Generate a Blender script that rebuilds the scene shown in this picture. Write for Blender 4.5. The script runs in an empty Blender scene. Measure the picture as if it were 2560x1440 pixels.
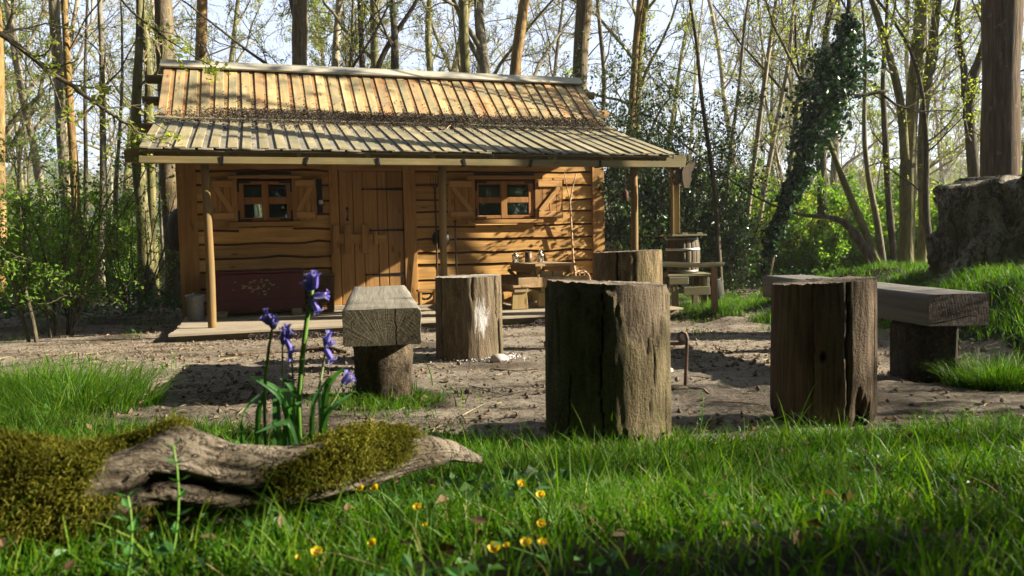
import bpy, math, random
import numpy as np
from mathutils import Matrix, Vector
random.seed(7)
RNG = np.random.default_rng(7)
S = bpy.context.scene
COL = S.collection
R_ = math.radians
# ------------------------------------------------------------------ camera
F_PX = 1991.1                                   # 28 mm on a 36 mm sensor, in photograph pixels
PITCH, ROLL = math.atan(130.0 / F_PX), R_(1.15)
CAM = np.array([0.0, 0.0, 1.12])
_F = np.array([0, math.cos(PITCH), -math.sin(PITCH)])
_R = np.array([1.0, 0, 0]); _U = np.array([0, math.sin(PITCH), math.cos(PITCH)])
R1 = math.cos(ROLL) * _R - math.sin(ROLL) * _U
U1 = math.sin(ROLL) * _R + math.cos(ROLL) * _U
cam_d = bpy.data.cameras.new('camera'); cam = bpy.data.objects.new('camera', cam_d); COL.objects.link(cam)
cam_d.lens = 28; cam_d.sensor_width = 36; cam_d.clip_start = .05; cam_d.clip_end = 3000
m = Matrix.Identity(4)
for i in range(3):
    m[i][0], m[i][1], m[i][2], m[i][3] = R1[i], U1[i], -_F[i], CAM[i]
cam.matrix_world = m
cam_d.dof.use_dof = True; cam_d.dof.focus_distance = 4.8; cam_d.dof.aperture_fstop = 7.1
S.camera = cam
# ------------------------------------------------------------------ light
SUN_AZ, SUN_EL = R_(1), R_(24)                 # measured from +x towards +y
sun_dir = Vector((math.cos(SUN_EL) * math.cos(SUN_AZ), math.cos(SUN_EL) * math.sin(SUN_AZ), math.sin(SUN_EL)))
W = bpy.data.worlds.new('World'); S.world = W; W.use_nodes = True
wn = W.node_tree; bg = wn.nodes['Background']
sky = wn.nodes.new('ShaderNodeTexSky'); sky.sky_type = 'NISHITA'; sky.sun_disc = False
sky.sun_elevation = SUN_EL; sky.sun_rotation = math.pi / 2 - SUN_AZ
sky.air_density = 1.0; sky.dust_density = .6; sky.ozone_density = 1.0
veil = wn.nodes.new('ShaderNodeMix'); veil.data_type = 'RGBA'; veil.inputs[0].default_value = .72      # thin high haze whitens the whole sky evenly
veil.inputs[7].default_value = (4.7, 5.2, 6.6, 1); wn.links.new(sky.outputs[0], veil.inputs[6]); wn.links.new(veil.outputs[2], bg.inputs[0]); bg.inputs[1].default_value = 0.055
sl = bpy.data.lights.new('sun', 'SUN'); sl.energy = 5.0; sl.angle = R_(.55); sl.color = (1, .89, .72)
so = bpy.data.objects.new('sun', sl); COL.objects.link(so)
so.rotation_euler = (-sun_dir).to_track_quat('-Z', 'Y').to_euler()
S.view_settings.view_transform = 'Standard'; S.view_settings.look = 'None'
S.view_settings.exposure = 2.0; S.view_settings.gamma = 1; S.view_settings.use_curve_mapping = False
S.render.engine = 'CYCLES'
S.cycles.max_bounces = 6; S.cycles.diffuse_bounces = 3; S.cycles.glossy_bounces = 2
S.cycles.transmission_bounces = 4; S.cycles.transparent_max_bounces = 8
S.cycles.use_denoising = True
S.cycles.caustics_reflective = False; S.cycles.caustics_refractive = False

# ------------------------------------------------------------------ helpers
def ray(px, py):
    d = _F + R1 * ((px - 1280) / F_PX) + U1 * ((720 - py) / F_PX)
    return d / d[1]
def at(px, py, Y): return CAM + ray(px, py) * Y

def vn(P, s, seed=0):
    """value noise 0..1 at points P (n,3)"""
    Q = np.asarray(P, dtype=np.float64) * s + 1000.0
    i = np.floor(Q).astype(np.int64); f = Q - i; u = f * f * (3 - 2 * f)
    out = 0
    for dx in (0, 1):
        for dy in (0, 1):
            for dz in (0, 1):
                h = ((i[:, 0] + dx) * 374761393 + (i[:, 1] + dy) * 668265263 + (i[:, 2] + dz) * 2147483647 + seed * 974711) & 0xffffffff
                h = ((h ^ (h >> 13)) * 1274126177) & 0xffffffff
                h = (h ^ (h >> 16)) & 0xffff
                w = (u[:, 0] if dx else 1 - u[:, 0]) * (u[:, 1] if dy else 1 - u[:, 1]) * (u[:, 2] if dz else 1 - u[:, 2])
                out = out + w * (h / 65535.0)
    return out
def fbm(P, s, seed=0, o=4):
    a, t, n = 1.0, 0, 0
    for k in range(o):
        t = t + a * vn(P, s * 2 ** k, seed + k); n += a; a *= .5
    return t / n
def sstep(x, a, b):
    t = np.clip((np.asarray(x, dtype=float) - a) / (b - a), 0, 1); return t * t * (3 - 2 * t)

class MB:
    def __init__(s): s.v = []; s.n = 0; s.q = []; s.t = []; s.g = []; s.qm = []; s.tm = []; s.gm = []; s.att = {}
    def add(s, V, quads=None, tris=None, ngons=None, mi=0, **att):
        V = np.asarray(V, dtype=np.float32).reshape(-1, 3)
        if quads is not None and len(quads): q = np.asarray(quads, dtype=np.int64) + s.n; s.q.append(q); s.qm.append(np.full(len(q), mi))
        if tris is not None and len(tris): t = np.asarray(tris, dtype=np.int64) + s.n; s.t.append(t); s.tm.append(np.full(len(t), mi))
        for g in ngons or (): s.g.append([i + s.n for i in g]); s.gm.append(mi)
        for k, a in att.items(): s.att.setdefault(k, []).append((s.n, np.asarray(a, dtype=np.float32)))
        s.v.append(V); s.n += len(V)
    def mesh(s, name, mats, smooth=False):
        me = bpy.data.meshes.new(name)
        V = np.concatenate(s.v) if s.v else np.zeros((0, 3), np.float32)
        me.vertices.add(len(V)); me.vertices.foreach_set('co', V.ravel())
        loops, starts, mi = [], [], []; off = 0
        for arrs, ms, k in ((s.q, s.qm, 4), (s.t, s.tm, 3)):
            if arrs:
                a = np.concatenate(arrs); loops.append(a.ravel()); starts.append(off + np.arange(len(a)) * k); off += a.size; mi.append(np.concatenate(ms))
        for g, m_ in zip(s.g, s.gm):
            loops.append(np.array(g)); starts.append(np.array([off])); off += len(g); mi.append(np.array([m_]))
        if loops:
            L = np.concatenate(loops).astype(np.int32); st = np.concatenate(starts).astype(np.int32); mi = np.concatenate(mi).astype(np.int32)
            me.loops.add(len(L)); me.loops.foreach_set('vertex_index', L)
            me.polygons.add(len(st)); me.polygons.foreach_set('loop_start', st)
            me.polygons.foreach_set('material_index', mi)
            me.polygons.foreach_set('use_smooth', np.full(len(st), bool(smooth)))
        for k, lst in s.att.items():
            a = me.attributes.new(k, 'FLOAT', 'POINT'); arr = np.zeros(len(V), np.float32)
            for o, x in lst: arr[o:o + len(x)] = x
            a.data.foreach_set('value', arr)
        for m_ in (mats if isinstance(mats, (list, tuple)) else [mats]): me.materials.append(m_)
        me.update(calc_edges=True); me.validate()
        return me
    def build(s, name, mats, parent=None, smooth=False, mw=None):
        return link(name, s.mesh(name, mats, smooth), parent, mw)

def link(name, me, parent=None, mw=None):
    o = bpy.data.objects.new(name, me); COL.objects.link(o)
    if parent is not None: o.parent = parent
    if mw is not None: o.matrix_local = mw
    return o
def tag(o, label=None, cat=None, group=None, kind=None):
    for k, v in (('label', label), ('category', cat), ('group', group), ('kind', kind)):
        if v: o[k] = v
    return o
def thing(name, label, cat, loc=(0, 0, 0), rz=0, group=None):
    o = bpy.data.objects.new(name, None); COL.objects.link(o); o.empty_display_size = .1
    o.matrix_local = Matrix.Translation(Vector(loc)) @ Matrix.Rotation(rz, 4, 'Z')
    return tag(o, label, cat, group)
def kids(o): return [c for c in COL.objects if c.parent == o]
def copy_tree(o, ch, parent=None):
    c = o.copy(); COL.objects.link(c)
    if parent is not None: c.parent = parent
    for k in ch.get(o.name, ()): copy_tree(k, ch, c)
    return c
def TR(x, y, z): return Matrix.Translation(Vector((x, y, z)))
def frame(loc, xa, za=(0, 0, 1)):
    xa = Vector(xa).normalized(); za = Vector(za); ya = za.cross(xa).normalized(); za = xa.cross(ya)
    m = Matrix.Identity(4)
    for i in range(3): m[i][0], m[i][1], m[i][2], m[i][3] = xa[i], ya[i], za[i], loc[i]
    return m

_CB_F = None
def cbox(mb, c, s, ch=.004, M=None, mi=0, jit=0.0, taper=None):
    """chamfered box (44 triangles); taper=(tx,ty): top scale in x,y"""
    global _CB_F
    h = np.asarray(s, dtype=float) / 2; ch = min(ch, h.min() * .8)
    sg = np.array([(x, y, z) for x in (-1, 1) for y in (-1, 1) for z in (-1, 1)], dtype=float)
    V = []
    for a in range(3):
        e = h - ch; e = e.copy(); e[a] = h[a]; V.append(sg * e)
    V = np.stack(V, 1).reshape(-1, 3)           # vertex id = corner*3 + axis
    if _CB_F is None:
        cid = lambda t: int((t[0] > 0) * 4 + (t[1] > 0) * 2 + (t[2] > 0))
        Q, T = [], []
        for a in range(3):
            b, k = (a + 1) % 3, (a + 2) % 3
            for sa in (-1, 1):
                f = []
                for sb, sk in ((-1, -1), (1, -1), (1, 1), (-1, 1)):
                    t = [0, 0, 0]; t[a], t[b], t[k] = sa, sb, sk; f.append(cid(t) * 3 + a)
                Q.append(f if sa > 0 else f[::-1])
            for sa in (-1, 1):
                for sb in (-1, 1):
                    t = [0, 0, 0]; t[a], t[b] = sa, sb; t[k] = -1; c1 = cid(t); t[k] = 1; c2 = cid(t)
                    f = [c1 * 3 + a, c1 * 3 + b, c2 * 3 + b, c2 * 3 + a]; Q.append(f if sa * sb > 0 else f[::-1])
        for c1 in range(8):
            f = [c1 * 3, c1 * 3 + 1, c1 * 3 + 2]; T.append(f if np.prod(sg[c1]) > 0 else f[::-1])
        _CB_F = (np.array(Q), np.array(T))
    if taper:
        k = (V[:, 2] / h[2] + 1) / 2; V = V.copy(); V[:, 0] *= 1 + (taper[0] - 1) * k; V[:, 1] *= 1 + (taper[1] - 1) * k
    if jit: V = V + RNG.normal(0, jit, (8, 1, 3)).repeat(3, 1).reshape(-1, 3)
    V = V + np.asarray(c, dtype=float)
    if M is not None:
        A = np.array(M); V = V @ A[:3, :3].T + A[:3, 3]
    mb.add(V, _CB_F[0], _CB_F[1], mi=mi)

def tube(mb, P, rad, k=8, cap=True, mi=0, **att):
    P = np.asarray(P, dtype=float); n = len(P); rad = np.broadcast_to(np.asarray(rad, dtype=float), (n,))
    T = np.gradient(P, axis=0); T /= np.linalg.norm(T, axis=1)[:, None] + 1e-12
    ref = np.array([0, 0, 1.0]) if abs(T[0][2]) < .8 else np.array([1.0, 0, 0])
    A = np.cross(T, ref); A /= np.linalg.norm(A, axis=1)[:, None] + 1e-12
    B = np.cross(T, A)
    th = np.arange(k) * (2 * math.pi / k)
    V = P[:, None, :] + rad[:, None, None] * (A[:, None, :] * np.cos(th)[None, :, None] + B[:, None, :] * np.sin(th)[None, :, None])
    i = np.arange(n - 1)[:, None] * k; j = np.arange(k)[None, :]; j2 = (j + 1) % k
    Q = np.stack([i + j, i + j2, i + k + j2, i + k + j], -1).reshape(-1, 4)
    g = [list(range(k))[::-1], list(range((n - 1) * k, n * k))] if cap and k > 2 else None
    mb.add(V.reshape(-1, 3), Q, ngons=g, mi=mi, **att)

def lathe(mb, prof, k=24, M=None, mi=0):
    """prof: list of (r, z)"""
    pr = np.asarray(prof, dtype=float); n = len(pr); th = np.arange(k) * 2 * math.pi / k
    V = np.stack([pr[:, 0, None] * np.cos(th), pr[:, 0, None] * np.sin(th), np.repeat(pr[:, 1, None], k, 1)], -1).reshape(-1, 3)
    if M is not None:
        A = np.array(M); V = V @ A[:3, :3].T + A[:3, 3]
    i = np.arange(n - 1)[:, None] * k; j = np.arange(k)[None, :]; j2 = (j + 1) % k
    Q = np.stack([i + j, i + j2, i + k + j2, i + k + j], -1).reshape(-1, 4)
    mb.add(V, Q, ngons=[list(range(k))[::-1], list(range((n - 1) * k, n * k))], mi=mi)

def prism(mb, poly, t, M=None, mi=0):
    """poly (x,z) counter-clockwise, extruded along y by t (centred)"""
    n = len(poly); V = [(x, -t / 2, z) for x, z in poly] + [(x, t / 2, z) for x, z in poly]
    V = np.array(V)
    if M is not None:
        A = np.array(M); V = V @ A[:3, :3].T + A[:3, 3]
    mb.add(V, [[i, i + n, (i + 1) % n + n, (i + 1) % n] for i in range(n)], ngons=[list(range(n)), list(range(n, 2 * n))[::-1]], mi=mi)

# ------------------------------------------------------------------ materials
class NT:
    def __init__(s, name):
        s.m = bpy.data.materials.new(name); s.m.use_nodes = True; s.t = s.m.node_tree; s.t.nodes.clear()
    def n(s, typ, ins=None, **kw):
        nd = s.t.nodes.new('ShaderNode' + typ)
        for k, v in kw.items(): setattr(nd, k, v)
        for k, v in (ins or {}).items():
            if isinstance(v, bpy.types.NodeSocket): s.t.links.new(v, nd.inputs[k])
            else: nd.inputs[k].default_value = v
        return nd
    def ramp(s, fac, stops):
        nd = s.n('ValToRGB', {0: fac}); cr = nd.color_ramp
        while len(cr.elements) > 1: cr.elements.remove(cr.elements[-1])
        cr.elements[0].position = stops[0][0]; cr.elements[0].color = (*c3(stops[0][1]), 1)
        for p, c in stops[1:]:
            e = cr.elements.new(p); e.color = (*c3(c), 1)
        return nd.outputs[0]
    def mix(s, f, a, b, bt='MIX'):
        nd = s.n('Mix', data_type='RGBA', blend_type=bt)
        for i, v in ((0, f), (6, a), (7, b)):
            if isinstance(v, bpy.types.NodeSocket): s.t.links.new(v, nd.inputs[i])
            else: nd.inputs[i].default_value = v if i == 0 else (*c3(v), 1)
        return nd.outputs[2]
    def math(s, op, a, b=0.0, c=0.0):
        return s.n('Math', {0: a, 1: b, 2: c}, operation=op).outputs[0]
    def obj(s, sc=(1, 1, 1), rnd=0.0):
        tc = s.n('TexCoord').outputs['Object']
        if rnd:
            r = s.n('ObjectInfo').outputs['Random']
            off = s.n('VectorMath', {0: s.n('CombineXYZ', {0: r, 1: r, 2: r}).outputs[0], 1: (rnd, rnd * 1.7, rnd * .6)}, operation='MULTIPLY').outputs[0]
            tc = s.n('VectorMath', {0: tc, 1: off}).outputs[0]
        return s.n('Mapping', {'Vector': tc, 'Scale': sc}).outputs[0]
    def noise(s, vec, sc, det=4, rough=.6, dist=0.0):
        return s.n('TexNoise', {'Vector': vec, 'Scale': sc, 'Detail': det, 'Roughness': rough, 'Distortion': dist}).outputs[0]
    def attr(s, name): return s.n('Attribute', attribute_name=name).outputs['Fac']
    def bump(s, h, st, dist=.01, nrm=None):
        d = {'Height': h, 'Strength': st, 'Distance': dist}
        if nrm is not None: d['Normal'] = nrm
        return s.n('Bump', d).outputs[0]
    def pr(s, col, rough=.8, nrm=None, spec=.3, metal=0.0):
        d = {'Base Color': col if isinstance(col, bpy.types.NodeSocket) else (*c3(col), 1), 'Roughness': rough, 'Specular IOR Level': spec, 'Metallic': metal}
        if nrm is not None: d['Normal'] = nrm
        return s.n('BsdfPrincipled', d).outputs[0]
    def out(s, sh):
        o = s.n('OutputMaterial'); s.t.links.new(sh, o.inputs[0]); return s.m
def c3(c): return tuple(c[:3]) if not isinstance(c, (int, float)) else (c, c, c)

def wood(name, dark, light, axis=0, weather=None, wamt=.5, var=.35, bumps=.35, knots=True, rough=.75, red=None, fine=1.0, wscale=2.5):
    t = NT(name); sc = [22 * fine, 22 * fine, 22 * fine]; sc[axis] = 1.3
    v = t.obj(tuple(sc), 9.0)
    g = t.noise(v, 1.6, 6, .65, .35)
    v2 = t.obj(tuple(.35 * s for s in sc), 5.0)
    g2 = t.noise(v2, 1.5, 3, .55, .8)
    f = t.math('MULTIPLY_ADD', g2, .6, t.math('MULTIPLY', g, .55))
    col = t.ramp(f, [(.38, dark), (.72, light)])
    rnd = t.n('ObjectInfo').outputs['Random']
    hv = t.n('HueSaturation', {'Color': col, 'Value': t.math('MULTIPLY_ADD', rnd, var, 1 - var / 2), 'Hue': .5, 'Saturation': 1.0}).outputs[0]
    if red is not None:
        r2 = t.math('FRACT', t.math('MULTIPLY', rnd, 7.31))
        hv = t.mix(t.math('MULTIPLY', t.math('GREATER_THAN', r2, .72), .55), hv, red)
    if weather is not None:
        pv = t.obj((1, 1, 1), 11.0)
        w = t.noise(pv, wscale, 4, .6, .2)
        wf = t.math('MULTIPLY', t.n('MapRange', {0: t.math('MULTIPLY_ADD', g, .35, w), 1: .52, 2: .85, 3: 0.0, 4: 1.0}).outputs[0], wamt)
        hv = t.mix(wf, hv, weather)
    if knots:
        kv = t.obj(tuple({True: 2.2, False: 7.5}[i == axis] for i in range(3)), 3.0)
        vo = t.n('TexVoronoi', {'Vector': kv, 'Scale': 1.0, 'Randomness': 1.0}).outputs['Distance']
        kf = t.n('MapRange', {0: vo, 1: .06, 2: .16, 3: .75, 4: 0.0}).outputs[0]
        hv = t.mix(kf, hv, tuple(.35 * x for x in c3(dark)))
    nr = t.bump(g, bumps, .004)
    return t.out(t.pr(hv, rough, nr, .25))

def bark(name, base, light, algae=None, amt=.5, zs=.22, sc=14, bumps=.8, lichen=None):
    base, light = tuple(x * 1.25 for x in base), tuple(x * 1.3 for x in light)
    t = NT(name); v = t.obj((1, 1, zs), 13.0)
    n1 = t.noise(v, sc, 6, .7, .6)
    n2 = t.noise(t.obj((1, 1, .5), 17.0), 1.3, 4, .6)
    col = t.ramp(n1, [(.32, tuple(x * .35 for x in base)), (.5, base), (.72, light)])
    if algae is not None:
        col = t.mix(t.math('MULTIPLY', t.n('MapRange', {0: n2, 1: .38, 2: .62}).outputs[0], amt), col, t.mix(n1, tuple(x * .5 for x in algae), algae))
    if lichen is not None:
        l = t.noise(t.obj((1, 1, 1), 3.0), 9, 4, .65)
        col = t.mix(t.n('MapRange', {0: l, 1: .62, 2: .68, 3: 0.0, 4: .7}).outputs[0], col, lichen)
    return t.out(t.pr(col, .9, t.bump(n1, bumps, .03), .15))

def leafm(name, c1, c2, trans=.45, rough=.5, gloss=.3, c3_=None):
    t = NT(name); r = t.n('NewGeometry').outputs['Random Per Island']
    col = t.ramp(r, [(0, c1), (.6, c2), (1, c3_ or c2)])
    d = t.pr(col, rough, None, gloss)
    tr = t.n('BsdfTranslucent', {'Color': t.mix(1.0, col, (1.5, 1.6, .7), 'MULTIPLY')}).outputs[0]
    return t.out(t.n('MixShader', {0: trans, 1: d, 2: tr}).outputs[0])

def plain(name, col, rough=.5, metal=0.0, spec=.4, var=.25, sc=20, bumps=.15, dirt=None):
    t = NT(name); n = t.noise(t.obj((1, 1, 1), 5.0), sc, 5, .65)
    c = t.mix(t.math('MULTIPLY', n, 1.0), tuple(x * (1 - var) for x in col), tuple(min(1, x * (1 + var)) for x in col))
    if dirt is not None:
        n3 = t.noise(t.obj((1, 1, 1), 8.0), sc * .35, 5, .7)
        c = t.mix(t.n('MapRange', {0: n3, 1: .5, 2: .66, 3: 0.0, 4: .8}).outputs[0], c, dirt)
    return t.out(t.pr(c, rough, t.bump(n, bumps, .004), spec, metal))

M_ROOF = wood('roof_larch', (.27, .175, .07), (.62, .46, .225), 0, (.20, .185, .11), 1.0, .5, .5, True, .8, red=(.46, .20, .08))
M_ROOF_LOW = wood('roof_green_larch', (.19, .145, .06), (.37, .315, .185), 0, (.15, .15, .105), .95, .35, .5, True, .85)
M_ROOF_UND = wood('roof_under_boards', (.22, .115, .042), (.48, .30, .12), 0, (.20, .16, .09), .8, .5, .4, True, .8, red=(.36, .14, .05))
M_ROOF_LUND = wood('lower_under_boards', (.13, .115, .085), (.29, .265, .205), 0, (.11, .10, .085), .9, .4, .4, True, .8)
M_RIDGE = wood('ridge_grey_wood', (.30, .27, .20), (.50, .46, .36), 0, (.33, .33, .28), .8, .2, .5)
M_WALL = wood('wall_larch', (.245, .118, .028), (.54, .318, .092), 0, (.18, .095, .03), .35, .3, .4)
M_SHUTR = wood('shutter_rail_larch', (.30, .155, .048), (.48, .285, .11), 0, None, 0, .2, .35)
M_SHUT = wood('shutter_larch', (.22, .104, .028), (.38, .205, .068), 2, None, 0, .2, .35)
M_BARK_SHADOW = plain('bark_edge_shadow_line', (.060, .024, .009), .95, 0, .1, .5, 30, .5)  # bark edge, kept dark to paint in the shadow gap between boards
M_TRIM = wood('trim_larch', (.20, .094, .024), (.36, .20, .062), 2, None, 0, .2, .35)
M_TRIMX = wood('trim_larch_flat', (.215, .104, .028), (.38, .215, .07), 0, None, 0, .2, .35)
M_FRAME = wood('window_frame_larch', (.16, .068, .017), (.30, .145, .042), 2, None, 0, .15, .35)
M_DOOR = wood('door_larch', (.19, .094, .026), (.325, .182, .06), 2, None, 0, .25, .35)
M_GUT = wood('gutter_wood', (.105, .077, .03), (.22, .17, .072), 0, (.095, .095, .045), .7, .2, .4)
M_POST = wood('post_pole', (.12, .07, .022), (.25, .155, .054), 2, (.10, .083, .037), .5, .2, .35)
M_DECK = wood('deck_wood', (.22, .18, .125), (.38, .32, .235), 0, (.20, .18, .14), .7, .25, .4)
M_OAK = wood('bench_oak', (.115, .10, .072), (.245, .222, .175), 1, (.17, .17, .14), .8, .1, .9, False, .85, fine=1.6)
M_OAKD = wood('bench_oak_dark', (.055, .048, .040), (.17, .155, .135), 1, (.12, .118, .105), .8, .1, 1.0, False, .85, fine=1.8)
M_TBL = wood('table_wood', (.20, .118, .052), (.40, .27, .135), 1, (.25, .21, .13), .6, .25, .4)
M_TBLV = wood('table_wood_upright', (.22, .125, .052), (.40, .265, .125), 2, (.16, .19, .055), .55, .25, .4)
M_STAND = wood('stand_wood', (.13, .105, .055), (.27, .23, .13), 0, (.18, .19, .11), .7, .25, .4)
M_IRON = plain('black_iron', (.012, .011, .010), .55, .6, .4)
M_RUST = plain('rusty_iron', (.20, .13, .10), .8, .2, .3, .4, 60, .5)
M_ZINC = plain('zinc', (.17, .18, .17), .5, .55, .4, .3, 25, .2, (.10, .10, .09))
M_HOOP = plain('galvanised_hoop', (.62, .62, .60), .38, .7, .5, .15)
M_TIN = plain('lantern_tin', (.55, .53, .48), .3, .9, .5, .2)
M_DARK = plain('dark_wood_interior', (.05, .03, .015), .9)
M_CHEST = plain('chest_red_paint', (.058, .008, .009), .6, 0, .3, .5, 12, .3, (.03, .008, .007))
M_WICK = plain('wicker', (.10, .06, .025), .8, 0, .2, .5, 80, .4)
M_STICK = bark('peeled_stick', (.34, .23, .14), (.60, .48, .36), None, 0, .4, 30, .4)
M_GLASS = NT('window_glass')
_g = M_GLASS
M_GLASS = _g.out(_g.n('MixShader', {0: _g.math('MULTIPLY_ADD', _g.n('Fresnel', {'IOR': 1.5}).outputs[0], 1.0, .035), 1: _g.n('BsdfTransparent', {'Color': (.55, .60, .56, 1)}).outputs[0], 2: _g.n('BsdfGlossy', {'Color': (.9, .95, .9, 1), 'Roughness': .02}).outputs[0]}).outputs[0])

# ------------------------------------------------------------------ ground
_GY = [-6, 0.0, 1.2, 2.0, 3.1, 4.0, 5.9, 7.6, 9.0, 14, 30, 60, 120, 400]
_GZ = [.80, .76, .67, .50, .32, .305, .22, .09, 0.0, 0.0, 0.0, -.6, -2.0, -4.0]
def gz0(x, y):
    x = np.asarray(x, dtype=float); y = np.asarray(y, dtype=float)
    z = 0
    for d in (-.3, -.1, .1, .3): z = z + np.interp(y + d, _GY, _GZ) / 4
    bump = .42 * sstep(x - .12 * (y - 4), 2.35, 4.0) * sstep(y, 2.6, 5.2) * (1 - sstep(y, 9.5, 13.5))
    bump = bump + .16 * sstep(x, 2.9, 4.4) * sstep(y, 4.2, 6.4) * (1 - sstep(y, 9.5, 13.5))
    bump = bump + .08 * sstep(x, 2.3, 2.7) * (1 - sstep(x, 5, 7)) * sstep(y, 8.8, 10.0) * (1 - sstep(y, 12.5, 14))
    # a low mound to the left of the front grass
    z = z + bump + .05 * sstep(-x, .6, 2.0) * sstep(y, 1.5, 2.5) * (1 - sstep(y, 3.5, 4.6))
    return z
def gz(x, y):
    x = np.atleast_1d(np.asarray(x, dtype=float)); y = np.atleast_1d(np.asarray(y, dtype=float))
    P = np.stack([x, y, np.zeros_like(x)], -1)
    far = np.hypot(x, y - 4)
    rel = (fbm(P, 1.1, 5, 3) - .5) * .07 * (1 - sstep(y, 8.0, 8.8) * (1 - sstep(y, 15, 18)) * (1 - sstep(np.abs(x + .5), 5, 6)))
    return gz0(x, y) + rel + (fbm(P, .06, 9, 3) - .5) * 1.6 * sstep(far, 16, 50)
def gzs(x, y): return float(gz(x, y)[0])
def gnd(px, py, y0=.6, y1=60):
    r = ray(px, py); ys = np.linspace(y0, y1, 4000); P = CAM + np.outer(ys, r)
    d = P[:, 2] - gz(P[:, 0], P[:, 1]); i = int(np.argmax(d < 0))
    return P[i]

def axis_pts(lo, hi, st, far, gr=1.18):
    a = list(np.arange(lo, hi, st)); s = st; x = a[-1]
    while x < far: s *= gr; x += s; a.append(x)
    s = st; x = lo; b = []
    while x > -far: s *= gr; x -= s; b.append(x)
    return np.array(b[::-1] + a)
def build_ground():
    xs = axis_pts(-4.6, 4.6, .035, 420); ys = axis_pts(.6, 9.6, .035, 420); ys = ys[ys > -40]
    X, Y = np.meshgrid(xs, ys); x, y = X.ravel(), Y.ravel()
    P = np.stack([x, y, np.zeros_like(x)], -1)
    near = 1 - sstep(np.hypot(x, y - 5), 6, 9)
    z = gz(x, y) + near * ((np.abs(fbm(P, 7, 21, 3) - .5)) * .035 + (vn(P, 26, 3) - .5) * .012)
    n = len(xs); i = np.arange(len(ys) - 1)[:, None] * n; j = np.arange(n - 1)[None]
    mb = MB(); mb.add(np.stack([x, y, z], -1), np.stack([i + j, i + j + 1, i + n + j + 1, i + n + j], -1).reshape(-1, 4), soil=gdens(x, y))
    t = NT('woodland_soil'); tc = t.obj((1, 1, 1))
    a = t.noise(tc, 3.0, 6, .7); b = t.noise(tc, 38, 6, .75); c = t.noise(tc, .9, 3, .5); e = t.noise(tc, 140, 3, .7)
    dry = t.ramp(t.math('MULTIPLY_ADD', b, .6, t.math('MULTIPLY', a, .4)), [(.36, (.070, .058, .045)), (.46, (.215, .182, .140)), (.58, (.37, .318, .250))])
    damp = t.ramp(b, [(.35, (.024, .017, .011)), (.65, (.09, .065, .045))])
    col = t.mix(t.n('MapRange', {0: c, 1: .50, 2: .68, 3: 0.0, 4: .75}).outputs[0], dry, damp)
    turf = t.ramp(b, [(.3, (.012, .012, .005)), (.7, (.035, .040, .012))])
    col = t.mix(t.n('MapRange', {0: t.math('MULTIPLY_ADD', t.math('SUBTRACT', a, .5), .9, t.attr('soil')), 1: .30, 2: .60}).outputs[0], col, turf)
    h = t.math('MULTIPLY_ADD', e, .25, b)
    m_ = t.out(t.pr(col, .95, t.bump(h, 1.0, .05), .1))
    return tag(mb.build('ground', m_, None, True), kind='structure')

def gdens(x, y):
    """how grassy the ground is, 0..1"""
    x = np.asarray(x, dtype=float); y = np.asarray(y, dtype=float)
    P = np.stack([x, y, np.zeros_like(x)], -1)
    w = (fbm(P, 1.6, 31, 3) - .5)
    yb = np.interp(x, [-3.5, -2.4, -1.9, -1.55, -.75, -.35, -.1, .2, 1.2, 1.7, 2.2], [4.5, 4.1, 3.35, 3.0, 2.9, 2.9, 2.85, 2.75, 2.85, 2.95, 2.9])
    d = 1 - sstep(y - w * .9, yb - .15, yb + .12)
    bank = sstep(x - .12 * (y - 4) + w * .9, 2.75, 3.1) * sstep(y + w, 3.9, 4.6) * (1 - sstep(y, 11, 13))
    tuft = (1 - sstep(np.hypot((x - 2.55), (y - 4.15) * .8) - w * .15, .12, .34)) * .95
    t2 = (1 - sstep(np.hypot((x - 1.72), (y - 4.55)), .05, .2)) * .7
    t3 = (1 - sstep(np.hypot(x + .62, (y - 3.95) * .8) - w * .2, .2, .5)) * .6
    strip = sstep(x, 1.9, 2.6) * (1 - sstep(x, 5.0, 6.0)) * sstep(y + w * 1.5, 9.3, 9.8) * (1 - sstep(y + w * 2, 12.6, 13.2)) * sstep(w, -.12, .06)
    strip2 = sstep(x, 1.7, 2.2) * sstep(y + w * 1.6, 7.3, 7.6) * (1 - sstep(y, 8.6, 9.2)) * sstep(w, -.02, .12) * .5
    lf = (1 - sstep(x, -4.9, -4.2)) * sstep(y + w * 2, 8.9, 9.6) * (1 - sstep(y, 11.5, 12.5)) * .35 * sstep(w, -.1, .1)
    patch = (1 - sstep(np.hypot(x + 2.45, (y - 5.3) * 1.2) - w * .5, .1, .55)) * .35 + (1 - sstep(np.hypot(x + 3.4, y - 5.8) - w * .5, .1, .5)) * .3
    return np.clip(np.maximum.reduce([d, bank, tuft, t2, t3, strip, strip2, lf, patch]), 0, 1)
build_ground()
# ------------------------------------------------------------------ cabin (local frame: x along the front wall, y backwards, z up from the deck)
TH = math.atan2(.307, .9516); ORG = np.array([-3.51, 9.26, .12])
_w = np.array([math.cos(TH), math.sin(TH), 0]); _b = np.array([-math.sin(TH), math.cos(TH), 0])
def cab(px, py, p):
    r = ray(px, py); o = CAM - ORG
    t = (p - o @ _b) / (r @ _b); P = o + r * t
    return float(P @ _w), float(P[2])
def wp(u, p, v): return ORG + _w * u + _b * p + np.array([0, 0, v])
WALL = 1.75
CABIN = thing('cabin', 'small timber cabin with board roof, covered porch and two shuttered windows', 'cabin', ORG, TH)
def rect(x0, y0, x1, y1, p):
    """pixel rectangle on the plane p -> (u0, v0, u1, v1)"""
    xm, ym = (x0 + x1) / 2, (y0 + y1) / 2
    return cab(x0, ym, p)[0], cab(xm, y1, p)[1], cab(x1, ym, p)[0], cab(xm, y0, p)[1]
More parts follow.
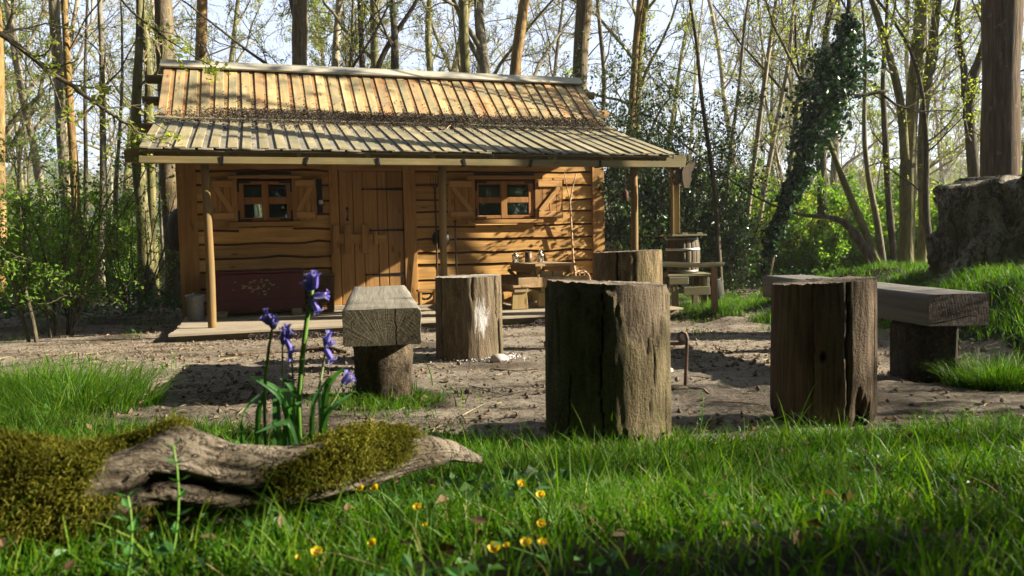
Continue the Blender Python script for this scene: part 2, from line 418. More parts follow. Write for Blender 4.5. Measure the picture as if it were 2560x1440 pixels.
def bx(name, mat, parent, u0, v0, u1, v1, p, t, ch=.005, axis=None, jit=.0015):
    """a board seen face on: spans u0..u1, v0..v1, front face at p - t, back at p"""
    mb = MB(); cbox(mb, (0, 0, 0), (abs(u1 - u0), t, abs(v1 - v0)), ch, jit=jit)
    return mb.build(name, mat, parent, mw=TR((u0 + u1) / 2, p - t / 2, (v0 + v1) / 2))
U_L, U_R = -.44, cab(1512, 560, WALL)[0]
V_TOP = 2.40
# window openings
WIN = [dict(fr=(594, 453, 731, 553), cols=((610, 655), (672, 717)), rows=((461, 493), (510, 544)), sh=((525, 446, 594, 553), (730, 445, 792, 550)), lin=(568, 438, 752, 446), sill=(573, 555, 757, 566)),
       dict(fr=(1188, 453, 1337, 546), cols=((1196, 1252), (1267, 1321)), rows=((461, 493), (507, 538)), sh=((1118, 448, 1188, 548), (1337, 448, 1407, 547)), lin=(1166, 439, 1355, 448), sill=(1168, 549, 1356, 558))]
for w in WIN: w['R'] = rect(*w['fr'], WALL - .03)
DOOR = rect(850, 428, 1010, 775, WALL - .03); DOOR = (DOOR[0], .06, DOOR[2], DOOR[3])
JL = rect(827, 420, 850, 775, WALL - .03); JR = rect(1010, 420, 1042, 775, WALL - .03)

def build_walls():
    # structural sheet behind the boards, with real openings
    mb = MB(); p0, t = WALL + .035, .03
    def pan(u0, v0, u1, v1, p=p0): cbox(mb, ((u0 + u1) / 2, p + t / 2, (v0 + v1) / 2), (u1 - u0, t, v1 - v0), .001)
    u = U_L
    for w in WIN:
        a, b, c, d = w['R']
        pan(u, -.1, a, V_TOP); pan(a, -.1, c, b); pan(a, d, c, V_TOP); u = c
    pan(u, -.1, U_R, V_TOP)
    fw = mb.build('front_wall', M_DARK, CABIN)
    # back wall, with its small window; side walls
    mb = MB(); pb = WALL + 2.5
    bw = [cab(636, 527, pb)[0], 0, cab(655.5, 527, pb)[0], 0]; bw[1], bw[3] = cab(640, 548, pb)[1], cab(640, 506, pb)[1]
    for (a, b, c, d) in ((U_L, -.1, bw[0], V_TOP), (bw[2], -.1, U_R, V_TOP), (bw[0], -.1, bw[2], bw[1]), (bw[0], bw[3], bw[2], V_TOP)):
        cbox(mb, ((a + c) / 2, pb, (b + d) / 2), (c - a, .05, d - b), .001)
    mb.build('back_wall', M_DARK, CABIN)
    for uu in (U_L + .025, U_R - .025):
        mb = MB(); prism(mb, [(WALL + .07, -.1), (WALL + 2.5, -.1), (WALL + 2.5, V_TOP), (WALL + 1.25, V_TOP + 1.02), (WALL + .07, V_TOP)], .05)
        mb.build('side_wall', M_WALL, CABIN, mw=TR(uu, 0, 0) @ Matrix.Rotation(math.pi / 2, 4, 'Z'))
    # weatherboards with a waney lower edge
    rows = 12; v0 = -.04; hgt = (V_TOP - .02 - v0) / rows
    rr = np.random.default_rng(4)
    cuts_l = [(U_L + .18, JL[0])]; cuts_r = [(JR[2] - .03, U_R - .16)]
    vb = v0
    hs = rr.uniform(.86, 1.16, rows); hs *= (V_TOP - v0) / hs.sum()
    for k in range(rows):
        vt = vb + hs[k]
        segs = []
        for (a, c) in cuts_l + cuts_r:
            pieces = [(a, c)]
            for w in WIN:
                wa, wb, wc, wd = w['R']
                if vt > wb + .03 and vb < wd - .03:
                    np_ = []
                    for (x, y) in pieces:
                        if wc <= x or wa >= y: np_.append((x, y))
                        else:
                            if wa - x > .05: np_.append((x, wa))
                            if y - wc > .05: np_.append((wc, y))
                    pieces = np_
            segs += pieces
        for (a, c) in segs:
            L = c - a; n = max(3, int(L / .16)); xs = np.linspace(-L / 2, L / 2, n)
            ph = rr.uniform(0, 50)
            wav = (fbm(np.stack([xs + ph + a, xs * 0 + k, xs * 0], -1), 2.6, 8, 3) - .5) * .055 * (.5 + rr.random())
            lo = -hs[k] / 2 - .012 + wav - .012; hi = hs[k] / 2 + .018
            tb = .040 + rr.uniform(-.006, .010); tt = .010
            sec = [(-tb + .022, lo - .004), (-tb - .002, lo + .024 + np.abs(wav) * .35), (-tt, xs * 0 + hi), (0.012, xs * 0 + hi), (0.012, lo - .004)]
            V = np.stack([np.stack([xs, xs * 0 + (y if np.isscalar(y) else y), z], -1) for y, z in sec], 1).reshape(-1, 3)
            Q = [];
            for i in range(n - 1):
                for j in (1, 2, 3, 4): Q.append([i * 5 + j, (i + 1) * 5 + j, (i + 1) * 5 + (j + 1) % 5, i * 5 + (j + 1) % 5])
            mb = MB(); mb.add(V, Q); mb.add(V, [[i * 5, (i + 1) * 5, (i + 1) * 5 + 1, i * 5 + 1] for i in range(n - 1)], mi=1, ngons=[[0, 1, 2, 3, 4], [5 * n - 1, 5 * n - 2, 5 * n - 3, 5 * n - 4, 5 * n - 5]])
            mb.build('wall_board', [M_WALL, M_BARK_SHADOW], fw, mw=TR((a + c) / 2, WALL + .02, (vb + vt) / 2))
        vb = vt
    # corner boards and door jambs
    a = rect(447, 413, 496, 790, WALL - .06)
    bx('corner_board', M_TRIM, CABIN, a[0], -.1, a[2], V_TOP, WALL + .0, .05)
    a = rect(1483, 430, 1512, 700, WALL - .06)
    bx('corner_board', M_TRIM, CABIN, a[0], -.1, a[2], V_TOP, WALL + .0, .05)
    bx('door_jamb', M_TRIM, CABIN, JL[0], .0, JL[2] - .004, V_TOP - .12, WALL - .005, .045)
    bx('door_jamb', M_TRIM, CABIN, JR[0] + .004, .0, JR[2], V_TOP - .12, WALL - .005, .045)
    bx('door_head', M_TRIMX, CABIN, JL[2], DOOR[3] + .004, JR[0], V_TOP - .12, WALL - .008, .035)
    bx('door_sill', M_DECK, CABIN, JL[0], .0, JR[2], .055, WALL - .02, .10)
    mb = MB(); cbox(mb, (0, 0, 0), (U_R - U_L, .05, .16), .006)
    mb.build('wall_plate', M_TRIMX, CABIN, mw=TR((U_L + U_R) / 2, WALL - .03, V_TOP - .075))
build_walls()

def build_door():
    d = MB(); cbox(d, (0, 0, 0), (DOOR[2] - DOOR[0] - .01, .02, DOOR[3] - DOOR[1]), .002)
    d = d.build('door', M_DOOR, CABIN, mw=TR((DOOR[0] + DOOR[2]) / 2, WALL + .012, (DOOR[1] + DOOR[3]) / 2))
    inv = TR(-(DOOR[0] + DOOR[2]) / 2, -(WALL + .012), -(DOOR[1] + DOOR[3]) / 2)
    pf = WALL - .028
    xs = [850.6, 885, 910, 946, 970, 1009.4]
    us = [cab(x, 600, pf)[0] for x in xs]
    def sub(name, mat, u0, v0, u1, v1, p, t, ch=.004):
        mb = MB(); cbox(mb, (0, 0, 0), (u1 - u0, t, v1 - v0), ch, jit=.001)
        return mb.build(name, mat, d, mw=inv @ TR((u0 + u1) / 2, p - t / 2, (v0 + v1) / 2))
    for a, b in zip(us[:-1], us[1:]): sub('plank', M_DOOR, a + .004, DOOR[1], b - .004, DOOR[3], pf + .03, .026 + RNG.uniform(0, .006), .006)
    pp = pf - .006
    for yy, x0 in ((473, 909), (576, 928), (687, 918)):
        u0, v = cab(x0, yy, pp); u1, v1 = cab(1010, yy - 3, pp)
        mb = MB(); um = (u0 + u1) / 2; vm = v
        prism(mb, [(u0 - um, -.006), (u1 - um, -.020), (u1 - um, .020), (u0 - um, .006)], .008)
        cbox(mb, (u1 - um + .022, -.002, 0), (.038, .012, .30), .003)
        lathe(mb, [(.001, -.006), (.017, -.006), (.017, .006), (.001, .006)], 10, TR(u0 - um - .012, 0, 0) @ Matrix.Rotation(math.pi / 2, 4, 'X'))
        for q in (.25, .5, .75): lathe(mb, [(.0005, -.006), (.009, -.005), (.006, .005), (.0005, .006)], 6, TR(u0 - um + (u1 - u0) * q, -.006, 0) @ Matrix.Rotation(math.pi / 2, 4, 'X'))
        mb.build('strap_hinge', M_IRON, d, mw=inv @ TR(um, pp - .004, vm))
    u, va = cab(868, 521, pp); _, vb = cab(868, 549, pp)
    mb = MB(); zz = np.linspace(0, 1, 9)
    tube(mb, np.stack([zz * 0, -.045 * np.sin(zz * math.pi), (zz - .5) * (va - vb)], -1), .008, 8)
    for s in (-.5, .5): lathe(mb, [(.001, -.004), (.022, -.004), (.02, .006), (.001, .008)], 10, TR(0, -.0, s * (va - vb)) @ Matrix.Rotation(math.pi / 2, 4, 'X'))
    mb.build('door_handle', M_IRON, d, mw=inv @ TR(u, pp - .002, (va + vb) / 2))
    r = rect(840, 584, 932, 608, pp); sub('bolt_bar', M_TRIMX, r[0], r[1], r[2], r[3], pp - .002, .026)
    for x in (869.5, 913.5):
        r = rect(x - 8, 561, x + 8, 634, pp - .05); o = sub('bar_keeper', M_TRIM, r[0], r[1], r[2], r[3], pp - .030, .028)
    r = rect(832, 562, 848.5, 636, pp - .05); bx('bar_keeper', M_TRIM, CABIN, r[0], r[1], r[2], r[3], pp - .034, .028)
    r = rect(934, 578, 944.5, 611, pp); sub('door_catch', M_TRIM, r[0], r[1], r[2], r[3], pp - .020, .022)
    r = rect(945, 586, 964, 608, pp); sub('door_catch', M_TRIMX, r[0], r[1], r[2], r[3], pp - .001, .018)
build_door()

def build_window(w):
    a, b, c, d = w['R']; um, vm = (a + c) / 2, (b + d) / 2; pf = WALL - .03
    g = MB()
    # frame ring + mullion + transom with deep members
    cs = [cab(x, 500, pf)[0] for pr in w['cols'] for x in pr]; rs = [cab((w['fr'][0] + w['fr'][2]) / 2, y, pf)[1] for pr in w['rows'] for y in pr]
    def fb(u0, v0, u1, v1, y=0, t=.06): cbox(g, ((u0 + u1) / 2 - um, y, (v0 + v1) / 2 - vm), (u1 - u0, t, v1 - v0), .005)
    fb(a, b, cs[0], d); fb(cs[3], b, c, d); fb(cs[1], b, cs[2], d, -.002)
    for i in (0, 2):
        fb(cs[i], rs[0], cs[i + 1], d, .001); fb(cs[i], b, cs[i + 1], rs[3], .001); fb(cs[i], rs[2], cs[i + 1], rs[1], .001)
    win = g.build('window', M_FRAME, CABIN, mw=TR(um, pf + .02, vm))
    for i in (0, 2):
        for j in (0, 2):
            mb = MB(); cbox(mb, ((cs[i] + cs[i + 1]) / 2 - um, .015, (rs[j] + rs[j + 1]) / 2 - vm), (cs[i + 1] - cs[i], .003, rs[j] - rs[j + 1]), .0005)
            mb.build('pane', M_GLASS, win)
    for (sx, sz) in ((0, 0), (0, 1), (1, 0), (1, 1)):
        mb = MB(); x = (a + .012) if sx == 0 else (c - .012); z = (b + .02) if sz == 0 else (d - .02); q = 1 if sx == 0 else -1; r = 1 if sz == 0 else -1
        cbox(mb, (x - um, -.038, z - vm + r * .055), (.028, .014, .15), .002); cbox(mb, (x - um + q * .085, -.036, z - vm), (.15, .008, .02), .002)
        mb.build('corner_iron', M_IRON, win)
    for s, R in enumerate(w['sh']):
        ua, vb_, uc, vd = rect(*R, pf - .02); L = uc - ua; H = vd - vb_
        sh = MB(); cbox(sh, (0, .004, 0), (L - .02, .006, H - .02), .001)
        sh = sh.build('shutter', M_TRIM, CABIN, mw=TR((ua + uc) / 2, pf - .012, (vb_ + vd) / 2))
        n = 4; e = np.linspace(-L / 2, L / 2, n + 1)
        for k in range(n):
            dv = RNG.uniform(-.012, .012, 2)
            mb = MB(); cbox(mb, (0, 0, 0), (L / n - .009, .018, H - .01 + dv[0]), .003, jit=.001)
            mb.build('slat', M_SHUT, sh, mw=TR((e[k] + e[k + 1]) / 2, -.010, dv[1] * .5))
        hi, lo = H / 2 - .075, -H / 2 + .07
        for z in (hi, lo):
            mb = MB(); cbox(mb, (0, 0, 0), (L - .08, .026, .085), .004, jit=.0015); mb.build('shutter_rail', M_SHUTR, sh, mw=TR(.01 * (1 if s else -1), -.034, z))
        q = -1 if s == 0 else 1
        x0, x1 = q * (L / 2 - .075), -q * (L / 2 - .075); z0, z1 = hi - .05, lo + .05
        ang = math.atan2(z1 - z0, x1 - x0); ln = math.hypot(x1 - x0, z1 - z0)
        mb = MB(); cbox(mb, (0, 0, 0), (ln, .024, .07), .004); mb.build('shutter_brace', M_SHUTR, sh, mw=TR(0, -.0325, (z0 + z1) / 2) @ Matrix.Rotation(-ang, 4, 'Y'))
    r = rect(*w['lin'], pf - .03); bx('window_lintel', M_TRIMX, CABIN, r[0], r[1], r[2], r[3], pf - .01, .05)
    r = rect(*w['sill'], pf - .04); bx('window_sill', M_TRIMX, CABIN, r[0], r[1], r[2], r[3], pf - .01, .07)
for w in WIN: build_window(w)
r = rect(650, 437, 675, 447, WALL - .1); bx('window_wedge', M_TRIMX, CABIN, r[0], r[1], r[2], r[3], WALL - .092, .02)

# roof profile: eave -> break -> ridge -> back eave
EAVE, BRK, RDG, BEAVE = (-.30, 2.055), (1.75, 2.655), (3.0, 3.60), (4.75, 2.25)
RU0, RU1 = -.65, 5.92
def build_roof():
    mb = MB()
    def slab(a, b, t, off):
        d = Vector((0, b[0] - a[0], b[1] - a[1])); L = d.length; x = d.normalized(); z = Vector((1, 0, 0)).cross(x)
        M = frame((((RU0 + RU1) / 2), (a[0] + b[0]) / 2, (a[1] + b[1]) / 2), x, z) @ TR(0, 0, off)
        cbox(mb, (0, 0, 0), (L, RU1 - RU0 - .04, t), .002, M)
    slab(EAVE, BRK, .02, -.04); slab((BRK[0] + .05, BRK[1] + .06), RDG, .02, -.04); slab(RDG, BEAVE, .05, -.03)
    # rafters under the porch roof
    for u in np.linspace(RU0 + .1, RU1 - .1, 9):
        x = Vector((0, BRK[0] - EAVE[0], BRK[1] - EAVE[1])); z = Vector((1, 0, 0)).cross(x.normalized())
        cbox(mb, (0, 0, -.10), (x.length - .1, .05, .10), .004, frame((u, (EAVE[0] + BRK[0]) / 2, (EAVE[1] + BRK[1]) / 2), x, z))
    rf = mb.build('roof', M_STAND, CABIN)
    rr = np.random.default_rng(12)
    def course(a, b, mat, und, n, wtop, wund, ext):
        d = Vector((0, b[0] - a[0], b[1] - a[1])); x = d.normalized(); z = Vector((1, 0, 0)).cross(x); L0 = d.length
        variants = {}
        e = np.linspace(RU0 + .05, RU1 - .05, n)
        for k in range(n):
            for up in (1, 0):
                u = e[k] + (0 if up else (e[1] - e[0]) / 2) + rr.normal(0, .006)
                if not up and k == n - 1: continue
                key = (up, int(rr.integers(0, 5)))
                if key not in variants:
                    dl = rr.uniform(-.02, .02); wd = (wtop if up else wund) * rr.uniform(.9, 1.1)
                    m_ = MB(); cbox(m_, (-(ext + dl) / 2, 0, 0), (L0 + ext + dl, wd, .015), .003, jit=.002); variants[key] = m_.mesh('roof_board', mat if up else und)
                M = frame((u, (a[0] + b[0]) / 2, (a[1] + b[1]) / 2), x, z) @ TR(rr.uniform(-.012, .012), 0, .004 if up else -.0105) @ Matrix.Rotation(rr.normal(0, .006), 4, 'Z') @ Matrix.Rotation(rr.normal(0, .012), 4, 'X')
                link('roof_board', variants[key], rf, M)
    course((BRK[0] + .10, BRK[1] + .07), (RDG[0], RDG[1]), M_ROOF, M_ROOF_UND, 37, .120, .150, .02)
    course(EAVE, (BRK[0] - .04, BRK[1] - .012), M_ROOF_LOW, M_ROOF_LUND, 37, .112, .152, .03)
    # ledger boards lying along the break
    dz = (BRK[1] - EAVE[1]) / (BRK[0] - EAVE[0])
    for p, v, wd in ((BRK[0] + .06, BRK[1] + .035, .13), (BRK[0] - .10, BRK[1] - .005, .10)):
        m_ = MB(); cbox(m_, (0, 0, 0), (RU1 - RU0 + .10, wd, .028), .004, jit=.002)
        m_.build('ledge_board', M_ROOF_LOW, rf, mw=TR((RU0 + RU1) / 2 + .02, p, v) @ Matrix.Rotation(.28, 4, 'X'))
    # ridge capping, two planks
    for s in (-1, 1):
        m_ = MB(); cbox(m_, (0, 0, 0), (RU1 - RU0 + .10, .20, .026), .004, jit=.002)
        m_.build('ridge_board', M_RIDGE, rf, mw=TR((RU0 + RU1) / 2, RDG[0] + s * .062, RDG[1] + .030 - (0.002 if s > 0 else 0)) @ Matrix.Rotation(-s * .70, 4, 'X'))
    # round purlin poles that stick out of both gable ends
    for (pl, pr) in (((398, 187), (1478, 225)), ((402, 244), (1512, 277)), ((378, 318), (1562, 337))):
        pass
    for p, v in ((RDG[0] - .12, RDG[1] - .22), (RDG[0] - .68, RDG[1] - .62), (BRK[0] - .05, BRK[1] - .13), (RDG[0] + .75, RDG[1] - .66)):
        m_ = MB(); uu = np.linspace(RU0 - .24, RU1 + .24, 10)
        tube(m_, np.stack([uu, uu * 0, .006 * np.sin(uu * 2)], -1), .065, 12)
        m_.build('purlin_pole', M_POST, rf, True, TR(0, p, v))
    # flat verge board on the gable ends
    for u in (RU0 - .008, RU1 + .008):
        for a, b in ((EAVE, BRK), (BRK, RDG), (RDG, BEAVE)):
            d = Vector((0, b[0] - a[0], b[1] - a[1])); z = Vector((1, 0, 0)).cross(d.normalized())
            m_ = MB(); cbox(m_, (0, 0, -.045), (d.length - .03, .018, .05), .003); m_.build('verge_board', M_GUT, rf, mw=frame((u, (a[0] + b[0]) / 2, (a[1] + b[1]) / 2), d, z))
    return rf
ROOF = build_roof()

def build_porch():
    # plate beam over the posts
    u0 = cab(312, 385, 0)[0]; u1 = cab(1710, 400, 0)[0]
    mb = MB(); cbox(mb, (0, 0, 0), (u1 - u0, .07, .155), .006, jit=.002)
    mb.build('porch_beam', M_GUT, CABIN, mw=TR((u0 + u1) / 2, -.02, 1.985))
    for (u, pz) in ((0.0, .048), (cab(1109, 600, 0)[0], .047), (cab(1585, 520, 0)[0], .048)):
        m_ = MB(); z = np.linspace(-.12, 1.905, 12); r = np.full(12, pz) * (1 + .05 * np.sin(z * 3 + u)); r[0] = pz * .98
        tube(m_, np.stack([.006 * np.sin(z * 2.1 + u), .006 * np.cos(z * 1.7), z], -1), r, 18)
        m_.build('porch_post', M_POST, CABIN, True, TR(u, 0.0, 0))
    # wooden gutter on iron brackets
    ua = cab(350, 400, -.3)[0]; ub = cab(1702, 408, -.3)[0]; L = ub - ua; um = (ua + ub) / 2
    g = MB(); cbox(g, (0, -.055, -.006), (L, .018, .074), .003, jit=.002); cbox(g, (0, 0, -.035), (L, .092, .014), .002); cbox(g, (0, .055, -.012), (L, .018, .06), .003)
    gut = g.build('gutter', M_GUT, CABIN, mw=TR(um, -.34, 1.915))
    for x in (556, 765, 942, 1155, 1320, 1492):
        u = cab(x, 405, -.3)[0]
        m_ = MB(); cbox(m_, (0, -.069, -.006), (.035, .008, .085), .002); cbox(m_, (0, .0, -.049), (.05, .14, .012), .002)
        m_.build('gutter_bracket', M_IRON, gut, mw=TR(u - um, 0, 0) @ Matrix.Rotation(RNG.normal(0, .25), 4, 'Y'))
    # deck
    d = MB()
    for p in (-.35, .3, .95, 1.55): cbox(d, (0, p, 0), (6.3, .06, .08), .004)
    dk = d.build('deck', M_STAND, CABIN, mw=TR(2.78, 0, -.068))
    edges = np.linspace(-.50, 1.74, 17); rr = np.random.default_rng(3)
    for a, b in zip(edges[:-1], edges[1:]):
        cut = rr.uniform(1.6, 4.4); lo = -.40 + rr.normal(0, .012); hi = 5.92 + rr.normal(0, .02)
        for (x0, x1) in ((lo, cut - .003), (cut + .003, hi)):
            m_ = MB(); cbox(m_, (0, 0, 0), (x1 - x0, b - a - .007, .028), .003, jit=.0012)
            m_.build('deck_board', M_DECK, dk, mw=TR((x0 + x1) / 2 - 2.78, (a + b) / 2, .068 - .0145 + rr.uniform(-.001, .001)))
build_porch()

# leaf litter lying on the roof, deepest along the break
def build_litter():
    rr = np.random.default_rng(5); n = 34000
    u = rr.uniform(RU0, RU1, n)
    side = rr.random(n)
    w = fbm(np.stack([u, u * 0, u * 0], -1), 1.1, 3, 3)
    amt = np.clip((u - RU0) / 1.2, .15, 1) * np.clip((RU1 + .15 - u) / .5, .25, 1)
    keep = rr.random(n) < amt
    u, side, w = u[keep], side[keep], w[keep]; n = len(u)
    s = np.where(side < .44, np.abs(rr.normal(0, .17, n)) * (.6 + w), np.where(side < .80, -np.abs(rr.normal(0, .30, n)) * (.6 + w), 0))
    spread = side >= .80
    s = np.where(spread, np.where(rr.random(n) < .45, -rr.exponential(.42, n), rr.exponential(.30, n)), s)
    s = np.clip(s, -1.85, 1.25)
    # spread leaves collect in the channels between the top boards
    lo = EAVE[1] + (BRK[1] - EAVE[1]) / (BRK[0] - EAVE[0]) * (s + BRK[0] - EAVE[0])
    up = BRK[1] + (RDG[1] - BRK[1]) / (RDG[0] - BRK[0]) * s
    v = np.where(s < 0, lo, up)
    pile = .075 * np.exp(-((s + .05) / .17) ** 2) * (.5 + w) * np.clip((u - RU0) / 1.2, .1, 1)
    sp = (RU1 - RU0 - .1) / 36; ph = ((u - RU0 - .05) / sp) % 1.0
    chan = np.abs(ph - .5) < .19
    inpile = np.abs(s + .06) < .30
    ok = inpile | chan | (rr.random(n) < .10)
    h = np.where(inpile, .026 + pile * rr.random(n), np.where(chan, .0, .024) + rr.random(n) * .012)
    P = np.stack([u, BRK[0] + s, v + h], -1)[ok]
    mb = MB(); scatter_leaves(mb, P, .027, rr, flat=.55, wid=.5)
    o = mb.build('leaf_litter', M_LITTER, CABIN); o['kind'] = 'stuff'
def scatter_leaves(mb, P, size, rr, flat=0.0, wid=.55, mi=0, up=(0, 0, 1), jitter=.35):
    """diamond leaves at P, random orientation; flat>0 pulls the normal towards up"""
    n = len(P)
    if n == 0: return
    d = rr.normal(size=(n, 3)); d /= np.linalg.norm(d, axis=1)[:, None] + 1e-9
    nn = rr.normal(size=(n, 3)) * (1 - flat) + np.asarray(up) * flat * 1.6
    a = np.cross(nn, d); a /= np.linalg.norm(a, axis=1)[:, None] + 1e-9
    b = np.cross(nn, a); b /= np.linalg.norm(b, axis=1)[:, None] + 1e-9
    nn = np.cross(a, b)
    s = (np.broadcast_to(size, (n,)) * rr.uniform(1 - jitter, 1 + jitter, n))[:, None]
    fold = rr.uniform(.05, .28, (n, 1)) * s
    v0 = P - a * s * .5; v2 = P + a * s * .5
    v1 = P + b * s * wid * .5 + nn * fold - a * s * .06; v3 = P - b * s * wid * .5 + nn * fold - a * s * .06
    V = np.stack([v0, v1, v2, v3], 1).reshape(-1, 3); i = np.arange(n)[:, None] * 4
    mb.add(V, None, np.concatenate([i + [0, 1, 2], i + [0, 2, 3]]), mi=mi)
M_LITTER = leafm('dead_leaf_litter', (.018, .014, .014), (.052, .042, .041), .1, .8, .15, (.15, .125, .115))
build_litter()
for (x0, y0, x1, y1, p) in ((1050, 358, 1118, 352, .9), (1118, 352, 1142, 318, 1.2), (620, 332, 650, 329, 1.0)):
    (u0, _), (u1, _) = cab(x0, y0, p), cab(x1, y1, p)
    def onroof(u, pp): return (u, pp, EAVE[1] + (BRK[1] - EAVE[1]) / (BRK[0] - EAVE[0]) * (pp - EAVE[0]) + .034)
    P = np.array([onroof(u0 + (u1 - u0) * k, p + .35 * k * (1 if y1 < y0 - 20 else .2)) for k in np.linspace(0, 1, 6)]); P[1:-1, 2] += RNG.uniform(0, .012, 4); P[1:-1, 1] += RNG.normal(0, .02, 4)
    q = MB(); tube(q, P @ np.array([_w, _b, [0, 0, 1]]) + ORG, .006, 5)
    tag(q.build('fallen_twig', M_STICK), {1050: 'long pale fallen twig lying across the lower roof boards', 1118: 'short pale twig leaning up the leaf pile on the roof', 620: 'curved pale twig on the lower roof near its left end'}[x0], 'twig', 'twigs fallen on the roof')
# ------------------------------------------------------------------ things on the porch
def pthing(name, label, cat, u, p, v=0.0, group=None, rz=0): return thing(name, label, cat, wp(u, p, v), TH + rz, group)
def part(name, mat, parent, fn, smooth=False, mw=None):
    mb = MB(); fn(mb); return mb.build(name, mat, parent, smooth, mw)

def build_chest():
    pf = 1.16
    u0, v0, u1, v1 = rect(532, 676, 760, 778, pf); L = u1 - u0; um = (u0 + u1) / 2; H = v1
    c = pthing('storage_chest', 'long dark red wooden chest with flaking paint against the cabin wall', 'chest', um, pf + .26)
    b0 = max(.09, v0)
    part('body', M_CHEST, c, lambda m: cbox(m, (0, 0, (b0 + H - .04) / 2), (L, .50, H - .04 - b0), .008))
    part('lid', M_CHEST, c, lambda m: cbox(m, (0, -.012, H - .018), (L + .03, .53, .036), .008))
    part('plinth', M_CHEST, c, lambda m: cbox(m, (0, -.004, b0 + .07), (L + .012, .512, .14), .006))
    for s in (-1, 1):
        for y in (-.2, .2): part('foot', M_STAND, c, lambda m: cbox(m, (s * (L / 2 - .10), y, b0 / 2), (.13, .09, b0), .006))
    # bare patch where the paint has come off
    mb = MB(); rr = np.random.default_rng(2)
    for k in range(46):
        cx = rr.normal(0, .11); cz = rr.normal(0, .055); r = rr.uniform(.004, .020)
        a = np.sort(rr.uniform(0, 2 * math.pi, 7)); q = [(cx + r * 1.8 * math.cos(t) * rr.uniform(.6, 1), cz + r * .8 * math.sin(t)) for t in a]
        prism(mb, q, .0016 + .0002 * (k % 5))
    ux, vz = cab(642, 716, pf); mb.build('flaked_paint', M_STAND, c, mw=TR(ux - um, -.2505, vz))['kind'] = 'stuff'
build_chest()

def build_bucket():
    u0, v0, u1, v1 = rect(461, 736, 512, 794, .95); r = (u1 - u0) / 2
    b = pthing('metal_bucket', 'grey galvanised bucket with a lid beside the porch corner post', 'bucket', (u0 + u1) / 2, .95 + r)
    h = v1
    part('body', M_ZINC, b, lambda m: lathe(m, [(r * .78, 0), (r * .8, .012), (r * .95, h * .88), (r * 1.0, h * .9), (r * 1.0, h * .93), (r * .9, h * .93), (r * .7, .03)], 32), True)
    part('lid', M_ZINC, b, lambda m: lathe(m, [(r * .2, h * .9), (r * 1.03, h * .925), (r * 1.03, h * .95), (r * .7, h * .985), (.03, h * 1.0), (.02, h * 1.05), (.001, h * 1.06)], 32), True)
    t = np.linspace(0, math.pi, 12)
    part('handle', M_ZINC, b, lambda m: tube(m, np.stack([r * 1.02 * np.cos(t), -r * .35 * np.sin(t), h * .86 - r * .9 * np.sin(t)], -1), .005, 6), True)
build_bucket()

def build_basket():
    u0, v0, u1, v1 = rect(765, 687, 838, 767, 1.35); h = max(v1, .3); a = (u1 - u0) / 2; dp = .15
    b = pthing('wicker_basket', 'dark square wicker basket between the red chest and the cabin door', 'basket', (u0 + u1) / 2, 1.35 + dp)
    mb = MB()
    def rr_(s, z): 
        th = np.linspace(0, 2 * math.pi, 41)
        c, s_ = np.cos(th), np.sin(th); e = .35
        return np.stack([a * s * np.sign(c) * np.abs(c) ** e, dp * s * np.sign(s_) * np.abs(s_) ** e, np.full(41, z)], -1)
    nr = 22
    for k in range(nr):
        z = .01 + h * k / nr; s = .9 + .1 * k / nr; P = rr_(s, z); off = .006 * np.cos(np.arange(41) * math.pi + k * math.pi)
        P[:, 0] *= 1 + off / a; P[:, 1] *= 1 + off / dp; tube(mb, P, .008, 4, False)
    mb.build('weave', M_WICK, b)
    mb = MB()
    for k in range(0, 40, 2):
        P0, P1 = rr_(.9, 0)[k], rr_(1, h)[k]; tube(mb, np.stack([P0, P1]), .006, 5)
    tube(mb, rr_(1.02, h), .014, 6, False); mb.build('frame', M_WICK, b)
    part('base', M_WICK, b, lambda m: cbox(m, (0, 0, .008), (a * 1.7, dp * 1.7, .014), .003))
build_basket()

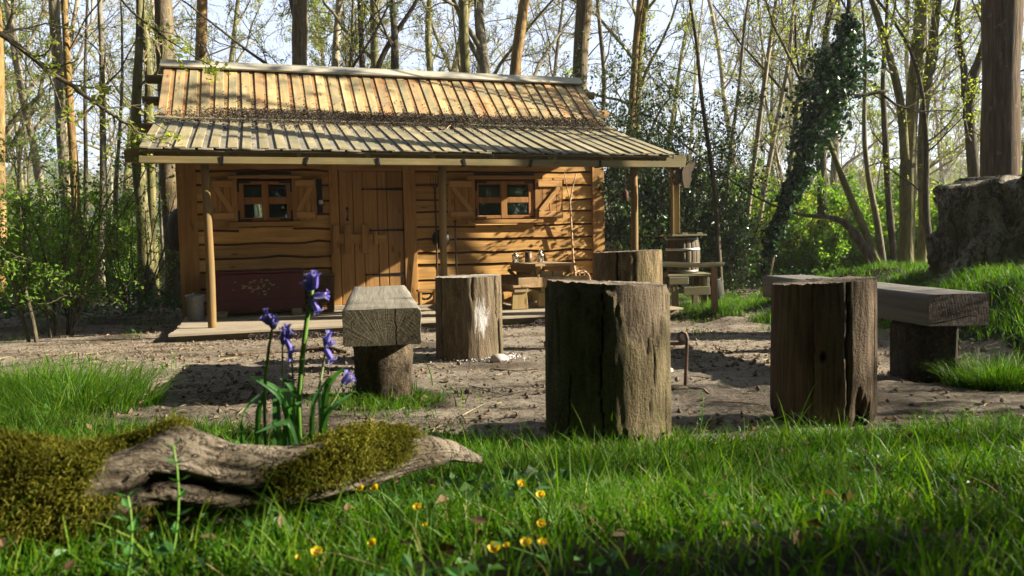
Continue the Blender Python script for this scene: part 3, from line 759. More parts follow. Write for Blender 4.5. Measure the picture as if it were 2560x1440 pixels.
def build_table():
    v1 = cab(1390, 655, .75)[1]
    PN, PF = .30, 1.56                                     # near and far end
    ua = cab(1338, 660, PN)[0]; ub = cab(1441, 658, PN)[0]; um = (ua + ub) / 2; Wd = ub - ua
    H = cab(1390, 659, PN)[1]
    t = pthing('picnic_table', 'chunky wooden picnic table with a plank bench fixed to each side', 'table', um, (PN + PF) / 2)
    L = PF - PN
    n = 4; e = np.linspace(-Wd / 2, Wd / 2, n + 1)
    for k in range(n): part('top_plank', M_TBL, t, lambda m: cbox(m, (0, 0, 0), (Wd / n - .005, L + RNG.uniform(-.03, .03), .034), .005), mw=TR((e[k] + e[k + 1]) / 2, 0, H - .017))
    for s in (-1, 1):
        part('side_rail', M_TBL, t, lambda m: cbox(m, (s * (Wd / 2 - .05), 0, H - .085), (.035, L - .12, .10), .004))
    for y in (-L / 2 + .10, L / 2 - .12):
        for s in (-1, 1): part('leg', M_TBLV, t, lambda m: cbox(m, (s * .085 - .03, y, (H - .10) / 2 + .03), (.16, .05, H - .16), .006))
        part('foot', M_TBLV, t, lambda m: cbox(m, (-.03, y - .004, .12), (.42, .075, .19), .008))
        part('foot_pad', M_STAND, t, lambda m: cbox(m, (-.03, y - .002, .018), (.36, .06, .036), .004))
        part('cross_beam', M_TBL, t, lambda m: cbox(m, (0, 0, 0), (1.02, .045, .14), .006), mw=TR(-.03, y - .052, H - .25))
        for s in (-1, 1):
            part('end_brace', M_TBLV, t, lambda m: cbox(m, (0, 0, 0), (.05, .04, .26), .004), mw=TR(s * .2 - .03, y + .02, H - .20) @ Matrix.Rotation(s * .75, 4, 'Y'))
    part('stretcher', M_TBL, t, lambda m: cbox(m, (-.03, 0, .26), (.045, L - .25, .12), .005))
    for s, uo in ((-1, None), (1, None)):
        x = s * (Wd / 2 + .185) - .02; h = .315
        for q in (-1, 1): part('seat_plank', M_TBL, t, lambda m: cbox(m, (x + q * .062, 0, h), (.118, L + .02, .032), .005))
        part('seat_rail', M_TBL, t, lambda m: cbox(m, (x, 0, h - .05), (.20, L - .02, .062), .005))
        for y in (-L / 2 + .09, L / 2 - .09): part('seat_leg', M_TBLV, t, lambda m: cbox(m, (x - .01, y - .03, (h - .08) / 2), (.235, .05, h - .085), .006, taper=(.86, 1)))
    return um, H
TU, THH = build_table()

def lantern(px, label):
    u, v = cab(px, 640, 1.05)
    l = pthing('lantern', label, 'lantern', u, 1.05, THH, 'tin lanterns on the picnic table')
    r = .046; k = 6
    part('base', M_TIN, l, lambda m: lathe(m, [(r * .9, 0), (r * 1.12, .004), (r * 1.12, .012), (r * .95, .02)], 6))
    part('glass', M_LGLASS, l, lambda m: lathe(m, [(r * .86, .02), (r * .86, .098)], 6))
    mb = MB()
    for a in range(6):
        t = a * math.pi / 3; x, y = r * .93 * math.cos(t), r * .93 * math.sin(t); tube(mb, [(x, y, .015), (x, y, .104)], .0045, 4)
    mb.build('frame', M_TIN, l)
    part('roof', M_TIN, l, lambda m: lathe(m, [(r * 1.14, .099), (r * 1.14, .107), (r * .95, .118), (r * .5, .133), (r * .42, .140), (r * .42, .147), (r * .62, .152), (r * .6, .160), (r * .25, .170), (.002, .173)], 12), True)
    t = np.linspace(0, math.pi, 9); part('handle', M_TIN, l, lambda m: tube(m, np.stack([.022 * np.cos(t), t * 0, .166 + .022 * np.sin(t)], -1), .002, 5))
    part('candle', M_WAX, l, lambda m: lathe(m, [(.018, .018), (.018, .055), (.002, .056)], 10))
M_LGLASS = NT('lantern_glass'); _g = M_LGLASS
M_LGLASS = _g.out(_g.n('MixShader', {0: .18, 1: _g.n('BsdfTransparent', {'Color': (.85, .88, .86, 1)}).outputs[0], 2: _g.n('BsdfGlossy', {'Roughness': .08}).outputs[0]}).outputs[0])
M_WAX = plain('candle_wax', (.6, .55, .45), .5)
lantern(1288, 'small hexagonal tin lantern next to the glass mug on the picnic table')
lantern(1351, 'small hexagonal tin lantern standing alone right of the brown candle holder')
def build_holder():
    u, v = cab(1321, 640, 1.05)
    c = pthing('candle_holder', 'brown pierced cylindrical candle holder between the two tin lanterns', 'candle holder', u, 1.05, THH)
    t = NT('pierced_tin'); vo = t.n('TexVoronoi', {'Vector': t.obj(), 'Scale': 130.0}).outputs['Distance']
    m_ = t.out(t.pr(t.mix(t.n('MapRange', {0: vo, 1: .28, 2: .36}).outputs[0], (.42, .30, .17), (.05, .03, .02)), .5, t.bump(vo, .6, .003), .4, .4))
    part('body', m_, c, lambda m: lathe(m, [(.048, 0), (.052, .004), (.052, .148), (.046, .15)], 28), True)
    part('rim', M_RUST, c, lambda m: lathe(m, [(.050, .146), (.055, .148), (.055, .156), (.046, .157), (.044, .13)], 28), True)
    u, v = cab(1303, 640, 1.05)
    g = pthing('glass_mug', 'clear glass mug tucked between the lantern and the brown candle holder', 'mug', u, 1.10, THH)
    part('body', M_LGLASS, g, lambda m: lathe(m, [(.026, .0), (.030, .003), (.032, .085), (.029, .085), (.026, .008)], 18), True)
    t = np.linspace(-1.3, 1.3, 9); part('handle', M_LGLASS, g, lambda m: tube(m, np.stack([.03 + .02 * np.cos(t), t * 0, .045 + .026 * np.sin(t)], -1), .004, 6), True)
build_holder()

def build_wall_things():
    pw = WALL - .06
    # pitchfork, tines up
    u, vt = cab(1083, 432, pw); _, vb = cab(1079, 719, pw - .12)
    f = pthing('pitchfork', 'long handled iron pitchfork leaning tines up right of the door', 'pitchfork', u - .01, pw - .12, vb)
    h = vt - vb
    part('shaft', M_DARK, f, lambda m: tube(m, np.array([(0, 0, 0), (.012, .02, h * .4), (.016, .07, h * .86)]), .014, 8), True)
    mb = MB()
    for k in (-1.5, -.5, .5, 1.5):
        z = np.linspace(0, 1, 8); tube(mb, np.stack([.016 + k * .036 * np.clip(z * 4, 0, 1) ** .5, .07 + .05 * z * (1 - z), h * .86 + z * .20], -1), .0065 * (1 - .5 * z), 5)
    mb.build('tines', M_IRON, f)
    # poker
    u, vt = cab(1137, 553, pw); _, vb = cab(1137, 720, pw)
    k = tag(part('iron_poker', M_IRON, None, lambda m: (tube(m, wp(u, pw - .02, 0) + np.array([(0, 0, max(vb, .02)), (0, 0, vt)]), .011, 8), cbox(m, wp(u, pw - .02, vt), (.05, .02, .02), .004))), 'straight black iron rod standing against the wall beside the middle porch post', 'poker')
    # round pan
    u, v = cab(1104, 597, pw)
    p = pthing('iron_pan', 'round black iron pan hanging on the wall behind the middle porch post', 'pan', u, pw + .02, v)
    A = Matrix.Rotation(math.pi / 2, 4, 'X')
    part('bowl', M_IRON, p, lambda m: lathe(m, [(.002, .06), (.10, .05), (.135, .0), (.14, -.005), (.132, .0), (.095, .042), (.002, .05)], 28, A), True)
    part('handle', M_IRON, p, lambda m: cbox(m, (0, -.02, .17), (.03, .012, .14), .004))
    # forked peeled stick
    pts = [(1439, 694, .10), (1432, 640, .11), (1430, 592, .08), (1427, 540, .05), (1425, 505, .03), (1431, 470, .03), (1441, 434, .02)]
    P = np.array([wp(cab(a, b, pw - c)[0], pw - c, cab(a, b, pw - c)[1]) for a, b, c in pts]); P[:, 2] += 0
    _, vb = cab(1439, 694, pw - .1)
    P = np.vstack([P[0] + np.array([.01, -.01, -max(vb, .05)]), P])
    s = thing('walking_stick', 'tall crooked peeled stick leaning on the wall right of the right window', 'stick', P[0])
    part('shaft', M_STICK, s, lambda m: tube(m, P - P[0], np.linspace(.020, .010, len(P)), 8), True)
    Q = np.array([P[5], at(1418, 470, P[5][1]), at(1411, 432, P[5][1])]); part('fork', M_STICK, s, lambda m: tube(m, Q - P[0], (.011, .009, .006), 6), True)
    # small spoked wheel
    u, v = cab(1452, 701, pw - .07)
    w = pthing('cart_wheel', 'small pale spoked cart wheel propped against the wall behind the table', 'wheel', u, pw - .07, v)
    t = np.linspace(0, 2 * math.pi, 33); R = .155
    part('rim', M_STICK, w, lambda m: tube(m, np.stack([R * np.cos(t), t * 0, R * np.sin(t)], -1), .016, 8, False), True)
    part('hub', M_STICK, w, lambda m: lathe(m, [(.01, -.03), (.032, -.025), (.036, 0), (.032, .025), (.01, .03)], 14, A), True)
    for q in range(8):
        a = q * math.pi / 4 + .2; part('spoke', M_STICK, w, lambda m: tube(m, [(.03 * math.cos(a), 0, .03 * math.sin(a)), (R * math.cos(a), 0, R * math.sin(a))], .008, 6))
    # a block under the wheel so that it stands on the deck
    hb = v - R - .016
    if hb > .03:
        tag(part('wood_crate', M_STAND, None, lambda m: cbox(m, (0, 0, hb / 2), (.34, .2, hb - .002), .006), mw=Matrix.Translation(Vector(wp(u, pw - .10, 0))) @ Matrix.Rotation(TH, 4, 'Z')), 'low wooden box on the deck carrying the small cart wheel', 'box')
    # wall lantern left of the door
    r = rect(792, 448, 806, 533, pw)
    l = pthing('wall_lamp', 'slim black iron lamp with a pale candle fixed left of the door', 'lamp', (r[0] + r[2]) / 2, pw + .005, r[1])
    H = r[3] - r[1]
    part('backplate', M_IRON, l, lambda m: cbox(m, (0, 0, H / 2), (.075, .012, H), .004))
    part('shelf', M_IRON, l, lambda m: cbox(m, (.01, -.05, H * .24), (.10, .10, .012), .003))
    part('candle', M_WAX, l, lambda m: lathe(m, [(.03, H * .25), (.03, H * .38), (.002, H * .385)], 14, TR(.01, -.05, 0)), True)
    # boot scraper with a hanging pot
    r = rect(1046, 724, 1090, 762, WALL - .35)
    b = pthing('boot_scraper', 'low wooden boot scraper with a curved iron blade beside the door', 'boot scraper', (r[0] + r[2]) / 2, WALL - .35)
    wd = r[2] - r[0]; H = r[3]
    for s in (-1, 1): part('side_post', M_TRIM, b, lambda m: cbox(m, (s * (wd / 2 - .02), 0, H / 2), (.03, .14, H), .004))
    part('top_rail', M_TRIMX, b, lambda m: cbox(m, (0, 0, H - .012), (wd + .03, .16, .024), .004))
    t = np.linspace(math.pi, 2 * math.pi, 14); part('blade', M_IRON, b, lambda m: tube(m, np.stack([.085 * np.cos(t) - .03, t * 0 - .04, H - .06 + .075 * np.sin(t)], -1), .018, 8), True)
    part('foot_board', M_DECK, b, lambda m: cbox(m, (0, 0, .02), (wd + .06, .2, .036), .004))
    # domed tub on the left end wall
    u, v = cab(452, 575, WALL + .45)
    d = pthing('domed_tub', 'dark domed wooden tub hung on the left end wall of the cabin', 'tub', U_L - .004, WALL + .45, v)
    M = Matrix.Rotation(-math.pi / 2, 4, 'Y')
    part('shell', M_DARKTUB, d, lambda m: lathe(m, [(.31, .0), (.315, .03), (.29, .10), (.22, .155), (.12, .185), (.002, .19)], 30, M), True)
    part('rim', M_IRON, d, lambda m: lathe(m, [(.306, .004), (.322, .006), (.322, .03), (.306, .032)], 30, M), True)
M_DARKTUB = wood('dark_tub_wood', (.035, .025, .02), (.09, .065, .05), 2, None, 0, .2, .4)
build_wall_things()

# ------------------------------------------------------------------ right of the cabin: gutter downpipe, barrel on a stand, rail
def build_rainwater():
    Y = at(1700, 412, 11.2)[1]
    # hollow downpipe with a carved horse head
    pu, pv = cab(1700, 500, -.30)
    base = at(1690, 588, 11.0); top = at(1700, 424, 11.0)
    d = thing('carved_downpipe', 'wooden boxed downpipe with a carved horse head standing over the barrel', 'downpipe', base, TH + .5)
    H = top[2] - base[2]
    for s in (-1, 1): part('pipe_board', M_POSTV, d, lambda m: cbox(m, (0, 0, 0), (.020, .125, H), .003), mw=Matrix.Rotation(s * .72, 4, 'Z') @ TR(0, 0, H / 2) @ TR(s * .055, 0, 0))
    part('back_board', M_POSTV, d, lambda m: cbox(m, (0, 0, 0), (.10, .018, H - .02), .003), mw=TR(0, .055, H / 2))
    head = [(-.03, -.20), (.03, -.20), (.055, -.10), (.062, .02), (.035, .08), (.045, .16), (.0, .10), (-.045, .16), (-.035, .08), (-.062, .02), (-.055, -.10)]
    part('horse_head', M_CARVED, d, lambda m: prism(m, [(x * 1.15, z * 1.0) for x, z in head], .06), mw=TR(-.02, -.17, H - .06) @ Matrix.Rotation(-.5, 4, 'Z'))
    mane = [(-.05, -.06), (-.01, -.17), (.05, -.19), (.10, -.10), (.075, -.01), (.15, .10), (.155, .19), (.06, .12), (-.03, .09)]
    part('mane', M_CARVED, d, lambda m: prism(m, [(x, z * .9) for x, z in mane], .06), mw=TR(.06, -.10, H - .05) @ Matrix.Rotation(-.5, 4, 'Z'))
    part('mane', M_CARVED, d, lambda m: prism(m, [(-x * .9, z * .8) for x, z in mane][::-1], .05), mw=TR(-.09, -.10, H - .07) @ Matrix.Rotation(-.5, 4, 'Z'))
    # barrel
    b0 = at(1707, 683, 11.15); b1 = at(1707, 592, 11.15); hb = b1[2] - b0[2]; r = 42.5 / F_PX * 11.15
    b = thing('water_barrel', 'brown oak water barrel with silver hoops on a wooden stand', 'barrel', b0, .3)
    prof = lambda z: r * (.84 + .16 * (1 - (2 * z / hb - 1) ** 2))
    n = 18
    zz = np.linspace(0, hb, 10)
    st = MB(); th = np.linspace(-math.pi / n * .975, math.pi / n * .975, 4)
    V = np.array([[((prof(z) - k) * math.cos(t), (prof(z) - k) * math.sin(t), z) for t in th] for k in (0, .025) for z in zz]).reshape(2, 10, 4, 3)
    idx = np.arange(80).reshape(2, 10, 4); Q = []
    for i in range(9):
        for j in range(3): Q += [[idx[0, i, j], idx[0, i, j + 1], idx[0, i + 1, j + 1], idx[0, i + 1, j]]]
        Q += [[idx[0, i, 3], idx[1, i, 3], idx[1, i + 1, 3], idx[0, i + 1, 3]], [idx[0, i, 0], idx[0, i + 1, 0], idx[1, i + 1, 0], idx[1, i, 0]]]
    Q += [[idx[0, 9, j], idx[0, 9, j + 1], idx[1, 9, j + 1], idx[1, 9, j]] for j in range(3)]
    st.add(V.reshape(-1, 3), Q); sm = st.mesh('stave', M_STAVE, True)
    for k in range(n): link('stave', sm, b, Matrix.Rotation(k * 2 * math.pi / n, 4, 'Z'))
    for z, w in ((.03, .04), (hb * .27, .03), (hb * .66, .035), (hb * .95, .035)):
        part('hoop', M_HOOP if z > hb * .5 and z < hb * .8 else M_HOOPD, b, lambda m: lathe(m, [(prof(z) - .01, z - w / 2), (prof(z - w / 2) + .004, z - w / 2), (prof(z + w / 2) + .004, z + w / 2), (prof(z) - .01, z + w / 2)], 40), True)
    l = thing('barrel_cover', 'loose plank cover lying on top of the water barrel', 'cover', b1 + np.array([0, 0, .006]), .15)
    for k, x in enumerate(np.linspace(-.19, .19, 4)): part('plank', M_STAND, l, lambda m: cbox(m, (0, 0, 0), (.50 + .03 * (k % 2), .115, .026), .004), mw=TR(0, x, .014))
    for x in (-.05, .16): part('batten', M_STAND, l, lambda m: cbox(m, (0, 0, 0), (.08, .40, .022), .004), mw=TR(x, -.02, .039))
    # stand
    g = gzs(b0[0], b0[1]); s = thing('barrel_stand', 'rough wooden stand with a box shelf under the water barrel', 'stand', (b0[0], b0[1], g), .10)
    H = b0[2] - g; wd = 112 / F_PX * 11.15
    for k in range(4): part('plank', M_STAND, s, lambda m: cbox(m, (0, 0, 0), (wd, .125, .03), .004, jit=.003), mw=TR(.02, -.20 + k * .132, H - .017))
    for sx, x in ((-1, -.18), (1, .24)):
        for y in (-.20, .20): part('leg', M_STANDV, s, lambda m: cbox(m, (0, 0, 0), (.075, .07, H - .034), .005, jit=.003), mw=TR(x, y, (H - .034) / 2))
    part('front_board', M_STAND, s, lambda m: cbox(m, (0, 0, 0), (.37, .03, .115), .004), mw=TR(.115, -.252, H - .235))
    part('rail_board', M_STAND, s, lambda m: cbox(m, (0, 0, 0), (.27, .03, .10), .004), mw=TR(-.145, -.27, H - .088))
    part('shelf', M_STAND, s, lambda m: cbox(m, (0, 0, 0), (.36, .36, .02), .003), mw=TR(.03, .0, H - .26))
    part('side_board', M_STAND, s, lambda m: cbox(m, (0, 0, 0), (.03, .42, .14), .004), mw=TR(.295, 0, H - .12))
    # rail
    a, c = at(1640, 659, 9.95), at(1811, 661, 10.05)
    g = at(1785, 771, 10.4); ph = at(1785, 665, g[1])
    r_ = thing('pole_rail', 'rustic pole rail on a split post in front of the barrel', 'rail', (g[0], g[1], gzs(g[0], g[1])))
    o = np.array(r_.location); Yr = g[1]
    a, c = at(1600, 662, Yr - .05), at(1810, 661, Yr + .02)
    part('pole', M_POSTX, r_, lambda m: tube(m, np.array([a + (c - a) * k + np.array([0, 0, .008 * math.sin(k * 7)]) for k in np.linspace(0, 1, 9)]) - o, np.array([.040, .042, .038, .04, .041, .037, .04, .039, .036]) * .82, 12), True)
    for P in (g, at(1606, 771, Yr)):
        h = ph[2] - o[2] + .0
        part('post', M_REDPOST, r_, lambda m: cbox(m, (0, 0, 0), (.078, .06, h), .010, jit=.006, taper=(.92, .9)), mw=TR(P[0] - o[0] , P[1] - o[1], h / 2 - .02) @ Matrix.Rotation(-.03, 4, 'Y'))
    # leaning grey bucket
    q = gnd(1783, 764); q = at(1783, 757, q[1] + .5)
    k = thing('grey_pail', 'dark grey metal pail tipped against the rail post', 'pail', (q[0], q[1], gzs(q[0], q[1])))
    part('body', M_PAIL, k, lambda m: lathe(m, [(.08, .0), (.10, .01), (.135, .30), (.145, .31), (.13, .31), (.09, .03), (.001, .02)], 24), True, TR(.06, 0, .03) @ Matrix.Rotation(-.28, 4, 'Y'))
    t = np.linspace(0, math.pi, 9); part('handle', M_IRON, k, lambda m: tube(m, np.stack([.14 * np.cos(t), -.10 * np.sin(t), .30 - .10 * np.sin(t)], -1), .005, 5), False, TR(.06, 0, .03) @ Matrix.Rotation(-.28, 4, 'Y'))
    # leaning plank end by the cabin corner
    a = cab(1516, 608, WALL + .4); c = cab(1552, 626, WALL + .4)
    tag(part('leaning_plank', M_RIDGE, None, lambda m: cbox(m, (0, 0, 0), (.95, .04, .14), .004), mw=Matrix.Translation(Vector(wp(a[0] + .30, WALL + .4, a[1] - .19))) @ Matrix.Rotation(TH, 4, 'Z') @ Matrix.Rotation(.46, 4, 'Y')), 'sloping pale plank resting against the far right corner of the cabin', 'plank')
    tag(part('grey_log', M_RIDGE, None, lambda m: cbox(m, (0, 0, 0), (.12, .12, 1.02), .02), mw=Matrix.Translation(Vector(wp(a[0] + .62, WALL + .4, .16)))), 'short grey stub post under the plank behind the cabin corner', 'post')
    # rusty hanging lantern under the porch eave
    u, v0 = cab(1563, 474, .55); _, v1 = cab(1563, 503, .55)
    h = pthing('hanging_lantern', 'small rusty brown lantern hanging from the porch roof left of the end post', 'lantern', u, .55, v1)
    hh = v0 - v1
    part('body', M_RUSTD, h, lambda m: lathe(m, [(.03, 0), (.045, .01), (.045, hh * .8), (.03, hh * .9), (.006, hh)], 14), True)
    part('hook', M_RUSTD, h, lambda m: tube(m, [(0, 0, hh), (.004, 0, hh + .12), (0, 0, 2.16 - v1)], .004, 5))
M_POSTV = wood('downpipe_larch', (.15, .105, .042), (.28, .205, .09), 2, (.12, .12, .06), .5, .2, .4)
M_PAIL = plain('dull_dark_zinc', (.055, .058, .058), .6, .4, .35, .3, 25, .2)
M_CARVED = wood('dark_carved_wood', (.04, .027, .014), (.095, .068, .036), 2, None, 0, .1, .4)
M_POSTX = wood('pale_pole', (.38, .30, .15), (.58, .48, .27), 0, (.3, .3, .16), .5, .1, .4)
M_REDPOST = wood('split_post', (.20, .10, .05), (.40, .22, .12), 2, None, 0, .1, .5)
M_STANDV = wood('stand_wood_upright', (.085, .062, .03), (.18, .14, .075), 2, (.10, .10, .05), .6, .2, .4)
M_STAVE = wood('barrel_oak', (.06, .043, .022), (.13, .098, .052), 2, (.07, .065, .04), .6, .35, .4)
M_HOOPD = plain('dull_hoop', (.20, .19, .17), .5, .6, .4)
M_RUSTD = plain('dark_rust', (.07, .03, .02), .8, .2, .3, .4, 60, .4)
build_rainwater()

# ------------------------------------------------------------------ the clearing: log seats, benches, fire irons
def stump(name, label, pos, r, h, rfun, mat, topmat, tilt=(0, 0), nz=64, na=176, attf=None, group=None, topnoise=.004, sink=.04):
    """log standing on end; angle 0 faces the camera (-y), positive to the right (+x)"""
    o = thing(name, label, 'log seat', pos, 0, group)
    z = np.linspace(-sink, h, nz); a = np.arange(na) * 2 * math.pi / na - math.pi
    Z, A = np.meshgrid(z, a, indexing='ij'); zf, af = Z.ravel(), A.ravel()
    rr, att = rfun(af, zf / h, zf)
    rr = rr * r
    top = h + tilt[0] * np.sin(af) * rr + tilt[1] * np.cos(af) * rr + (vn(np.stack([af * 4, af * 0, af * 0], -1), 1.5, 3) - .5) * topnoise * 1.2 + (vn(np.stack([af * 23, af * 0, af * 0], -1), 1.5, 4) - .5) * topnoise * 1.2
    zz = np.where(zf > h - .06, zf + (top - h) * (zf - (h - .06)) / .06, zf)
    V = np.stack([rr * np.sin(af), -rr * np.cos(af), zz], -1)
    i = np.arange(nz - 1)[:, None] * na; j = np.arange(na)[None]; j2 = (j + 1) % na
    mb = MB(); mb.add(V, np.stack([i + j, i + j2, i + na + j2, i + na + j], -1).reshape(-1, 4), bare=att)
    mb.build('log_body', mat, o, True)
    # sawn face
    edge = V[-na:]; c = np.array([0, 0, h]); f = np.linspace(1, .0, 12)[:-1]
    P = [c + (edge - c) * k for k in f]
    for k, q in zip(f, P): q[:, 2] += (vn(np.stack([q[:, 0], q[:, 1], q[:, 0] * 0], -1), 25, 5) - .5) * topnoise * 2 * (1 - k * .6) - (0 if k < 1 else 0)
    P.append(c[None]); VV = np.concatenate(P); n = len(f)
    i = np.arange(n - 1)[:, None] * na
    mb = MB(); mb.add(VV, np.stack([i + j, i + j2, i + na + j2, i + na + j], -1).reshape(-1, 4), np.stack([(n - 1) * na + j[0], (n - 1) * na + j2[0], np.full(na, n * na)], -1))
    mb.build('cut_face', topmat, o)
    return o
def adiff(a, b): return (a - b + math.pi) % (2 * math.pi) - math.pi
def P3(a, z, R=.24): return np.stack([np.sin(a) * R, -np.cos(a) * R, z], -1)

def stump_mat(name, barkc, barkl, woodd, woodl, green=(.10, .10, .03), gam=.5, stain=None):
    t = NT(name); v = t.obj((1, 1, .20)); n = t.noise(v, 26, 6, .72, .5); n2 = t.noise(t.obj((1, 1, .4)), 5, 4, .65); n3 = t.noise(t.obj((1, 1, 1)), 85, 4, .7)
    b = t.ramp(t.math('MULTIPLY_ADD', n3, .35, t.math('MULTIPLY', n, .7)), [(.36, tuple(x * .25 for x in barkc)), (.5, barkc), (.66, barkl)])
    b = t.mix(t.math('MULTIPLY', t.n('MapRange', {0: n2, 1: .42, 2: .62}).outputs[0], gam), b, t.mix(n3, tuple(x * .5 for x in green), green))
    wv = t.obj((1, 1, .06)); w1 = t.noise(wv, 60, 5, .65, .3)
    w_ = t.ramp(w1, [(.33, woodd), (.68, woodl)])
    w_ = t.mix(t.n('MapRange', {0: t.noise(t.obj((1, 1, .3)), 7, 4, .6), 1: .5, 2: .7, 3: 0.0, 4: .65}).outputs[0], w_, tuple(x * .45 for x in woodd))
    at_ = t.attr('bare')
    col = t.mix(t.n('MapRange', {0: at_, 1: .35, 2: .65}).outputs[0], b, w_)
    col = t.mix(t.n('MapRange', {0: at_, 1: -.2, 2: -.9, 3: 0.0, 4: 1.0}).outputs[0], col, (.006, .005, .004))
    if stain is not None:
        s = t.noise(t.obj((1, 1, .22)), 34, 6, .78, 1.1)
        col = t.mix(t.n('MapRange', {0: t.math('MULTIPLY_ADD', t.math('SUBTRACT', s, .5), 2.3, t.math('SUBTRACT', at_, 1.45)), 1: .24, 2: .66, 3: 0.0, 4: .68}).outputs[0], col, stain)
    h = t.math('MULTIPLY_ADD', n3, .5, n)
    return t.out(t.pr(col, .9, t.bump(h, 1.0, .018), .12))
def top_mat(name, d, l):
    t = NT(name); tc = t.obj((1, 1, .2)); r = t.n('VectorMath', {0: tc}, operation='LENGTH').outputs['Value']
    ring = t.math('SINE', t.math('MULTIPLY_ADD', r, 620.0, t.math('MULTIPLY', t.noise(tc, 6, 3), 22.0)))
    n = t.noise(tc, 40, 5, .7); f = t.math('MULTIPLY_ADD', ring, .10, n)
    return t.out(t.pr(t.ramp(f, [(.3, d), (.7, l)]), .9, t.bump(f, .7, .004), .1))
M_TOPD = top_mat('sawn_dark', (.07, .055, .04), (.24, .20, .155))
M_TOPL = top_mat('sawn_grey', (.16, .14, .11), (.36, .33, .27))

def ridges(a, z, sc=34, amp=.035, seed=1, zs=.12):
    n = fbm(P3(a, z * zs), sc, seed, 4); return (n - .5) * amp + (np.abs(fbm(P3(a, z * zs), sc * .5, seed + 9, 3) - .5)) * amp * .8
def crack(a, z, a0, z0, z1, w, d, seed=0):
    wob = (vn(np.stack([z * 0 + seed, z * 0, z], -1), 9, seed) - .5) * .045 + (vn(np.stack([z * 0 + seed, z * 0, z], -1), 40, seed + 3) - .5) * .035
    x = adiff(a, a0 + wob); env = sstep(z, z0 - .02, z0 + .04) * (1 - sstep(z, z1 - .04, z1 + .02))
    return d * env * np.exp(-(x / w) ** 2)

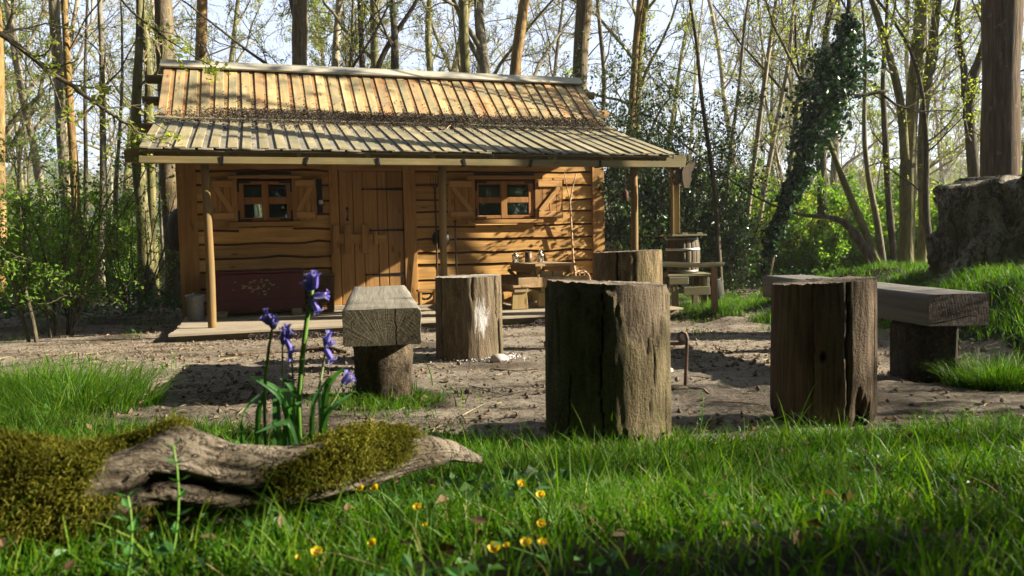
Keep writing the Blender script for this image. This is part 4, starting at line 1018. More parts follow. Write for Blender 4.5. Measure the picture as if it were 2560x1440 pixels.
def build_stumps():
    # front log, bark on, bark missing at the upper right
    g = at(1520, 1085, 2.88); r = 150 / F_PX * 2.88
    h = at(1520, 706, 2.88)[2] - gzs(g[0], g[1])
    def f(a, t, z):
        base = 1 + .03 * (1 - t) + .02 * np.sin(2 * a + 1)
        edge = .71 + .16 * np.abs(np.sin(adiff(a, .35) * 2.0)) ** .7 + (vn(np.stack([a * 6, a * 0, a * 0], -1), 1.6, 3) - .5) * .18 + (vn(np.stack([a * 30, z * 10, a * 0], -1), 1.0, 3) - .5) * .05
        edge = np.where((a > .02) & (a < 1.15), edge - .12 * np.sin(np.clip((a - .02) / 1.13, 0, 1) * math.pi) + .0, .94 + (edge - .8) * .25)
        chip = ((a > -.16) & (a < .22 + (vn(np.stack([z * 9, a * 0, a * 0], -1), 1, 2) - .5) * .2) & (t < .17 + (vn(np.stack([a * 20, a * 0, a * 0], -1), 1, 2) - .5) * .08))
        bare = np.clip(sstep(t, edge - .012, edge + .012) + chip, 0, 1)
        rr = base + (1 - bare) * (.035 + ridges(a, z, 30, .040, 3)) + bare * ridges(a, z, 22, .018, 5, .04)
        left = adiff(a, -.19); rr = rr - .022 * sstep(-left, 0, .02) * (1 - sstep(-left, .3, .6))
        c = crack(a, z, -.19, .0, 9, .010, .06, 2) + crack(a, z, .63, .24, .46, .014, .07, 4) + crack(a, z, .56, .14, .26, .010, .05, 6) + crack(a, z, .95, .02, .24, .012, .05, 7) + crack(a, z, .93, .47, .62, .016, .05, 8) + crack(a, z, -.75, .0, .3, .015, .04, 9)
        bare = bare - 2.2 * np.clip(c / .06, 0, 1)
        return rr - c, bare
    m_ = stump_mat('front_log_bark', (.105, .083, .052), (.175, .14, .09), (.085, .066, .044), (.165, .13, .088), (.11, .098, .038), .5)
    stump('log_seat', 'thick bark covered log seat nearest the grass, bark torn off its upper right', (g[0], g[1], gzs(g[0], g[1])), r, h, f, m_, M_TOPD, (-.06, .02), 96, 240)
    # right log, bare brown wood, rotten at the foot
    g = at(2055, 1090, 3.22); r = 121 / F_PX * 3.22; h = at(2055, 702, 3.22)[2] - gzs(g[0], g[1])
    def f(a, t, z):
        foot = sstep(t, .0, .12) * .10 + .90
        rr = (1 + .03 * np.sin(2 * a) + .03 * (.5 - t)) * foot + ridges(a, z, 20, .05, 15, .06) + ridges(a, z, 60, .02, 16, .1)
        c = crack(a, z, .10, .0, 9, .022, .09, 12) + crack(a, z, -.55, .1, .9, .02, .04, 13) + crack(a, z, .85, .2, .5, .02, .05, 14)
        hole = .10 * np.exp(-(adiff(a, -.36) / .05) ** 2 - ((z - .30) / .018) ** 2)
        rot = .20 * np.exp(-(adiff(a, .50) / .20) ** 2) * (1 - sstep(z + (vn(np.stack([a * 14, a * 0, a * 0], -1), 1, 4) - .5) * .10, .06, .16))
        bare = 1 - 2.6 * np.clip((c + hole * 1.2) / .08, 0, 1) - rot * 9 - 1.3 * (1 - sstep(t + (vn(np.stack([a * 9, a * 0, a * 0], -1), 1, 14) - .5) * .12, .03, .13))
        return rr - c - hole - rot, bare
    m_ = stump_mat('right_log_wood', (.05, .038, .026), (.09, .068, .045), (.050, .036, .023), (.155, .115, .076), (.05, .045, .02), .2)
    stump('log_seat', 'bare brown split log seat with a rotted foot, in front of the right bench', (g[0], g[1], gzs(g[0], g[1])), r, h, f, m_, M_TOPD, (.06, .02), 96, 240)
    # pale log with white streaks by the ash
    g = at(1176, 893, 5.95); r = 83 / F_PX * 5.95; h = at(1172, 690, 5.95)[2] - gzs(g[0], g[1])
    def f(a, t, z):
        rr = 1 + .02 * (.5 - t) + ridges(a, z, 26, .05, 25) + .01 * np.sin(3 * a)
        c = crack(a, z, .95, .3, .75, .03, .09, 22) + crack(a, z, -.9, .1, .6, .02, .04, 23) + crack(a, z, 1.12, .0, .3, .05, .10, 24) + crack(a, z, .15, .45, .62, .02, .05, 25)
        wht = np.exp(-(adiff(a, .42) / .50) ** 2) * np.exp(-((t - .52) / .50) ** 2)
        return rr - c, wht * 1.75 * .0 + 0 - 2 * np.clip(c / .06, 0, 1) + np.where(c < .01, 0, 0) + wht * 2.12
    m_ = stump_mat('stained_log_bark', (.095, .072, .045), (.21, .165, .108), (.095, .072, .045), (.21, .165, .108), (.09, .08, .03), .45, (.66, .66, .67))
    stump('log_seat', 'pale log seat streaked with white beside the ash, right of the left bench', (g[0], g[1], gzs(g[0], g[1])), r, h, f, m_, M_TOPL, (.01, .0), 80, 200)
    # far log
    g = at(1571, 850, 6.6); r = 85 / F_PX * 6.6; z0 = gzs(g[0], g[1]); h = at(1571, 628, 6.6)[2] - z0
    def f(a, t, z):
        rr = 1 + .02 * (.5 - t) + ridges(a, z, 28, .05, 35)
        c = crack(a, z, -.45, .1, 9, .02, .06, 32) + crack(a, z, .02, .3, .8, .05, .02, 33)
        return rr - c, 0 - 2 * np.clip(c / .05, 0, 1)
    m_ = stump_mat('far_log_bark', (.115, .085, .045), (.25, .195, .11), (.1, .1, .1), (.2, .2, .2), (.13, .11, .04), .5)
    stump('log_seat', 'tallest log seat, yellowish bark, behind the front log and before the table', (g[0], g[1], z0), r, h, f, m_, M_TOPD, (.03, .01), 64, 180)
build_stumps()

def beam(mb, L, w, t, ch, seed, notch=None, taper=0.0):
    """squared timber along y (0..L), centred in x, top at z=0, worn edges"""
    rr = np.random.default_rng(seed)
    sec = []
    hw = w / 2
    def line(a, b, n): return [(a[0] + (b[0] - a[0]) * k / n, a[1] + (b[1] - a[1]) * k / n) for k in range(n)]
    cs = [(-hw + ch, 0), (hw - ch, 0), (hw, -ch), (hw, -t + ch * .4), (hw - ch * .4, -t), (-hw + ch * .4, -t), (-hw, -t + ch * .4), (-hw, -ch)]
    pts = []
    for k in range(8): pts += line(cs[k], cs[(k + 1) % 8], (10, 2, 6, 1, 10, 1, 6, 2)[k])
    pts = np.array(pts); n = len(pts); ny = 46
    ys = np.concatenate([[0, .006, .02, .05], np.linspace(.09, L - .09, ny - 8), [L - .05, L - .02, L - .006, L]])
    V = []
    for k, y in enumerate(ys):
        P = pts.copy()
        q = np.stack([P[:, 0], np.full(n, y * .35), P[:, 1]], -1)
        s = 1 + (fbm(q + seed, 9, seed, 3) - .5) * .07 + (fbm(q + seed, 30, seed + 3, 2) - .5) * .03
        e = .988 if k in (0, len(ys) - 1) else (.997 if k in (1, len(ys) - 2) else 1.0)
        P = P * np.array([1, 1]); cz = -t / 2; P = np.stack([P[:, 0] * s * e, cz + (P[:, 1] - cz) * s * e], -1)
        if notch is not None:
            x0, dep = notch; m_ = (np.abs(pts[:, 0] - x0) < .02) & (pts[:, 1] > -.001)
            P[m_, 1] -= dep * math.exp(-y / .10)
        V.append(np.stack([P[:, 0], np.full(n, y), P[:, 1]], -1))
    V = np.concatenate(V); i = np.arange(len(ys) - 1)[:, None] * n; j = np.arange(n)[None]; j2 = (j + 1) % n
    mb.add(V, np.stack([i + j, i + n + j, i + n + j2, i + j2], -1).reshape(-1, 4))
    for (o, s) in ((0, 1), (len(ys) - 1, -1)):
        c = np.array([[0, ys[o], -t / 2]]); ring = V[o * n:(o + 1) * n]
        mid = c + (ring - c) * .5
        VV = np.concatenate([ring, mid, c]); jj, jj2 = np.arange(n), (np.arange(n) + 1) % n
        q = np.stack([jj, jj2, n + jj2, n + jj], -1); tr = np.stack([n + jj, n + jj2, np.full(n, 2 * n)], -1)
        mb.add(VV, q if s > 0 else q[:, ::-1], tr if s > 0 else tr[:, ::-1], mi=1)
def end_mat(name, d, l, cx=0.0, cz=-.30, streak=None):
    t = NT(name); tc = t.obj((1, 1, 1)); p = t.n('Mapping', {'Vector': tc, 'Location': (-cx, 0, -cz)}).outputs[0]
    sx = t.n('SeparateXYZ', {0: p}); ang = t.math('ARCTAN2', sx.outputs[0], sx.outputs[2])
    r = t.n('VectorMath', {0: t.n('CombineXYZ', {0: sx.outputs[0], 2: sx.outputs[2]}).outputs[0]}, operation='LENGTH').outputs['Value']
    pol = t.n('CombineXYZ', {0: t.math('MULTIPLY', ang, 12.0), 1: t.math('MULTIPLY', r, 2.5)}).outputs[0]
    n = t.noise(pol, 1.6, 4, .7, .4); n2 = t.noise(tc, 45, 5, .7)
    rings = t.math('SINE', t.math('MULTIPLY_ADD', r, 420.0, t.math('MULTIPLY', t.noise(tc, 7, 3), 9.0)))
    f = t.math('MULTIPLY_ADD', rings, .022, t.math('MULTIPLY_ADD', n2, .5, t.math('MULTIPLY', n, .5)))
    col = t.ramp(f, [(.36, tuple(x * .4 for x in d)), (.44, d), (.66, l)])
    ck = t.n('MapRange', {0: t.noise(pol, .9, 2, .5, .8), 1: .315, 2: .34, 3: 1.0, 4: 0.0}).outputs[0]
    if streak is not None:
        wob = t.math('MULTIPLY_ADD', t.noise(t.obj((1, 1, 1)), 14, 3, .6), .030, -streak - .015)
        dx = t.math('ABSOLUTE', t.math('ADD', t.n('SeparateXYZ', {0: tc}).outputs[0], wob))
        ck = t.math('MAXIMUM', ck, t.n('MapRange', {0: dx, 1: .0018, 2: .0042, 3: 1.0, 4: 0.0}).outputs[0])
    col = t.mix(ck, col, (.01, .008, .006))
    h = t.math('SUBTRACT', f, t.math('MULTIPLY', ck, .6))
    return t.out(t.pr(col, .9, t.bump(h, .9, .012), .1))
M_END = end_mat('oak_end_grain', (.065, .056, .036), (.135, .12, .08), .02, -.21, .062)
M_ENDD = end_mat('dark_oak_end_grain', (.06, .05, .042), (.19, .165, .145), -.62, -.20)
def rough_mat(name, c, l, sc=60):
    t = NT(name); n = t.noise(t.obj((1, 1, .8)), sc, 5, .75); n2 = t.noise(t.obj((1, 1, .25)), 14, 4, .6)
    return t.out(t.pr(t.ramp(t.math('MULTIPLY_ADD', n2, .4, t.math('MULTIPLY', n, .6)), [(.38, tuple(x * .4 for x in c)), (.5, c), (.64, l)]), .95, t.bump(n, 1.0, .03), .08))
M_LEG = rough_mat('rough_leg', (.11, .085, .055), (.22, .175, .12))
M_LEGD = rough_mat('rough_dark_leg', (.06, .05, .038), (.13, .11, .085))

def build_benches():
    # left bench: runs away from the camera
    D = 3.80; a = at(857, 772, D); c = at(1052, 768, D); w = c[0] - a[0]; ztop = (a[2] + c[2]) / 2 - .004
    f1 = at(885, 712, 5.65); f2 = at(1012, 711, 5.65); n0 = (a + c) / 2; n1 = (f1 + f2) / 2
    d = n1 - n0; L = 1.88; rz = math.atan2(-(d[0]), d[1])
    g = gzs(n0[0], n0[1] + .3); b = thing('timber_bench', 'weathered grey beam bench left of the log seats with its end to the camera', 'bench', (n0[0], n0[1], g), rz)
    mb = MB(); beam(mb, L, w, .178, .013, 11); mb.build('seat', [M_OAK, M_END], b, True, TR(0, 0, ztop - g))
    for y in (.27, L - .30):
        gg = gzs(n0[0] + d[0] / L * y, n0[1] + y); h = ztop - .178 - gg
        def leg(m):
            z = np.linspace(-.06, h + .004, 14); aa = np.arange(40) * 2 * math.pi / 40; Z, A = np.meshgrid(z, aa, indexing='ij')
            r = (.150 + (fbm(np.stack([np.sin(A.ravel()) * .15, np.cos(A.ravel()) * .15, Z.ravel()], -1), 14, 4, 3) - .5).reshape(Z.shape) * .02)
            i = np.arange(13)[:, None] * 40; j = np.arange(40)[None]; j2 = (j + 1) % 40
            m.add(np.stack([r * np.cos(A), r * np.sin(A), Z], -1).reshape(-1, 3), np.stack([i + j, i + j2, i + 40 + j2, i + 40 + j], -1).reshape(-1, 4))
        part('leg', M_LEG, b, leg, True, TR(.0, y, gg - g))
    # right bench
    D = 4.08; a = at(2322, 733, D); f = at(1906, 689, 6.15); zt = (a[2] + f[2]) / 2 - .004; w = .335
    d = f - a; L = math.hypot(d[0], d[1]); rz = math.atan2(-d[0], d[1])
    nx = np.array([math.cos(rz), math.sin(rz), 0]); o = a + nx * w / 2
    g = gzs(o[0], o[1] + .3); b = thing('timber_bench', 'dark weathered beam bench behind the right log on two squared legs', 'bench', (o[0], o[1], g), rz)
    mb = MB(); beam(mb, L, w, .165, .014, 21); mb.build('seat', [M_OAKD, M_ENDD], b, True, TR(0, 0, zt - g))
    dy = np.array([-math.sin(rz), math.cos(rz), 0])
    for y, r in ((.27, .26), (L - .34, .24)):
        q = o + dy * y; gg = gzs(q[0], q[1]); h = zt - .163 - gg + .05
        def leg(m):
            nz = 12
            for s in range(1): cbox(m, (0, 0, h / 2 - .05), (r, r, h), .022, jit=.006)
        part('leg', M_LEGD, b, leg, False, TR(-.02, y, gg - g) @ Matrix.Rotation(-.17 - rz * 0 + .02, 4, 'Z'))
build_benches()

def build_irons():
    g = gnd(1713, 965); Y = g[1]
    i = thing('fire_iron', 'upright rusty fire iron with a curled eye holding a cross bar', 'fire iron', (g[0], g[1], gzs(g[0], g[1])))
    o = np.array(i.location); px = lambda pts: np.array([at(x, y, Y) for x, y in pts]) - o
    part('shank', M_RUST, i, lambda m: tube(m, px([(1713, 985), (1714, 940), (1716, 900), (1717, 868), (1718, 846), (1714, 834), (1705, 829), (1697, 834), (1695, 843), (1700, 851), (1708, 856), (1712, 858)]), .0095, 8), True)
    bar = tag(part('iron_bar', M_RUST, None, lambda m: tube(m, np.array([at(1712, 857, Y), at(1690, 859, Y + .02), at(1560, 862, Y + .12), at(1378, 864, Y + .3)]) , .0105, 8), True), 'horizontal rusty spit bar running left from the curled fire iron', 'bar')
    # second support, mostly behind the front log
    q = at(1380, 900, Y + .3); gq = gzs(q[0], q[1])
    j = thing('fire_iron', 'rusty curled fire iron mostly hidden behind the left edge of the front log', 'fire iron', (q[0], q[1], gq)); o2 = np.array(j.location)
    P2 = lambda pts: np.array([at(x, y, Y + .3) for x, y in pts]) - o2
    part('shank', M_RUST, j, lambda m: tube(m, np.vstack([[(0.0, 0, -.05)], P2([(1384, 880), (1384, 866), (1377, 853), (1369, 850), (1363, 856), (1364, 866), (1370, 870), (1378, 869)])]), .0095, 8), True)
    # long dead branch on the dirt
    P = np.array([gnd(x, y) for x, y in ((566, 893), (620, 887), (700, 883), (770, 880), (830, 879), (868, 884))]); P[:, 2] += np.array([.03, .014, .016, .022, .022, .012])
    b = thing('dead_branch', 'long dark dead branch lying on the bare earth left of the bench', 'branch', P[0])
    part('stick', M_BRANCH, b, lambda m: tube(m, P - P[0], (.014, .018, .02, .022, .024, .016), 10), True)
    part('side_twig', M_BRANCH, b, lambda m: tube(m, np.array([P[3], P[3] + (.06, .10, .05), P[3] + (.10, .22, .03)]) - P[0], (.010, .007, .003), 6), True)
    # thin crooked twig on the earth, and a flat chip under the pale log
    P = np.array([gnd(x, y) for x, y in ((1225, 925), (1290, 932), (1345, 930), (1366, 928))]); P[:, 2] += np.array([.006, .012, .02, .03])
    tag(part('thin_twig', M_BRANCH, None, lambda m: tube(m, P, .004, 5)), 'thin dark twig on the earth between the pale log and the front log', 'twig')
    P = np.array([gnd(x, y) for x, y in ((1676, 978), (1720, 975), (1760, 979), (1772, 990))]); P[:, 2] += .012
    tag(part('thin_twig', M_STICK, None, lambda m: tube(m, P, .005, 5)), 'thin pale curved twig on the earth at the foot of the fire iron', 'twig')
    for k, (x, y, s, lab) in enumerate(((1248, 905, .055, 'pale grey stone by the foot of the white streaked log'), (1275, 898, .035, 'small pale stone beside the ash, right of the larger grey one'), (1668, 735 + 195, .03, 'small dull stone by the right side of the front log'), (1390, 800, .03, 'small pale stone near the deck behind the front log'))):
        q = gnd(x, y); mb = MB(); th = np.linspace(0, math.pi, 9); ph = np.arange(14) * 2 * math.pi / 14
        T_, H_ = np.meshgrid(th, ph, indexing='ij'); V = np.stack([np.sin(T_) * np.cos(H_) * 1.2, np.sin(T_) * np.sin(H_), np.cos(T_) * .7], -1).reshape(-1, 3)
        V = V * (s * (.75 + .5 * fbm(V + k, 1.4, 50 + k, 3)))[:, None]
        ii = np.arange(8)[:, None] * 14; jj = np.arange(14)[None]; j2 = (jj + 1) % 14
        mb.add(V, np.stack([ii + jj, ii + 14 + jj, ii + 14 + j2, ii + j2], -1).reshape(-1, 4))
        tag(mb.build('stone', M_STONE, None, True, TR(q[0], q[1], gzs(q[0], q[1]) + s * .25)), lab, 'stone')
M_BRANCH = bark('dead_branch_bark', (.085, .062, .042), (.20, .16, .12), None, 0, .5, 40, .6)
M_STONE = plain('pale_stone', (.42, .39, .35), .9, 0, .2, .35, 25, .6)
build_irons()

def build_big_stump():
    """the great fallen root plate / felled trunk on the bank at the right"""
    Y = 7.9
    c = at(2530, 690, Y); cx = c[0] + .30; z0 = gzs(cx, Y) - .05
    H = at(2480, 432, Y - .5)[2] - z0
    o = thing('great_stump', 'huge gnarled grey tree stump on the grassy bank at the right edge', 'stump', (cx, Y, z0))
    nz, na = 110, 260
    z = np.linspace(0, 1, nz); a = np.arange(na) * 2 * math.pi / na - math.pi
    Z, A = np.meshgrid(z, a, indexing='ij'); zf, af = Z.ravel(), A.ravel()
    r = 1.02 + .06 * np.cos(2 * af + .4) + .20 * np.exp(-zf / .12) * (1 + .8 * np.sin(5 * af + 1)) + .05 * sstep(zf, .5, 1)
    q = np.stack([np.sin(af), -np.cos(af), zf * .9], -1)
    r = r + (fbm(q, 3.2, 61, 5) - .5) * .34 + (fbm(q * np.array([1, 1, .45]), 11, 62, 5) - .5) * .20 + (fbm(q * np.array([1, 1, .12]), 8, 67, 3) - .5) * .16 - .05 * np.exp(-((fbm(q * np.array([1.6, 1.6, .6]), 5, 66, 4) - .5) / .03) ** 2)
    xl = np.sin(af) * 1.0
    Ht = H * (1 + .03 * xl) + (fbm(np.stack([np.sin(af), np.cos(af), af * 0], -1), 3.0, 63, 4) - .5) * .07 - .075 * (1 - sstep(xl, -.66, -.60)) - .13 * np.exp(-((xl + .60) / .05) ** 2)
    V = np.stack([r * np.sin(af), -r * np.cos(af) * .62, zf * Ht], -1)
    i = np.arange(nz - 1)[:, None] * na; j = np.arange(na)[None]; j2 = (j + 1) % na
    mb = MB(); mb.add(V, np.stack([i + j, i + j2, i + na + j2, i + na + j], -1).reshape(-1, 4))
    top = V[-na:]; ce = top.mean(0); P = [ce + (top - ce) * k for k in (1, .95, .8, .6, .4, .2)]
    for k, p_ in enumerate(P[1:]): p_[:, 2] += (fbm(p_, 5, 64, 3) - .5) * .1 + .03
    VV = np.concatenate(P + [ce[None]]); ii = np.arange(5)[:, None] * na
    mb.add(VV, np.stack([ii + j, ii + j2, ii + na + j2, ii + na + j], -1).reshape(-1, 4), np.stack([5 * na + j[0], 5 * na + j2[0], np.full(na, 6 * na)], -1))
    mb.build('trunk', M_GREAT, o, True)
t = NT('great_stump_wood'); _n = t.noise(t.obj((1, 1, .45)), 7, 7, .72, .8); _n2 = t.noise(t.obj(), 2.4, 4, .6); _n3 = t.noise(t.obj((1, 1, .6)), 30, 5, .7)
_c = t.ramp(t.math('MULTIPLY_ADD', _n3, .45, t.math('MULTIPLY', _n, .6)), [(.34, (.028, .023, .018)), (.47, (.26, .23, .18)), (.64, (.52, .48, .40))])
_rg = t.math('ABSOLUTE', t.math('SUBTRACT', t.noise(t.obj((1, 1, .40)), 4.5, 5, .65, 1.2), .5)); _rg2 = t.math('ABSOLUTE', t.math('SUBTRACT', t.noise(t.obj((1, 1, .7)), 11, 4, .65, .8), .5))
_c = t.mix(t.n('MapRange', {0: t.math('MINIMUM', _rg, t.math('MULTIPLY', _rg2, 1.6)), 1: .008, 2: .045, 3: .9, 4: 0.0}).outputs[0], _c, (.018, .014, .011))
_c = t.mix(t.n('MapRange', {0: _n2, 1: .52, 2: .64, 3: 0.0, 4: .75}).outputs[0], _c, (.07, .075, .022))
M_GREAT = t.out(t.pr(_c, .95, t.bump(t.math('ADD', _n, _n3), 1.0, .06), .08))
build_big_stump()
# ------------------------------------------------------------------ vegetation materials
M_GRASS = leafm('grass_blade', (.026, .086, .004), (.060, .150, .006), .42, .55, .2, (.13, .20, .016))
M_STRAW = leafm('dry_straw', (.16, .13, .055), (.27, .22, .10), .3, .7, .15, (.36, .31, .17))
M_WEED = leafm('weed_leaf', (.025, .095, .018), (.05, .16, .03), .35, .5, .4, (.09, .20, .04))
M_SPRING = leafm('spring_leaf', (.15, .19, .024), (.23, .275, .038), .55, .5, .25, (.31, .34, .08))
M_HAW = leafm('hawthorn_leaf', (.06, .13, .018), (.12, .215, .028), .55, .5, .3, (.20, .29, .045))
M_HOLLY = leafm('holly_leaf', (.014, .036, .012), (.030, .068, .020), .25, .28, .6, (.07, .13, .03))
M_IVY = leafm('ivy_leaf', (.010, .032, .012), (.020, .055, .018), .2, .32, .5, (.035, .09, .025))
M_NETTLE = leafm('ground_leaf', (.018, .055, .016), (.035, .095, .022), .3, .5, .3, (.07, .15, .03))
M_FAR = leafm('far_leaf', (.07, .095, .05), (.11, .14, .07), .35, .7, .1, (.16, .18, .10))
M_DEADLEAF = leafm('dead_leaf', (.06, .035, .02), (.16, .10, .055), .15, .8, .1, (.26, .19, .12))
M_CLOD = rough_mat('dirt_clod', (.22, .165, .115), (.40, .32, .24), 90)
B_GREY = bark('grey_bark', (.13, .115, .085), (.25, .225, .175), (.16, .145, .055), .5, .22, 14, .8, (.34, .34, .29))
B_ORANGE = bark('orange_bark', (.16, .108, .045), (.27, .19, .082), (.30, .165, .045), .55, .22, 12, .7)
B_GREEN = bark('mossy_bark', (.13, .12, .06), (.24, .22, .12), (.17, .165, .045), .7, .25, 14, .8)
B_DARK = bark('dark_bark', (.055, .045, .033), (.13, .11, .08), (.09, .085, .03), .4, .22, 16, .9)
B_PALE = bark('pale_bark', (.22, .19, .14), (.38, .34, .26), (.26, .22, .10), .4, .22, 14, .6)
B_RUST = bark('rusty_trunk_bark', (.075, .056, .036), (.18, .14, .095), (.13, .075, .032), .55, .07, 30, 1.0, (.22, .20, .16))
B_BIG = bark('big_trunk_bark', (.105, .085, .055), (.20, .165, .108), (.17, .115, .042), .6, .12, 16, .8, (.30, .27, .22))
M_TWIG = bark('twig_bark', (.21, .18, .115), (.36, .31, .21), (.24, .22, .09), .5, .3, 20, .3)
M_TWIGD = bark('dark_twig_bark', (.07, .056, .04), (.14, .115, .085), None, 0, .3, 20, .3)

# ------------------------------------------------------------------ grass
def blades(mb, x, y, h, w, rr, lean=.45, z=None, dirn=None, seg=3):
    n = len(x)
    if n == 0: return
    z = gz(x, y) - .006 if z is None else z
    a = rr.uniform(0, 2 * math.pi, n) if dirn is None else dirn + rr.normal(0, .6, n)
    f = rr.uniform(0, 2 * math.pi, n)
    L = lean * rr.uniform(.3, 1.7, n)
    t = np.linspace(0, 1, seg + 1)
    d = np.stack([np.cos(a), np.sin(a), a * 0], -1); s = np.stack([np.cos(f), np.sin(f), f * 0], -1)
    base = np.stack([x, y, z], -1); V = []
    for k, tt in enumerate(t):
        c = base + d * (h * L * tt ** 2)[:, None] + np.array([0, 0, 1.0]) * (h * (tt - .25 * np.minimum(L, 1.5) * tt ** 2))[:, None]
        wk = w * (1 - tt ** 1.6) * .5
        if k < seg: V += [c - s * wk[:, None], c + s * wk[:, None]]
        else: V.append(c)
    V = np.stack(V, 1); m = V.shape[1]; i = np.arange(n)[:, None] * m
    T = []
    Q = [i + [2 * k, 2 * k + 1, 2 * k + 3, 2 * k + 2] for k in range(seg - 1)]
    mb.add(V.reshape(-1, 3), np.concatenate(Q) if Q else None, np.concatenate([i + [m - 3, m - 2, m - 1]]))

def build_grass():
    rr = np.random.default_rng(33)
    mb = MB()
    # front bank
    n = 150000
    y = .72 + (5.0 - .72) * rr.random(n) ** .85; x = rr.uniform(-1, 1, n) * (.72 * y + .22)
    g = gdens(x, y); front = y < np.interp(x, [-3.5, -2, -1.3, -.75, -.1, 2.2], [5, 4.8, 4.2, 4.0, 3.3, 3.3])
    clump = fbm(np.stack([x, y, x * 0], -1), 3.2, 41, 3)
    keep = (rr.random(n) < g * np.clip((clump - .25) * 2.8, .42, 1) * np.interp(y, [.7, 1.5, 3, 5], [.62, .8, 1, 1])) & front
    # the log lies in the grass
    x, y, clump = x[keep], y[keep], clump[keep]
    h = (.030 + .070 * np.clip(clump - .2, 0, 1) ** 1.1 + rr.exponential(.014, len(x))) * np.interp(y, [.7, 1.6, 3.2], [.85, 1.0, 1.15])
    h *= np.where(x < -1.0, 1.0 + .55 * sstep(-x - y * .25, .6, 1.4), 1)
    blades(mb, x, y, h, rr.uniform(.0026, .0058, len(x)), rr, .55)
    # a few long seeding blades
    k = rr.random(len(x)) < .02; blades(mb, x[k], y[k], h[k] * 1.7 + .03, rr.uniform(.003, .006, k.sum()), rr, .7, seg=4)
    tag(mb.build('grass', M_GRASS), kind='stuff')
    mb = MB(); k = rr.random(len(x)) < .035; blades(mb, x[k], y[k], h[k] * 1.05, rr.uniform(.002, .0045, k.sum()), rr, 1.3)
    x2, y2 = rr.uniform(-4, 4, 5000), rr.uniform(2.6, 9, 5000); k = rr.random(5000) < .5 * (gdens(x2, y2) < .6) * (fbm(np.stack([x2, y2, x2 * 0], -1), 1.1, 5, 3) > .52); blades(mb, x2[k], y2[k], rr.uniform(.02, .06, k.sum()), rr.uniform(.002, .004, k.sum()), rr, 2.2)
    tag(mb.build('dry_grass', M_STRAW), kind='stuff')
    # bank, tufts and strips further back
    mb = MB(); n = 230000
    y = rr.uniform(3.4, 13.5, n); x = rr.uniform(-6.2, 7.5, n)
    g = gdens(x, y); front = y < np.interp(x, [-3.5, -2, -1.3, -.75, -.1, 2.2], [5, 4.8, 4.2, 4.0, 3.3, 3.3])
    c = fbm(np.stack([x, y, x * 0], -1), 2.4, 43, 3)
    keep = (~front) & (rr.random(n) < g * np.clip((c - .3) * 3, .1, 1)) & (np.abs(x / y) < .78)
    x, y, c = x[keep], y[keep], c[keep]
    blades(mb, x, y, .05 + .12 * np.clip(c - .25, 0, 1) + rr.exponential(.02, len(x)), rr.uniform(.005, .009, len(x)), rr, .6)
    # dense tufts
    for (tx, ty, r, m, hh) in ((2.52, 4.12, .26, 2600, .13), (1.72, 4.55, .14, 700, .12), (.40, 2.60, .34, 1100, .055), (-.66, 3.9, .30, 900, .06), (-2.45, 4.25, .45, 1700, .17), (-2.05, 3.75, .35, 1300, .14), (-2.9, 4.6, .4, 1200, .13)):
        a = rr.uniform(0, 2 * math.pi, m); q = r * np.sqrt(rr.random(m)); tx_, ty_ = tx + q * np.cos(a), ty + q * np.sin(a)
        blades(mb, tx_, ty_, hh * rr.uniform(.2, 1.55, m), rr.uniform(.004, .007, m), rr, .8, dirn=a)
    tag(mb.build('grass', M_GRASS), kind='stuff')
    # broad leaved weeds and clover among the blades
    mb = MB(); n = 4200
    y = .8 + 2.4 * rr.random(n); x = rr.uniform(-1, 1, n) * (.7 * y + .2); k = rr.random(n) < gdens(x, y) * (fbm(np.stack([x, y, x * 0], -1), 2.6, 47, 3) > .5) * .8
    x, y = x[k], y[k]; P = np.stack([x, y, gz(x, y) + rr.uniform(.008, .06, len(x))], -1)
    scatter_leaves(mb, P, .018, rr, .6, .62)
    n = 5000; y = rr.uniform(3.2, 12, n); x = rr.uniform(-6, 6, n); k = rr.random(n) < gdens(x, y) * .6; x, y = x[k], y[k]
    scatter_leaves(mb, np.stack([x, y, gz(x, y) + rr.uniform(.01, .08, len(x))], -1), .035, rr, .6, .7)
    tag(mb.build('clover_and_weeds', M_WEED), kind='stuff')
build_grass()

